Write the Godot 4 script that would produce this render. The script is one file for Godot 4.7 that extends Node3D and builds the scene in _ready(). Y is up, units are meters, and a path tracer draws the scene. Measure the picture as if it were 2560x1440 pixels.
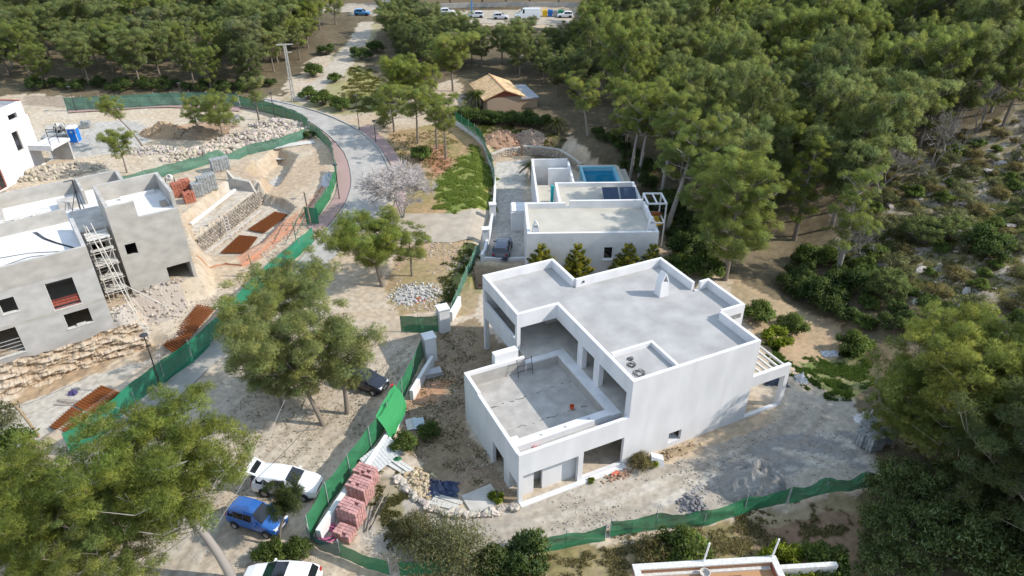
extends Node3D
# A hillside building site seen from the air: white villas, a concrete shell, pine woods.

var used := {}
var rng := RandomNumberGenerator.new()
var M := {}
var noise_a := FastNoiseLite.new()
var noise_b := FastNoiseLite.new()
var noise_c := FastNoiseLite.new()


func vs(a: Array) -> PackedVector2Array:
	var r := PackedVector2Array()
	for i in range(0, a.size(), 2):
		r.append(Vector2(a[i], a[i + 1]))
	return r


func numbered(called: String) -> String:
	var n: int = used.get(called, 0)
	used[called] = n + 1
	return called if n == 0 else "%s_%03d" % [called, n]


func tag(o: Node, label: String, category: String, group := "") -> Node:
	o.set_meta("label", label)
	o.set_meta("category", category)
	if group != "":
		o.set_meta("group", group)
	return o


func thing(called: String, at: Vector3, turn: float, label: String, category: String, group := "") -> Node3D:
	var o := Node3D.new()
	o.name = numbered(called)
	add_child(o)
	o.position = at
	o.rotation.y = turn
	tag(o, label, category, group)
	return o


func part(called: String, mesh: Mesh, mat: Material, parent: Node, at := Vector3.ZERO) -> MeshInstance3D:
	var o := MeshInstance3D.new()
	o.name = numbered(called) if parent == self else called
	o.mesh = mesh
	o.material_override = mat
	o.position = at
	parent.add_child(o, true)
	return o


func structure(called: String, mesh: Mesh, mat: Material) -> MeshInstance3D:
	var o := part(called, mesh, mat, self)
	o.set_meta("kind", "structure")
	return o


func copy(src: Node3D, at: Vector3, turn: float, size: Vector3, label: String, category: String, group := "") -> Node3D:
	var base_name: String = src.get_meta("called") if src.has_meta("called") else String(src.name)
	var o: Node3D = src.duplicate()
	o.name = numbered(base_name)
	add_child(o)
	o.visible = true
	o.position = at
	o.rotation.y = turn
	o.scale = size
	for k in o.get_meta_list():
		o.remove_meta(k)
	tag(o, label, category, group)
	return o


# ---------------------------------------------------------------- mesh building
class MB:
	var v := PackedVector3Array()
	var n := PackedVector3Array()
	var c := PackedColorArray()
	var col := Color(1, 1, 1)

	func tri(a: Vector3, b: Vector3, d: Vector3) -> void:
		var nn := (d - a).cross(b - a).normalized()
		v.append(a)
		v.append(b)
		v.append(d)
		for i in 3:
			n.append(nn)
			c.append(col)

	func tri_n(a: Vector3, b: Vector3, d: Vector3, nn: Vector3) -> void:
		v.append(a)
		v.append(b)
		v.append(d)
		for i in 3:
			n.append(nn)
			c.append(col)

	func quad(a: Vector3, b: Vector3, d: Vector3, e: Vector3) -> void:
		tri(a, b, d)
		tri(a, d, e)

	func box(lo: Vector3, hi: Vector3) -> void:
		hexa([Vector3(lo.x, lo.y, hi.z), Vector3(hi.x, lo.y, hi.z), Vector3(hi.x, lo.y, lo.z), Vector3(lo.x, lo.y, lo.z)],
			[Vector3(lo.x, hi.y, hi.z), Vector3(hi.x, hi.y, hi.z), Vector3(hi.x, hi.y, lo.z), Vector3(lo.x, hi.y, lo.z)])

	# bottom ring and top ring, counter-clockwise seen from above
	func hexa(b: Array, t: Array) -> void:
		var k := b.size()
		for i in k:
			var j := (i + 1) % k
			quad(b[i], t[i], t[j], b[j])
		for i in range(1, k - 1):
			tri(t[0], t[i + 1], t[i])
			tri(b[0], b[i], b[i + 1])

	func cbox(at: Vector3, size: Vector3, basis := Basis()) -> void:
		var h := size * 0.5
		var b := []
		var t := []
		for s in [Vector2(-1, 1), Vector2(1, 1), Vector2(1, -1), Vector2(-1, -1)]:
			b.append(at + basis * Vector3(s.x * h.x, -h.y, s.y * h.z))
			t.append(at + basis * Vector3(s.x * h.x, h.y, s.y * h.z))
		hexa(b, t)

	# a bar of square section between two points
	func bar(p: Vector3, q: Vector3, w: float, hgt := 0.0) -> void:
		if hgt == 0.0:
			hgt = w
		var f := (q - p).normalized()
		var s := f.cross(Vector3.UP)
		if s.length() < 0.01:
			s = Vector3.RIGHT
		s = s.normalized()
		var u := s.cross(f)
		cbox((p + q) * 0.5, Vector3((q - p).length(), hgt, w), Basis(f, u, s))

	func tube(pts: Array, radii: Array, sides := 6, cap := true) -> void:
		var rings := []
		for i in pts.size():
			var f: Vector3 = (pts[mini(i + 1, pts.size() - 1)] - pts[maxi(i - 1, 0)]).normalized()
			var s := f.cross(Vector3(0.13, 0.2, 0.97)).normalized()
			var u := s.cross(f)
			var ring := []
			for k in sides:
				var a := TAU * k / sides
				ring.append(pts[i] + (s * cos(a) + u * sin(a)) * radii[i])
			rings.append(ring)
		for i in pts.size() - 1:
			for k in sides:
				var j := (k + 1) % sides
				var n0: Vector3 = (rings[i][k] - pts[i]).normalized()
				var n1: Vector3 = (rings[i][j] - pts[i]).normalized()
				for w in [[rings[i][k], n0], [rings[i + 1][j], n1], [rings[i + 1][k], n0], [rings[i][k], n0], [rings[i][j], n1], [rings[i + 1][j], n1]]:
					v.append(w[0])
					n.append(w[1])
					c.append(col)
		if cap:
			for k in range(1, sides - 1):
				tri(rings[-1][0], rings[-1][k], rings[-1][k + 1])

	func lathe(at: Vector3, prof: Array, sides := 12) -> void:
		for i in prof.size() - 1:
			for k in sides:
				var a0 := TAU * k / sides
				var a1 := TAU * (k + 1) / sides
				var p: Vector2 = prof[i]
				var q: Vector2 = prof[i + 1]
				quad(at + Vector3(p.x * cos(a0), p.y, p.x * sin(a0)), at + Vector3(q.x * cos(a0), q.y, q.x * sin(a0)), at + Vector3(q.x * cos(a1), q.y, q.x * sin(a1)), at + Vector3(p.x * cos(a1), p.y, p.x * sin(a1)))

	func done() -> ArrayMesh:
		var m := ArrayMesh.new()
		if v.is_empty():
			return m
		var a := []
		a.resize(Mesh.ARRAY_MAX)
		a[Mesh.ARRAY_VERTEX] = v
		a[Mesh.ARRAY_NORMAL] = n
		a[Mesh.ARRAY_COLOR] = c
		m.add_surface_from_arrays(Mesh.PRIMITIVE_TRIANGLES, a)
		return m


func boxmesh(lo: Vector3, hi: Vector3) -> ArrayMesh:
	var b := MB.new()
	b.box(lo, hi)
	return b.done()


func noise_tex(freq: float, lo: float, hi: float, seed_: int, octaves := 4, size := 512, as_normal := false) -> NoiseTexture2D:
	var f := FastNoiseLite.new()
	f.seed = seed_
	f.frequency = freq
	f.fractal_octaves = octaves
	var t := NoiseTexture2D.new()
	t.width = size
	t.height = size
	t.seamless = true
	t.noise = f
	if as_normal:
		t.as_normal_map = true
		t.bump_strength = 6.0
	else:
		var g := Gradient.new()
		g.set_color(0, Color(lo, lo, lo))
		g.set_color(1, Color(hi, hi, hi))
		t.color_ramp = g
	return t


# linear colour to a material; grain: 0 none, else strength of mottling
func mat(called: String, lin: Color, rough := 0.85, tex: Texture2D = null, scale := 0.5, bump := 0.0, vcol := false) -> StandardMaterial3D:
	var m := StandardMaterial3D.new()
	m.resource_name = called
	m.albedo_color = lin.linear_to_srgb()
	m.roughness = rough
	m.metallic_specular = 0.35
	m.vertex_color_use_as_albedo = vcol
	if tex:
		m.albedo_texture = tex
		m.uv1_triplanar = true
		m.uv1_world_triplanar = true
		m.uv1_scale = Vector3.ONE * scale
	if bump > 0.0:
		m.uv1_triplanar = true
		m.uv1_world_triplanar = true
		m.uv1_scale = Vector3.ONE * scale
		m.heightmap_enabled = true
		m.heightmap_texture = tex if tex else T_FINE
		m.heightmap_scale = bump
	M[called] = m
	return m


var T_FINE: NoiseTexture2D
var T_MID: NoiseTexture2D
var T_STAIN: NoiseTexture2D
var T_GRAIN: NoiseTexture2D
var T_SMEAR: NoiseTexture2D


func make_materials() -> void:
	T_FINE = noise_tex(0.05, 0.80, 1.0, 3, 5)
	T_MID = noise_tex(0.006, 0.84, 1.0, 5, 8, 1024)
	T_STAIN = noise_tex(0.004, 0.91, 1.0, 8, 8, 1024)
	T_GRAIN = noise_tex(0.012, 0.80, 1.0, 9, 10, 1024)
	T_SMEAR = noise_tex(0.007, 0.80, 1.0, 14, 9, 1024)
	mat("ground", Color(1, 1, 1), 0.95, T_GRAIN, 0.11, 0.0, true)
	mat("asphalt", Color(0.43, 0.41, 0.375), 0.9, T_MID, 0.07)
	mat("drive", Color(0.44, 0.385, 0.31), 0.9, T_MID, 0.08)
	mat("paver", Color(0.43, 0.30, 0.275), 0.9, T_FINE, 0.5)
	mat("kerb", Color(0.45, 0.44, 0.42), 0.9, T_FINE, 0.6)
	mat("white", Color(0.70, 0.70, 0.705), 0.85, T_STAIN, 0.09)
	M["white"].uv1_scale = Vector3(0.17, 0.05, 0.17)
	mat("white2", Color(0.70, 0.70, 0.70), 0.85, T_STAIN, 0.11)
	mat("screed", Color(0.42, 0.415, 0.405), 0.85, T_MID, 0.06)
	mat("poolfloor", Color(0.43, 0.41, 0.38), 0.85, T_MID, 0.13)
	mat("creamroof", Color(0.47, 0.445, 0.385), 0.85, T_STAIN, 0.09)
	mat("render_grey", Color(0.50, 0.48, 0.44), 0.9, T_SMEAR, 0.1)
	M["render_grey"].uv1_scale = Vector3(0.10, 0.11, 0.10)
	mat("render_light", Color(0.54, 0.53, 0.51), 0.9, T_SMEAR, 0.08)
	M["render_light"].uv1_scale = Vector3(0.09, 0.10, 0.09)
	mat("concrete", Color(0.54, 0.51, 0.46), 0.9, T_MID, 0.12)
	mat("dark_in", Color(0.10, 0.09, 0.085), 0.9)
	mat("brick_wall", Color(0.38, 0.12, 0.08), 0.9, T_FINE, 0.6)
	mat("pink_block", Color(0.56, 0.31, 0.29), 0.9, T_FINE, 0.9)
	mat("red_block", Color(0.46, 0.17, 0.11), 0.9, T_FINE, 0.9)
	mat("grey_block", Color(0.36, 0.38, 0.38), 0.9, T_FINE, 0.9)
	mat("stone", Color(1, 1, 1), 0.95, T_FINE, 0.7, 0.5, true)
	mat("rust", Color(0.30, 0.10, 0.03), 0.8, T_FINE, 1.0)
	mat("wood", Color(0.42, 0.32, 0.21), 0.85, T_FINE, 0.8)
	mat("greywood", Color(0.38, 0.34, 0.29), 0.85, T_FINE, 0.8)
	mat("plank_white", Color(0.66, 0.65, 0.61), 0.8, T_MID, 0.6)
	mat("steel", Color(0.45, 0.46, 0.47), 0.45, T_FINE, 0.8)
	mat("dark_metal", Color(0.045, 0.045, 0.05), 0.5)
	mat("net", Color(0.035, 0.215, 0.095), 0.7, T_FINE, 1.4)
	mat("net_teal", Color(0.02, 0.25, 0.14), 0.7, T_FINE, 1.4)
	mat("net_pale", Color(0.10, 0.24, 0.17), 0.7, T_FINE, 1.4)
	mat("net_dark", Color(0.025, 0.10, 0.09), 0.7, T_FINE, 1.4)
	for k in ["net", "net_teal", "net_pale", "net_dark"]:
		M[k].backlight_enabled = true
		M[k].backlight = M[k].albedo_color * 0.5
		M[k].transparency = BaseMaterial3D.TRANSPARENCY_ALPHA
		M[k].albedo_color.a = 0.9
	mat("glass_dark", Color(0.012, 0.014, 0.018), 0.06)
	M["glass_dark"].metallic_specular = 0.6
	mat("tyre", Color(0.02, 0.02, 0.02), 0.8)
	mat("rim", Color(0.5, 0.5, 0.52), 0.35)
	M["rim"].metallic = 0.7
	mat("chrome_lamp", Color(0.7, 0.72, 0.75), 0.15)
	mat("tail_red", Color(0.35, 0.02, 0.02), 0.25)
	mat("plate", Color(0.75, 0.75, 0.72), 0.5)
	mat("tarp_blue", Color(0.05, 0.07, 0.13), 0.35)
	mat("tarp_silver", Color(0.55, 0.57, 0.60), 0.4)
	mat("orange_plastic", Color(0.55, 0.10, 0.03), 0.6)
	mat("hose_pink", Color(0.36, 0.10, 0.20), 0.5)
	mat("terracotta", Color(0.50, 0.29, 0.15), 0.85, T_FINE, 0.6)
	mat("roof_tile", Color(0.64, 0.47, 0.28), 0.85, T_FINE, 0.5, 0.2, true)
	mat("toilet_blue", Color(0.01, 0.17, 0.62), 0.5)
	mat("solar", Color(0.03, 0.05, 0.09), 0.18)
	mat("pool_tile", Color(0.22, 0.48, 0.58), 0.4)
	mat("white_frame", Color(0.82, 0.82, 0.82), 0.6)
	mat("yellow", Color(0.62, 0.40, 0.03), 0.5)
	mat("bin_blue", Color(0.03, 0.14, 0.42), 0.5)
	mat("bin_green", Color(0.03, 0.22, 0.12), 0.5)
	mat("bark", Color(0.26, 0.22, 0.18), 0.95, T_FINE, 1.2)
	mat("bark_pale", Color(0.36, 0.33, 0.30), 0.95, T_FINE, 1.2)
	mat("dead_twig", Color(0.52, 0.48, 0.46), 0.95)
	mat("needles", Color(1, 1, 1), 0.7, null, 1.0, 0.0, true)
	mat("leaves", Color(1, 1, 1), 0.6, null, 1.0, 0.0, true)
	for k in ["needles", "leaves"]:
		M[k].backlight_enabled = true
		M[k].backlight = Color(0.95, 1.0, 0.62).linear_to_srgb()
	var w := StandardMaterial3D.new()
	w.resource_name = "pool_water"
	w.albedo_color = Color(0.05, 0.42, 0.55)
	w.roughness = 0.05
	M["water"] = w


func paint(lin: Color, coat := 0.6) -> StandardMaterial3D:
	var m := StandardMaterial3D.new()
	m.resource_name = "car_paint"
	m.albedo_color = lin.linear_to_srgb()
	m.roughness = 0.35
	m.clearcoat_enabled = true
	m.clearcoat = coat
	m.clearcoat_roughness = 0.08
	return m



const SUN_TRAVEL := Vector3(-1.27, -1.0, -0.08)


func _ready() -> void:
	rng.seed = 20240
	noise_a.seed = 11
	noise_a.frequency = 0.09
	noise_a.fractal_octaves = 4
	noise_b.seed = 23
	noise_b.frequency = 0.6
	noise_b.fractal_octaves = 3
	noise_c.seed = 37
	noise_c.frequency = 0.025
	noise_c.fractal_octaves = 4
	make_camera()
	make_sky_and_sun()
	make_materials()
	make_ground()
	make_rock_face()
	make_roads()
	make_main_villa()
	make_second_villa()
	make_concrete_house()
	make_other_buildings()
	make_walls_and_fences()
	make_vehicles()
	make_site_things()
	make_gravel()
	make_posts_and_cables()
	make_trees()
	make_low_plants()


func make_camera() -> void:
	var cam := Camera3D.new()
	cam.name = "camera"
	cam.position = Vector3(0, 36, 0)
	cam.rotation_degrees = Vector3(-31.4, 0, 0)
	cam.fov = 44.95
	cam.near = 0.5
	cam.far = 2000.0
	add_child(cam)
	cam.current = true


func make_sky_and_sun() -> void:
	var we := WorldEnvironment.new()
	we.name = "world"
	var env := Environment.new()
	env.background_mode = Environment.BG_SKY
	var sky := Sky.new()
	var sm := ProceduralSkyMaterial.new()
	sm.sky_top_color = Color(0.57, 0.64, 0.73)
	sm.sky_horizon_color = Color(0.85, 0.87, 0.89)
	sm.sky_curve = 0.12
	sm.ground_bottom_color = Color(0.35, 0.32, 0.27)
	sm.ground_horizon_color = Color(0.62, 0.64, 0.66)
	sky.sky_material = sm
	env.sky = sky
	env.background_energy_multiplier = 1.75
	env.tonemap_mode = Environment.TONE_MAPPER_LINEAR
	env.tonemap_exposure = 1.36
	env.sdfgi_enabled = true
	env.ssao_enabled = true
	env.ssil_enabled = true
	we.environment = env
	add_child(we)
	var sun := DirectionalLight3D.new()
	sun.name = "sun"
	sun.light_color = Color(1.0, 0.965, 0.92)
	sun.light_energy = 1.25
	sun.light_angular_distance = 0.5
	sun.shadow_enabled = true
	add_child(sun)
	sun.look_at_from_position(Vector3.ZERO, SUN_TRAVEL, Vector3.UP)



# ---------------------------------------------------------------- terrain
var BRUSH := []
var brush_box := []
var zones := []


func soft(t: float, k: float) -> float:
	return 0.5 * (t + sqrt(t * t + k * k))


func poly_box(p: PackedVector2Array, grow: float) -> Rect2:
	var r := Rect2(p[0], Vector2.ZERO)
	for q in p:
		r = r.expand(q)
	return r.grow(grow)


func poly_dist(p: PackedVector2Array, q: Vector2) -> float:
	if Geometry2D.is_point_in_polygon(q, p):
		return 0.0
	var best := 1e9
	for i in p.size():
		best = minf(best, q.distance_squared_to(Geometry2D.get_closest_point_to_segment(q, p[i], p[i - 1])))
	return sqrt(best)


func gy(x: float, z: float) -> float:
	var d := -z
	var h := 0.05 * soft(d - 78.0, 14.0) - 0.05 * soft(-78.0, 14.0)
	h += 0.26 * soft(x - (31.0 + 0.12 * (d - 60.0)) - 6.0, 8.0) - 0.26 * soft(-70.0, 8.0)
	var t := (x - (30.0 + 0.12 * (d - 60.0))) / 5.0
	h -= 1.6 * exp(-t * t) * clampf((d - 36.0) / 12.0, 0.0, 1.0)
	var q := Vector2(x, z)
	for i in BRUSH.size():
		if brush_box[i].has_point(q):
			var f: float = BRUSH[i][2]
			var s := poly_dist(BRUSH[i][0], q)
			if s < f:
				var w := 1.0 - s / f
				h = lerpf(h, BRUSH[i][1], w * w * (3.0 - 2.0 * w))
	return h


func g3(p: Vector2, up := 0.0) -> Vector3:
	return Vector3(p.x, gy(p.x, p.y) + up, p.y)


func zone(poly: PackedVector2Array, c1: Color, c2: Color, edge := 0.6, rough := 0.05, which := 0) -> void:
	zones.append([poly, poly_box(poly, edge + 0.1), c1, c2, edge, rough, which])


func make_ground() -> void:
	BRUSH = [
	[vs([-68.95, -61.93, -46.89, -39.75, -41.05, -44.62, -37.57, -47.02, -34.17, -49.61, -34.81, -53.94, -30.3, -57.92, -34.46, -66.83, -31.98, -81.12, -31.67, -88.67, -38.75, -88.96, -44.48, -84.69, -49.16, -81.5, -58.46, -72.36]), 2.0, 1.2],
	[vs([-37, -71.3, -34.82, -67.93, -31.88, -81.31, -35.45, -81.57]), 1.0, 0.15],
	[vs([-34.57, -67.49, -33.6, -65.86, -29.48, -65.86, -27.94, -68.6, -26.71, -77.38, -28.83, -79.7, -31.76, -80.9]), -0.9, 0.22],
	[vs([-33.69, -85.56, -32.64, -83.87, -30.85, -84, -30.84, -89.68, -31, -93.37, -33.52, -95.22, -34.27, -91.57]), -1.0, 0.7],
	[vs([-46.98, -38.27, -51.05, -43.53, -41.36, -43.53, -37.13, -47.75, -32.05, -50.25, -30.17, -49.19, -32.96, -43.53, -34.8, -39.34, -35.78, -37.44]), -0.6, 1.3],
	[vs([-2.4, -66.66, -2.47, -74.56, -2.19, -83.99, -2.67, -90.87, -3.16, -94.66, 1.19, -98.71, 7.03, -97.06, 9.57, -92.36, 15.55, -90.87, 18.06, -74.56, 17.54, -64.89, 9.05, -61.54, 0.86, -64.89]), -0.6, 2.5],
	[vs([-3.77, -63.01, 1.59, -63.18, 1.53, -59.81, -3.58, -58.81]), -2.1, 0.3]
	]
	for b in BRUSH:
		brush_box.append(poly_box(b[0], b[2]))
	var earth := Color(0.50, 0.40, 0.29)
	var earth2 := Color(0.56, 0.49, 0.40)
	var red := Color(0.44, 0.25, 0.15)
	var grass := Color(0.16, 0.22, 0.05)
	var grass2 := Color(0.20, 0.22, 0.06)
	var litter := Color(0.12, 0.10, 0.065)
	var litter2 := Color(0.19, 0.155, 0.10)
	# woods
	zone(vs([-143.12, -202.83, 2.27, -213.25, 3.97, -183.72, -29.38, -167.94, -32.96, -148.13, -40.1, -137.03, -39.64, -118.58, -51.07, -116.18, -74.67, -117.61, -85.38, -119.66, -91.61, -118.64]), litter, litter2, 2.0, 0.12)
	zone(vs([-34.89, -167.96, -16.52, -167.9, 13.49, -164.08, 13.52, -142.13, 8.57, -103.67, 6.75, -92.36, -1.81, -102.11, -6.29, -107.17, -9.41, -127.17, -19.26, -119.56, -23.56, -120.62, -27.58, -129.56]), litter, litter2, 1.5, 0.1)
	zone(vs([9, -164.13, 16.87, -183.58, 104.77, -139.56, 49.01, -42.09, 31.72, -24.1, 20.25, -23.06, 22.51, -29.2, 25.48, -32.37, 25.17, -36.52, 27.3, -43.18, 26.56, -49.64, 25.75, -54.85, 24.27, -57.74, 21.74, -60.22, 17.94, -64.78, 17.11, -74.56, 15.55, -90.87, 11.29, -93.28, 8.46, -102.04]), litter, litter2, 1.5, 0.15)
	# open hillside on the right
	zone(vs([39.33, -73.07, 48.18, -83.24, 55.68, -87.04, 63.07, -91.08, 72.53, -95.63, 67.58, -73.45, 49.89, -47.38, 45.21, -51.72, 40.7, -51.91, 37.77, -54.23, 35.88, -59.62, 36.33, -66.5]), Color(0.33, 0.27, 0.20), Color(0.22, 0.20, 0.10), 2.5, 0.25, 1)
	zone(vs([42.56, -69.54, 49.51, -76.17, 56.98, -77.94, 60.19, -74.62, 55.71, -67.08, 49.39, -68.4, 42.6, -61.95, 39.31, -61.46]), Color(0.38, 0.33, 0.28), Color(0.24, 0.21, 0.15), 2.0, 0.25, 1)
	# track of sandy soil behind the main villa
	zone(vs([21.96, -61.02, 24.52, -58.53, 27.64, -56.81, 30.7, -54.71, 29.72, -50.38, 25.41, -45.82, 23.22, -47.52, 21.17, -50.01, 21.34, -55.8]), Color(0.45, 0.33, 0.22), Color(0.36, 0.29, 0.19), 1.0, 0.12)
	zone(vs([24.43, -47.88, 30.7, -49.46, 29.6, -44.73, 26.13, -42, 24.9, -44.56]), Color(0.10, 0.17, 0.035), Color(0.30, 0.27, 0.15), 0.7, 0.1)
	# yard in front of the villa
	zone(vs([-2.61, -31.29, 0.53, -31.68, 7.73, -34.4, 16.46, -38.07, 20.65, -40.04, 23.71, -43.24, 27.04, -42.61, 26.23, -36.95, 25.6, -33.78, 18.55, -32.17, 10.75, -30.27, 5.5, -29.05, -0.73, -27.75, -6.77, -27.33, -10.07, -29.4, -8.85, -34.45, -4.67, -30.97]), Color(0.38, 0.35, 0.31), Color(0.48, 0.44, 0.38), 1.0, 0.06)
	zone(vs([7.39, -31.93, 13.51, -35.49, 19.62, -37.84, 25.52, -37.91, 25.39, -34.52, 19.56, -33.56, 15.05, -32.9, 11.08, -31.9]), Color(0.30, 0.30, 0.30), Color(0.40, 0.39, 0.36), 1.3, 0.05, 2)
	zone(vs([3.19, -32.28, 8.78, -34.02, 11.67, -34.75, 14.53, -35.1, 11.22, -32.59, 7.3, -31.26]), Color(0.50, 0.46, 0.40), Color(0.40, 0.36, 0.30), 0.8, 0.05, 2)
	zone(vs([-9.62, -34.09, -8.05, -33.72, -6.97, -30.65, -5.51, -29.09, -6.62, -28.05, -8.31, -29.4, -9.46, -31.64]), Color(0.20, 0.20, 0.09), Color(0.40, 0.34, 0.26), 1.2, 0.05)
	# dry grass at the bottom
	zone(vs([-9.93, -26.23, -6.62, -26.23, -0.96, -27.18, 5.67, -28.31, 13.22, -29.94, 18.84, -31.49, 26.16, -32.69, 25.15, -28.53, 20.25, -23.06, -10.63, -23.2]), Color(0.38, 0.30, 0.20), Color(0.25, 0.22, 0.10), 1.2, 0.1)
	zone(vs([14.06, -29.31, 20.01, -31.15, 23.56, -30.43, 22.8, -27.14, 18.55, -26.65, 15.02, -27.53]), Color(0.25, 0.16, 0.11), Color(0.33, 0.25, 0.16), 1.0, 0.1)
	# side yard west of the villa
	zone(vs([-6.82, -51.25, -2.95, -53.15, 0.68, -47.11, -3.94, -44.98, -3.6, -39.26, 0.53, -31.78, -2.63, -31.63, -6.08, -34.45, -8.29, -38.41, -7.76, -43.96]), Color(0.36, 0.27, 0.19), Color(0.27, 0.21, 0.14), 0.8, 0.06)
	zone(vs([-7.76, -43.96, -4.92, -44.98, -6.23, -41.53, -8.34, -41.07]), Color(0.47, 0.27, 0.17), Color(0.42, 0.28, 0.18), 0.6, 0.04)
	zone(vs([-6.86, -60.32, -3.37, -63.16, -2.97, -53.81, -6.26, -53.16]), Color(0.22, 0.22, 0.08), Color(0.42, 0.32, 0.22), 0.8, 0.06)
	zone(vs([-12.34, -68, -4.03, -69.35, -6.05, -60.32, -6.75, -54.49, -10.4, -53.83, -12.67, -58.8]), Color(0.47, 0.33, 0.22), Color(0.34, 0.28, 0.15), 0.9, 0.06)
	zone(vs([-5.73, -67.98, -3.78, -68.61, -6.32, -53.82, -7.38, -57.3]), Color(0.16, 0.19, 0.05), Color(0.28, 0.25, 0.12), 0.6, 0.06)
	# lawn and red soil west of the second villa
	zone(vs([-19.37, -102.18, -8.75, -106.31, -4.72, -98.98, -2.32, -85.29, -2.72, -78.35, -9.01, -74.91, -13.76, -74.93, -15.19, -89.06]), Color(0.43, 0.30, 0.18), Color(0.26, 0.23, 0.09), 0.9, 0.08)
	zone(vs([-9.9, -84.59, -7.68, -90.37, -5.21, -96.71, -2.89, -90.8, -2.67, -78.38, -8.59, -75.44]), grass, Color(0.26, 0.28, 0.09), 1.4, 0.1)
	zone(vs([-12.67, -96, -9.91, -97.48, -8.28, -91.04, -9.12, -87.74, -10.6, -86.46, -11.53, -90.38]), Color(0.40, 0.20, 0.12), Color(0.50, 0.30, 0.20), 0.6, 0.05)
	zone(vs([-7.5, -106.31, 2.45, -103.72, 7.12, -99.68, 6.48, -97.9, -2.9, -96.57, -4.75, -99.75]), Color(0.14, 0.19, 0.05), Color(0.42, 0.25, 0.15), 0.8, 0.08)
	# verge and sandy track at the top
	zone(vs([-39.75, -116.56, -34.78, -127.25, -35.43, -148.13, -34.89, -167.96, -29.38, -167.94, -29.34, -151.13, -28.39, -131.97, -22.62, -110.8, -26.78, -109, -34.07, -112.68]), Color(0.42, 0.36, 0.26), Color(0.34, 0.32, 0.16), 1.2, 0.06)
	zone(vs([-30.84, -137.01, -26.15, -131.96, -20.15, -118.54, -20.68, -110.79, -25.21, -110.8, -28.7, -118.56]), Color(0.20, 0.22, 0.06), Color(0.38, 0.33, 0.16), 1.0, 0.06)
	zone(vs([-38.27, -118.58, -35.51, -127.25, -35.05, -142.39, -34.74, -157.51, -35.23, -169.82, -31.98, -169.81, -30.56, -155.87, -31.07, -142.38, -30.9, -129.57, -33.51, -121.7, -34.45, -114.21]), Color(0.55, 0.50, 0.43), Color(0.48, 0.43, 0.36), 0.6, 0.02)
	zone(vs([-83.41, -118.63, -74.77, -117.81, -51.07, -116.18, -39.08, -116.56, -42.41, -114.22, -58.32, -114.24, -72.57, -112.36, -80.87, -114.26]), Color(0.44, 0.37, 0.30), Color(0.36, 0.30, 0.24), 0.8, 0.05)
	zone(vs([-43.55, -192.91, -33.18, -192.89, -31.5, -175.6, -38.19, -175.62]), Color(0.46, 0.41, 0.34), Color(0.40, 0.36, 0.3), 1.0, 0.03)
	# construction yard on the left
	zone(vs([-78.25, -110.88, -71.78, -110.87, -49.81, -112.71, -41.38, -110.83, -31.48, -102.21, -34.41, -97.54, -46.69, -89.12, -48.67, -80.48, -62.58, -82.87, -67.18, -94.65]), Color(0.56, 0.46, 0.34), Color(0.60, 0.54, 0.45), 1.2, 0.05)
	zone(vs([-72.71, -105.58, -59.81, -107.28, -53.29, -102.25, -54.08, -94.63, -64.49, -91.83]), Color(0.54, 0.53, 0.50), Color(0.46, 0.45, 0.43), 0.8, 0.03)
	zone(vs([-53.9, -102.25, -47.84, -107.27, -42.25, -105.54, -43.7, -99.08, -50.79, -99.09]), Color(0.36, 0.23, 0.15), Color(0.48, 0.36, 0.25), 0.8, 0.1)
	zone(vs([-37.63, -85.8, -33.39, -95.68, -28.57, -97.53, -24.71, -90.42, -23.8, -79.33, -26.12, -69.92, -27.12, -64.47, -32.18, -62.99, -34.2, -66.38, -32.23, -81.36]), Color(0.47, 0.37, 0.27), Color(0.56, 0.48, 0.38), 0.8, 0.1)
	zone(vs([-32.18, -62.99, -29.1, -65.34, -25.64, -74.96, -24.84, -81.63, -22.77, -72.88, -26.08, -61.16, -27.5, -55.92, -29.31, -48.35, -32.27, -44.79, -33.62, -50.54, -30.09, -57.7]), Color(0.55, 0.45, 0.33), Color(0.60, 0.53, 0.44), 0.7, 0.05)
	zone(vs([-29.53, -65.34, -28.45, -71.02, -25.23, -77.1, -24.61, -82.82, -23.58, -82.81, -23.74, -74.96, -26.53, -65.34, -27.89, -62.95]), Color(0.53, 0.29, 0.19), Color(0.56, 0.38, 0.28), 0.4, 0.04)
	zone(vs([-36.46, -71.3, -34.3, -67.36, -31.6, -80.56, -35.91, -83.5]), Color(0.60, 0.57, 0.52), Color(0.50, 0.42, 0.32), 0.3, 0.02)
	zone(vs([-35.46, -69.55, -34.11, -67.21, -29.49, -67.21, -26.86, -77.95, -29.08, -79.7, -32.45, -82.13]), Color(0.58, 0.53, 0.46), Color(0.50, 0.44, 0.36), 0.3, 0.03)
	zone(vs([-33.45, -85.3, -32.66, -84.13, -30.88, -84.13, -30.87, -89.4, -32.15, -90.4, -33.19, -88.7]), Color(0.56, 0.54, 0.50), Color(0.50, 0.48, 0.44), 0.2, 0.01)
	zone(vs([-46.98, -38.27, -50.48, -42.79, -40.9, -42.79, -36.69, -46.92, -32.14, -49.66, -30.75, -48.89, -32.96, -43.53, -34.68, -39.13, -35.54, -37.04]), Color(0.57, 0.55, 0.51), Color(0.50, 0.47, 0.42), 0.4, 0.01)
	zone(vs([-48.69, -41.27, -53.47, -47.44, -42.45, -46.06, -38.62, -48.12, -35.03, -51.31, -31.76, -50.38, -31.01, -48.3, -35.53, -45.52, -39.68, -41.65]), Color(0.44, 0.33, 0.22), Color(0.54, 0.44, 0.33), 0.4, 0.35, 3)
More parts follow.
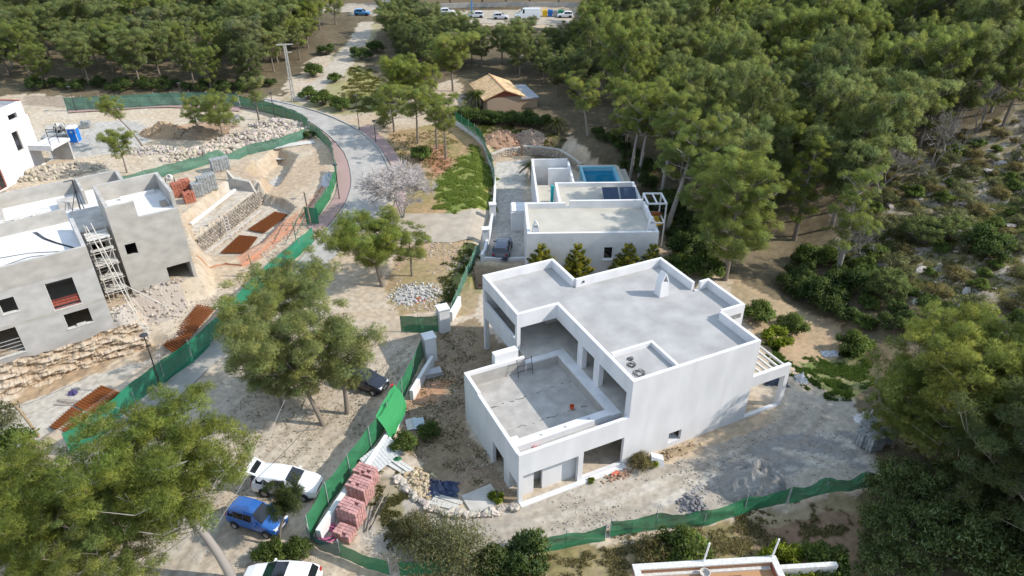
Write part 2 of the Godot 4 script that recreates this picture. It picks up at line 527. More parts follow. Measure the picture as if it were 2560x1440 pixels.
	# parking ground among the pines
	zone(vs([-25.77, -47.18, -21.01, -51.91, -11.79, -53.18, -7.9, -51.25, -7.79, -47.14, -9.03, -41.54, -12.06, -32.67, -13.02, -29.1, -12.57, -27.34, -10.16, -26.23, -8.86, -23.19, -21.71, -23.21, -25.14, -32, -25.13, -37.61]), Color(0.47, 0.39, 0.30), Color(0.55, 0.49, 0.41), 1.0, 0.04)
	zone(vs([-22.36, -31.66, -18.7, -31, -18.86, -27.35, -17.72, -23.2, -21.05, -23.21, -21.29, -27.35]), Color(0.52, 0.49, 0.44), Color(0.47, 0.42, 0.35), 0.8, 0.02)
	# drive of second villa
	zone(vs([-2.8, -65.68, -2.75, -74.49, -2.19, -83.99, -2.55, -90.87, -2.3, -94.66, 1.73, -95.45, 1.4, -66.66]), Color(0.40, 0.38, 0.36), Color(0.46, 0.44, 0.41), 0.2, 0.01)
	zone(vs([-2.3, -94.66, 2.31, -95.45, 1.69, -85.3, -2.11, -85.3]), Color(0.55, 0.53, 0.50), Color(0.50, 0.48, 0.45), 0.3, 0.01)

	# wheel tracks pressed into the bare ground, two ruts each
	var tracks := []
	for t in [vs([-2.01, -29.38, 1.27, -30, 5.74, -31.27, 10.02, -33.3, 14.07, -35.48, 17.78, -36.62, 21.9, -36.16, 24.2, -34.94]), vs([-0.98, -28.18, 3.02, -29.37, 7.21, -30.61, 11.83, -32.93, 15.92, -35.08, 20.86, -38.06, 23.56, -41.19]), vs([-16.12, -23.68, -16.44, -27.35, -15.98, -32.33, -14.02, -37.59, -11.92, -42.01, -9.49, -47.15, -7.76, -50.03]), vs([-19.44, -24.68, -19.15, -29.41, -18.31, -36.38, -17.42, -39.29]), vs([-9.96, -41.54, -11.1, -37.58, -12.64, -34.09, -14.72, -31.65]), vs([-30.27, -43.01, -29.31, -48.35, -28.01, -55.23, -26.08, -61.16, -24.31, -69.92]), vs([-30.23, -45.03, -29.1, -51.3, -27.45, -60.37, -25.58, -68.04])]:
		var c := sample(t, maxi(8, int(path_len(t) / 0.6)))
		for side in [-0.75, 0.75]:
			var line := PackedVector2Array()
			for q in c.size():
				var dv := (c[mini(q + 1, c.size() - 1)] - c[maxi(q - 1, 0)]).normalized().orthogonal()
				line.append(c[q] + dv * (side + 0.12 * noise_a.get_noise_1d(q * 3.0)))
			tracks.append(line)
	var rut := {}
	for line in tracks:
		for q in line.size() - 1:
			for e in 5:
				var p: Vector2 = line[q].lerp(line[q + 1], e / 5.0)
				for ox in 2:
					for oz in 2:
						rut[Vector2i(int(floor(p.x * 5.0)) + ox, int(floor(p.y * 5.0)) + oz)] = 1

	var rows := 470
	var cols := 520
	var zc := PackedFloat32Array()
	var z := -17.0
	for i in rows:
		zc.append(z)
		z -= 0.19 + 0.0030 * maxf(0.0, -z - 25.0) + (0.03 * maxf(0.0, -z - 200.0))
	var v := PackedVector3Array()
	var c := PackedColorArray()
	v.resize(rows * cols)
	c.resize(rows * cols)
	for i in rows:
		var zz := zc[i]
		var half := 24.0 - zz * 0.80
		for j in cols:
			var x := (float(j) / (cols - 1) * 2.0 - 1.0) * half
			var na := noise_a.get_noise_2d(x, zz)
			var nb := noise_b.get_noise_2d(x, zz)
			var nc := noise_c.get_noise_2d(x, zz)
			var rough := 0.05
			var c1 := earth
			var c2 := earth2
			var which := 0
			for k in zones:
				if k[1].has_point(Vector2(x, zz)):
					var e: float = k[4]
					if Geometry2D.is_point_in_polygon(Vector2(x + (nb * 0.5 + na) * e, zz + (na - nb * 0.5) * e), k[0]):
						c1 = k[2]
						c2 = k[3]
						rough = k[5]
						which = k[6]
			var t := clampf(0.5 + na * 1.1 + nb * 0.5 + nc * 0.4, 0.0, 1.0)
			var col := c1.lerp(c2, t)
			if which == 1 and nb + na * 0.4 > 0.3:
				col = Color(0.42, 0.38, 0.34)
			elif which == 1 and na < -0.12:
				col = Color(0.10, 0.12, 0.04)
			elif which == 2:
				var streak := noise_b.get_noise_2d(x * 0.16 + zz * 0.3, zz * 1.1 - x * 0.5)
				col = c1.lerp(Color(0.56, 0.53, 0.48), smoothstep(0.0, 0.25, streak + nb * 0.3))
			elif which == 3:
				var strata := noise_b.get_noise_2d(x * 0.3, (gy(x, zz) + x * 0.08) * 3.0)
				col = c1.lerp(Color(0.62, 0.55, 0.45), smoothstep(-0.1, 0.3, strata))
			var jit := 1.0 + 0.16 * noise_b.get_noise_2d(x * 5.3 + 90.0, zz * 5.3)
			var press := 0.0
			if rut.has(Vector2i(int(floor(x * 5.0 + 0.5)), int(floor(zz * 5.0 + 0.5)))) and nc + nb * 0.6 > -0.35:
				press = 0.035
				col = col.lerp(Color(0.36, 0.31, 0.25), 0.45)
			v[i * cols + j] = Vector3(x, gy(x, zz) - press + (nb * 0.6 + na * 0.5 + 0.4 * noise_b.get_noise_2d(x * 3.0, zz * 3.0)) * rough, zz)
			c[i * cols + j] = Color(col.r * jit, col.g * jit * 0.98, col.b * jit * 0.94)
	var idx := PackedInt32Array()
	idx.resize((rows - 1) * (cols - 1) * 6)
	var nrm := PackedVector3Array()
	nrm.resize(rows * cols)
	var w := 0
	for i in rows - 1:
		for j in cols - 1:
			var a := i * cols + j
			idx[w] = a
			idx[w + 1] = a + cols
			idx[w + 2] = a + cols + 1
			idx[w + 3] = a
			idx[w + 4] = a + cols + 1
			idx[w + 5] = a + 1
			w += 6
	for i in rows:
		for j in cols:
			var l := v[i * cols + maxi(j - 1, 0)]
			var r := v[i * cols + mini(j + 1, cols - 1)]
			var u := v[mini(i + 1, rows - 1) * cols + j]
			var d := v[maxi(i - 1, 0) * cols + j]
			nrm[i * cols + j] = (r - l).cross(u - d).normalized()
	var arr := []
	arr.resize(Mesh.ARRAY_MAX)
	arr[Mesh.ARRAY_VERTEX] = v
	arr[Mesh.ARRAY_NORMAL] = nrm
	arr[Mesh.ARRAY_COLOR] = c
	arr[Mesh.ARRAY_INDEX] = idx
	var m := ArrayMesh.new()
	m.add_surface_from_arrays(Mesh.PRIMITIVE_TRIANGLES, arr)
	structure("ground", m, M["ground"])


# quarried rock face below the concrete house: ledges and blocks of layered stone
func make_rock_face() -> void:
	var foot := sample(vs([-50.11, -42.31, -40.9, -42.79, -38.8, -44.69, -36.63, -46.81, -34.11, -48.6, -31.77, -50.01]), 150, true)
	var head := sample(vs([-50.47, -44.36, -40.79, -44.2, -38.3, -45.42, -36, -47.19, -33.65, -49.24, -32.61, -50.35]), 150, true)
	var b := MB.new()
	var rows := 22
	var pts := []
	var cols := []
	for i in 150:
		for j in rows + 1:
			var t := float(j) / rows
			var ledge := t + 0.06 * sin(t * 19.0 + noise_a.get_noise_1d(i * 0.4) * 6.0)
			var q := foot[i].lerp(head[i], clampf(ledge, 0.0, 1.0))
			var y := lerpf(-0.75, 2.1, t)
			var d := noise_b.get_noise_3d(q.x * 0.8, y * 3.4 + q.x * 0.3, q.y * 0.8)
			var e := noise_b.get_noise_3d(q.x * 3.4 + 50.0, y * 6.0, q.y * 3.4)
			pts.append(Vector3(q.x + (d * 0.34 + e * 0.2), y + e * 0.08, q.y + (d * 0.34 + e * 0.2) + 0.15))
			var k := 0.5 + d * 0.9 + e * 0.5
			cols.append(Color(0.40, 0.29, 0.19).lerp(Color(0.60, 0.51, 0.40), clampf(k, 0.0, 1.0)))
	for i in 149:
		for j in rows:
			b.col = cols[i * (rows + 1) + j]
			b.quad(pts[i * (rows + 1) + j], pts[i * (rows + 1) + j + 1], pts[(i + 1) * (rows + 1) + j + 1], pts[(i + 1) * (rows + 1) + j])
	structure("rock_face", b.done(), M["stone"])


# a sheet laid over the terrain between two edges
func strip(left: PackedVector2Array, right: PackedVector2Array, up: float, step := 0.8, cross := 4) -> ArrayMesh:
	var b := MB.new()
	var la := resample_n(left, right, step)
	var n: int = la[0].size()
	for i in n - 1:
		for k in cross:
			var t0 := float(k) / cross
			var t1 := float(k + 1) / cross
			b.quad(g3(la[0][i].lerp(la[1][i], t0), up), g3(la[0][i + 1].lerp(la[1][i + 1], t0), up), g3(la[0][i + 1].lerp(la[1][i + 1], t1), up), g3(la[0][i].lerp(la[1][i], t1), up))
	return b.done()


func path_len(p: PackedVector2Array) -> float:
	var s := 0.0
	for i in p.size() - 1:
		s += p[i].distance_to(p[i + 1])
	return s


# a smooth curve through the points, n samples
func sample(p: PackedVector2Array, n: int, smooth := true) -> PackedVector2Array:
	var cv := Curve2D.new()
	for i in p.size():
		var t := Vector2.ZERO
		if smooth and i > 0 and i < p.size() - 1:
			t = (p[i + 1] - p[i - 1]) / 6.0
		cv.add_point(p[i], -t, t)
	var r := PackedVector2Array()
	var ln := cv.get_baked_length()
	for i in n:
		r.append(cv.sample_baked(ln * i / (n - 1)))
	return r


func resample_n(l: PackedVector2Array, r: PackedVector2Array, step: float) -> Array:
	var n := maxi(2, int(maxf(path_len(l), path_len(r)) / step) + 1)
	return [sample(l, n), sample(r, n)]


# a kerb or wall that follows a line on the terrain
func ribbon(p: PackedVector2Array, width: float, lo: float, hi: float, step := 0.8, smooth := true) -> ArrayMesh:
	var n := maxi(2, int(path_len(p) / step) + 1)
	var s := sample(p, n, smooth)
	var b := MB.new()
	for i in n - 1:
		var d0 := (s[mini(i + 1, n - 1)] - s[maxi(i - 1, 0)]).normalized().orthogonal() * width * 0.5
		var d1 := (s[mini(i + 2, n - 1)] - s[i]).normalized().orthogonal() * width * 0.5
		var q := [s[i] + d0, s[i] - d0, s[i + 1] - d1, s[i + 1] + d1]
		var y0 := gy(s[i].x, s[i].y)
		var y1 := gy(s[i + 1].x, s[i + 1].y)
		var yy := [y0, y0, y1, y1]
		var bt := []
		var tp := []
		for k in 4:
			bt.append(Vector3(q[k].x, yy[k] + lo, q[k].y))
			tp.append(Vector3(q[k].x, yy[k] + hi, q[k].y))
		b.quad(tp[0], tp[1], tp[2], tp[3])
		b.quad(bt[0], tp[0], tp[3], bt[3])
		b.quad(bt[2], tp[2], tp[1], bt[1])
		if i == 0:
			b.quad(bt[1], tp[1], tp[0], bt[0])
		if i == n - 2:
			b.quad(bt[3], tp[3], tp[2], bt[2])
	return b.done()


func make_roads() -> void:
	var right := vs([-74.56, -117.41, -43.37, -117.37, -33.98, -112.31, -28.08, -107.58, -22.94, -101.87, -19.17, -95.29, -16.93, -89.07, -15.58, -82.79, -15.42, -77.08, -16.78, -71.86, -18.7, -65.76, -21.23, -58.22, -23.62, -50.79, -25.26, -45.82, -26.6, -41.1, -27.42, -37.2, -28.28, -33.75])
	var left := vs([-73.52, -115.42, -42.41, -114.22, -36.2, -110.83, -32.01, -106.9, -27.6, -101.08, -23.73, -94.3, -21.56, -87.77, -20.5, -82.81, -20.25, -78.2, -20.82, -72.88, -21.74, -68.96, -22.74, -61.15, -24.99, -53.2, -26.81, -48.31, -28.61, -43.01, -29.75, -39.31, -31.28, -36.01])
	structure("road", strip(left, right, 0.05), M["asphalt"])
	structure("kerb", ribbon(left, 0.22, -0.1, 0.17), M["kerb"])
	structure("kerb", ribbon(vs([-43.49, -117.77, -34.07, -112.68, -28.03, -107.94, -22.79, -102.03, -19.03, -95.44, -16.71, -89.07, -15.36, -83.03]), 0.22, -0.1, 0.17), M["kerb"])
	structure("pavement", strip(vs([-44.56, -112.7, -38.53, -109.92, -32.09, -104.68, -28.51, -99.83, -25.45, -93.87, -23.5, -87.78, -22.2, -81.63, -22.43, -76.55, -23.45, -71.88]), vs([-44.06, -114.22, -36.41, -110.64, -32.22, -106.72, -27.81, -100.93, -23.92, -94.15, -21.78, -87.78, -20.71, -82.81, -20.45, -78.2, -21.61, -69.91]), 0.15, 0.8, 2), M["paver"])
	structure("pavement", strip(vs([-23.48, -103.5, -18.96, -95.73, -16.13, -88.8, -14.76, -82.79, -14.31, -77.08, -15.11, -74.41]), vs([-22.18, -105.16, -17.67, -96.76, -15.1, -90.39, -13.58, -82.79, -13.09, -77.07, -13.82, -73.68]), 0.15, 0.8, 2), M["paver"])
	structure("pavement", strip(vs([-72.37, -111.98, -64.59, -113.48, -57.31, -115.01, -44.69, -113.08]), vs([-71.27, -110.14, -63.72, -111.6, -56.37, -112.71, -43.96, -110.84]), 0.15, 0.8, 2), M["paver"])
	structure("drive", strip(vs([-14.55, -75.46, -10.97, -75.45, -7.15, -75.44, -2.7, -77.8]), vs([-14.25, -68.94, -10.19, -68.46, -6.62, -68.17, -3.6, -69.73]), 0.07, 0.8, 4), M["drive"])
	structure("car_park", strip(vs([-21.42, -179.63, 0, -181.62, 15.62, -180.2]), vs([-19.58, -170.9, 0, -167.08, 13.8, -168.42]), 0.06, 1.0, 4), M["drive"])
	structure("car_park", strip(vs([-88.06, -180.58, -57.43, -183.08, -32.34, -187.4]), vs([-85.96, -175.69, -55.83, -177.26, -31.29, -180.49]), 0.06, 1.0, 3), M["drive"])



# ---------------------------------------------------------------- walls with openings
# splits x0..x1 by y0..y1 around the openings [xs, xe, ys, ye]
func cells(x0: float, x1: float, y0: float, y1: float, ops: Array) -> Array:
	var xs := [x0, x1]
	for o in ops:
		xs.append(clampf(o[0], x0, x1))
		xs.append(clampf(o[1], x0, x1))
	xs.sort()
	var out := []
	for i in xs.size() - 1:
		if xs[i + 1] - xs[i] < 0.005:
			continue
		var mid: float = (xs[i] + xs[i + 1]) * 0.5
		var cuts := []
		for o in ops:
			if o[0] < mid and o[1] > mid:
				cuts.append(o)
		cuts.sort_custom(func(p, q): return p[2] < q[2])
		var y := y0
		for o in cuts:
			if o[2] - y > 0.005:
				out.append([xs[i], xs[i + 1], y, o[2]])
			y = maxf(y, o[3])
		if y1 - y > 0.005:
			out.append([xs[i], xs[i + 1], y, y1])
	return out


# wall along a; outer face at b, thickness towards larger b (negative th: towards smaller b)
func wall_a(a0: float, a1: float, b: float, th: float, h0: float, h1: float, ops := []) -> ArrayMesh:
	var m := MB.new()
	for r in cells(a0, a1, h0, h1, ops):
		m.box(Vector3(r[0], r[2], minf(-b, -b - th)), Vector3(r[1], r[3], maxf(-b, -b - th)))
	return m.done()


func wall_b(b0: float, b1: float, a: float, th: float, h0: float, h1: float, ops := []) -> ArrayMesh:
	var m := MB.new()
	for r in cells(b0, b1, h0, h1, ops):
		m.box(Vector3(minf(a, a + th), r[2], -r[1]), Vector3(maxf(a, a + th), r[3], -r[0]))
	return m.done()


# flat slab: corners in a, b
func slab(a0: float, a1: float, b0: float, b1: float, h0: float, h1: float) -> ArrayMesh:
	return boxmesh(Vector3(a0, h0, -b1), Vector3(a1, h1, -b0))


func slabs(list: Array, h0: float, h1: float) -> ArrayMesh:
	var m := MB.new()
	for r in list:
		m.box(Vector3(r[0], h0, -r[3]), Vector3(r[1], h1, -r[2]))
	return m.done()


# the tapered chimney with a gabled hood and a triangular mouth on both ends; w along a, d along b
func chimney(parent: Node, a: float, b: float, h: float, w: float, d: float, hh: float, m: Material) -> void:
	var x0 := a
	var x1 := a + w
	var z0 := -b
	var z1 := -b - d
	var s := MB.new()
	var hb := hh * 0.62
	var t := 0.07
	s.hexa([Vector3(x0, h, z0), Vector3(x1, h, z0), Vector3(x1, h, z1), Vector3(x0, h, z1)],
		[Vector3(x0 + t, h + hb, z0 - t), Vector3(x1 - t, h + hb, z0 - t), Vector3(x1 - t, h + hb, z1 + t), Vector3(x0 + t, h + hb, z1 + t)])
	var c := part("chimney", s.done(), m, parent)
	var r := MB.new()
	var xm := (x0 + x1) * 0.5
	# two leaning slabs that meet in a ridge
	for sd in [-1.0, 1.0]:
		var xo: float = xm + sd * (w * 0.5 - t + 0.015)
		var xi: float = xm + sd * (w * 0.5 - t - 0.09)
		var b0 := [Vector3(xo, h + hb, z0 - t + 0.015), Vector3(xi, h + hb, z0 - t + 0.015), Vector3(xi, h + hb, z1 + t - 0.015), Vector3(xo, h + hb, z1 + t - 0.015)]
		var t0 := [Vector3(xm + sd * 0.05, h + hh, z0 - t + 0.015), Vector3(xm - sd * 0.02, h + hh - 0.1, z0 - t + 0.015), Vector3(xm - sd * 0.02, h + hh - 0.1, z1 + t - 0.015), Vector3(xm + sd * 0.05, h + hh, z1 + t - 0.015)]
		if sd > 0.0:
			b0.reverse()
			t0.reverse()
		r.hexa(b0, t0)
	part("chimney_hood", r.done(), m, c)


func cable_coil(at: Vector3, r: float, label: String) -> void:
	var m := MB.new()
	for k in 3:
		var pts := []
		var rad := []
		var ph := rng.randf() * TAU
		for i in 19:
			var a := TAU * i / 18.0 * 1.0 + ph
			var rr := r * (0.75 + 0.25 * sin(a * 2.0 + k * 2.1))
			pts.append(Vector3(cos(a) * rr + k * 0.06, 0.03 + 0.03 * k + 0.02 * sin(a * 3.0), sin(a) * rr))
			rad.append(0.02)
		m.tube(pts, rad, 5, false)
	var o := part("cable_coil", m.done(), M["dark_metal"], self, at)
	tag(o, label, "cable")


func make_main_villa() -> void:
	var v := thing("white_villa", Vector3(0.43, 0.0, -31.63), deg_to_rad(25.4), "large unfinished white villa with flat roof, chimney and empty pool terrace", "house")
	var W: Material = M["white"]
	var hu := 7.44
	var rf := 6.72
	# front and right hand walls of the tall volume
	part("front_wall", wall_a(8.2, 18.88, 0.0, 0.25, -0.7, hu, [[11.85, 12.95, 0.55, 1.5]]), W, v)
	part("window_lining", slabs([[11.87, 12.93, 0.27, 0.9]], 0.45, 0.54), W, v)
	part("side_wall", wall_b(0.25, 4.15, 18.63, 0.25, -0.7, hu, [[1.0, 3.6, 0.15, 2.6]]), W, v)
	part("bay_wall", wall_a(18.88, 21.1, 4.15, 0.25, -0.7, hu), W, v)
	part("bay_wall", wall_b(4.4, 8.47, 20.85, 0.25, -0.7, hu), W, v)
	part("bay_wall", wall_a(19.72, 20.85, 8.47, -0.25, -0.7, hu, [[19.0, 20.15, rf, 9.0]]), W, v)
	part("rear_wall", wall_b(8.47, 12.78, 19.47, 0.25, -0.7, hu), W, v)
	part("rear_wall", wall_a(11.33, 19.72, 13.03, -0.25, -0.7, hu), W, v)
	part("wing_wall", wall_b(13.03, 16.5, 11.08, 0.25, -0.7, hu), W, v)
	part("wing_wall", wall_a(4.81, 11.33, 16.75, -0.25, 3.3, hu), W, v)
	# open left side: fascia on columns
	part("fascia", wall_b(0.25, 10.27, 8.2, 0.25, 6.12, hu), W, v)
	part("fascia", wall_a(4.81, 8.45, 10.27, 0.25, 6.2, hu), W, v)
	part("fascia", wall_b(10.52, 16.5, 4.81, 0.25, 6.3, hu), W, v)
	part("balustrade", wall_b(10.55, 16.4, 4.81, 0.2, 3.45, 5.05), W, v)
	for c in [[8.2, 8.5, 0.25, 0.6], [8.2, 8.6, 4.0, 4.7], [8.2, 8.6, 6.3, 7.0]]:
		part("column", slab(c[0], c[1], c[2], c[3], 4.08, 6.12), W, v)
	for c in [[4.81, 5.11, 10.27, 10.6, 4.1, 6.2], [4.81, 5.16, 16.4, 16.75, -0.7, 3.3], [4.81, 5.06, 16.4, 16.5, 3.3, 6.3], [4.9, 5.2, 10.6, 10.9, -0.7, 3.45]]:
		part("column", slab(c[0], c[1], c[2], c[3], c[4], c[5]), W, v)
	# floors and roof
	part("roof_slab", slabs([[8.45, 18.63, 0.25, 4.15], [8.45, 20.85, 4.15, 8.22], [8.45, 19.47, 8.22, 10.52], [5.06, 19.47, 10.52, 12.78], [5.06, 11.08, 12.78, 16.5]], 6.32, rf), M["screed"], v)
	part("upper_floor", slabs([[8.2, 18.63, 0.25, 9.15], [5.06, 18.63, 9.15, 10.27], [5.01, 11.08, 10.27, 16.5]], 3.5, 4.08), M["concrete"], v)
	part("inner_wall", wall_b(0.3, 10.0, 12.0, 0.2, 4.08, 6.32, [[2.0, 3.0, 4.08, 6.1]]), M["concrete"], v)
	part("inner_wall", wall_a(8.6, 11.08, 12.6, 0.2, 4.08, 6.32), M["concrete"], v)
	# low kerb round the sunken roof field
	part("roof_kerb", wall_a(8.9, 12.35, 3.55, 0.22, rf, rf + 0.34), W, v)
	part("roof_kerb", wall_b(0.25, 3.55, 12.13, 0.22, rf, rf + 0.34), W, v)
	chimney(v, 16.5, 8.6, rf, 0.85, 0.8, 2.05, W)
	part("drain_spout", boxmesh(Vector3(11.9, 7.05, -13.02), Vector3(12.05, 7.2, -12.7)), M["dark_metal"], v)
	# lower block with the empty pool
	part("pool_wall", wall_a(0.0, 8.2, 0.0, 0.25, -0.9, 4.38, [[0.32, 4.42, 0.02, 2.5], [4.8, 7.98, 0.3, 2.72]]), W, v)
	part("pool_wall", wall_b(0.25, 6.6, 0.0, 0.25, -0.9, 4.30, [[0.25, 1.45, 0.0, 1.75], [2.3, 4.1, -0.1, 2.1]]), W, v)
	part("pool_wall", wall_b(6.6, 8.9, 0.0, 0.25, -0.9, 4.46), W, v)
	part("pool_wall", wall_a(0.0, 4.81, 9.15, -0.25, -0.9, 4.46), M["white2"], v)
	part("pool_wall_block", slab(2.5, 4.4, 9.17, 9.75, 3.6, 5.12), W, v)
	part("pool_floor", slab(0.25, 7.45, 1.0, 8.9, 2.85, 3.2), M["poolfloor"], v)
	part("pool_coping", slabs([[7.45, 8.2, 1.0, 9.14]], 3.2, 4.06), W, v)
	part("pool_coping", slabs([[0.25, 7.45, 1.1, 1.72]], 3.2, 4.06), W, v)
	part("pool_coping", slabs([[4.81, 7.45, 8.62, 9.14]], 3.2, 4.06), W, v)
	part("pool_gutter", slab(0.25, 8.2, 0.25, 1.1, 3.4, 3.62), M["screed"], v)
	part("pool_lining", slab(0.27, 4.8, 8.878, 8.898, 3.2, 4.2), M["poolfloor"], v)
	part("pool_lining", slab(7.428, 7.448, 1.72, 8.6, 3.2, 3.92), M["poolfloor"], v)
	part("pool_lining", slab(4.83, 7.42, 8.598, 8.618, 3.2, 3.92), M["poolfloor"], v)
	part("pool_step", slab(0.3, 0.95, 1.72, 2.25, 3.2, 3.85), W, v)
	for p in [[2.3, 1.4], [4.1, 1.4], [5.9, 1.4]]:
		var l := MB.new()
		l.lathe(Vector3(p[0], 4.062, -p[1]), [Vector2(0.001, 0.012), Vector2(0.1, 0.012), Vector2(0.12, 0.0)], 10)
		part("inlet_cap", l.done(), M["steel"], v)
	# dried puddle marks on the pool floor
	for s in [[0.4, 3.5, 7.2, 3.4], [0.6, 6.1, 7.3, 6.3]]:
		var m := MB.new()
		var n := 44
		for i in n:
			var t0 := float(i) / n
			var t1 := float(i + 1) / n
			var w0 := 0.02 + 0.10 * absf(noise_b.get_noise_1d(t0 * 30.0 + s[1] * 9.0))
			var w1 := 0.02 + 0.10 * absf(noise_b.get_noise_1d(t1 * 30.0 + s[1] * 9.0))
			if noise_b.get_noise_1d(t0 * 16.0 + s[3]) < 0.0:
				continue
			var a0: float = lerpf(s[0], s[2], t0)
			var a1: float = lerpf(s[0], s[2], t1)
			var b0: float = lerpf(s[1], s[3], t0) + 0.25 * noise_b.get_noise_1d(t0 * 14.0)
			var b1: float = lerpf(s[1], s[3], t1) + 0.25 * noise_b.get_noise_1d(t1 * 14.0)
			m.quad(Vector3(a0, 3.205, -b0 + w0), Vector3(a0, 3.205, -b0 - w0), Vector3(a1, 3.205, -b1 - w1), Vector3(a1, 3.205, -b1 + w1))
		var dk := part("dirt_streak", m.done(), mat("streak", Color(0.20, 0.18, 0.16), 0.8, T_GRAIN, 0.6), v)
		dk.set_meta("kind", "stuff")
	# recesses under the pool
	part("recess_wall", wall_a(0.25, 4.6, 0.52, 0.2, -0.7, 2.85, [[1.35, 2.0, 0.06, 2.5]]), W, v)
	part("recess_wall", wall_a(0.25, 4.6, 1.45, 0.2, -0.7, 2.85), W, v)
	part("recess_wall", wall_b(0.25, 3.4, 4.6, 0.18, -0.7, 2.85), W, v)
	part("recess_wall", wall_a(4.78, 8.2, 3.4, 0.2, -0.7, 2.85, [[6.9, 7.6, 0.0, 2.2]]), M["white2"], v)
	part("recess_floor", slab(0.25, 8.2, 0.252, 3.4, -0.3, 0.06), M["white2"], v)
	part("recess_step", slab(0.02, 8.18, -0.4, -0.004, -0.7, 0.17), W, v)
	# pergola on the right hand side
	part("pergola_beam", wall_a(18.88, 22.6, 0.0, 0.28, 3.2, 4.15), W, v)
	part("pergola_column", slab(22.2, 22.6, 0.0, 0.4, -0.7, 3.2), W, v)
	part("pergola_column", slab(22.25, 22.55, 4.6, 4.9, -0.7, 3.9), W, v)
	part("pergola_plinth", wall_a(18.88, 22.6, -0.02, 0.3, -0.8, 0.35, [[22.18, 22.62, -2.0, 1.0]]), W, v)
	part("pergola_floor", slab(18.88, 22.6, 0.3, 7.5, -0.6, 0.08), M["concrete"], v)
	for i in 6:
		part("pergola_slat", slab(19.2 + i * 0.56, 19.34 + i * 0.56, 0.28, 8.2 if i > 3 else 4.14, 3.98, 4.14), M["plank_white"], v)
	part("pergola_beam", wall_a(21.12, 22.6, 8.2, 0.25, 3.5, 4.15), W, v)

	# loose things on the villa
	var f := v.transform
	cable_coil(f * Vector3(9.6, rf, -2.3), 0.3, "small black cable coil on the villa roof beside the kerb")
	cable_coil(f * Vector3(9.55, rf, -1.3), 0.42, "larger tangled black cable coil near the villa roof corner")
	cable_coil(f * Vector3(9.9, rf, -2.9), 0.2, "smallest black cable tangle on the villa roof field")
	# ladder rack in the pool
	var lad := MB.new()
	for p in [[4.0, 8.3], [5.2, 8.3]]:
		lad.bar(Vector3(p[0], 3.2, -p[1]), Vector3(p[0], 4.7, -p[1] - 0.3), 0.035)
	for hh in [3.6, 4.05, 4.5]:
		lad.bar(Vector3(4.0, hh, -8.4 - (hh - 3.4) * 0.2), Vector3(5.2, hh, -8.4 - (hh - 3.4) * 0.2), 0.03)
	var lo := part("steel_rack", lad.done(), M["dark_metal"], self)
	lo.transform = f
	tag(lo, "thin dark steel rack leaning at the back of the empty pool", "rack")
	# crumpled pink membrane on the gutter, and a red bucket
	crumpled("plastic_sheet", f * Vector3(1.9, 3.64, -0.65), Vector3(1.1, 0.22, 0.6), mat("pink_sheet", Color(0.52, 0.24, 0.24), 0.7), "crumpled pink plastic sheet lying in the pool gutter", "sheet", 71)
	var bk := MB.new()
	bk.lathe(Vector3.ZERO, [Vector2(0.12, 0.0), Vector2(0.17, 0.3), Vector2(0.15, 0.3), Vector2(0.11, 0.03), Vector2(0.001, 0.03)], 12)
	var bo := part("bucket", bk.done(), M["orange_plastic"], self, f * Vector3(5.9, 3.21, -3.6))
	tag(bo, "small red bucket standing on the shaded pool floor", "bucket")


# a heap of folded sheet: a noisy dome with creases
func crumpled(called: String, at: Vector3, size: Vector3, m: Material, label: String, category: String, sd: int, group := "") -> Node3D:
	var b := MB.new()
	var n := 13
	var f := FastNoiseLite.new()
	f.seed = sd
	f.frequency = 0.35
	f.fractal_octaves = 3
	var p := []
	for i in n:
		for j in n:
			var x := float(i) / (n - 1) * 2.0 - 1.0
			var z := float(j) / (n - 1) * 2.0 - 1.0
			var r := maxf(absf(x), absf(z))
			var e := 1.0 + 0.35 * f.get_noise_2d(x * 9.0 + 40.0, z * 9.0)
			var y := (absf(f.get_noise_2d(i * 2.2, j * 2.2)) * 1.5 + 0.25) * (1.0 - r * r)
			p.append(at + Vector3(x * size.x * 0.5 * e, maxf(y, 0.0) * size.y + 0.004, z * size.z * 0.5 * e))
	for i in n - 1:
		for j in n - 1:
			b.quad(p[i * n + j], p[(i + 1) * n + j], p[(i + 1) * n + j + 1], p[i * n + j + 1])
	var o := part(called, b.done(), m, self)
	tag(o, label, category, group)
	return o



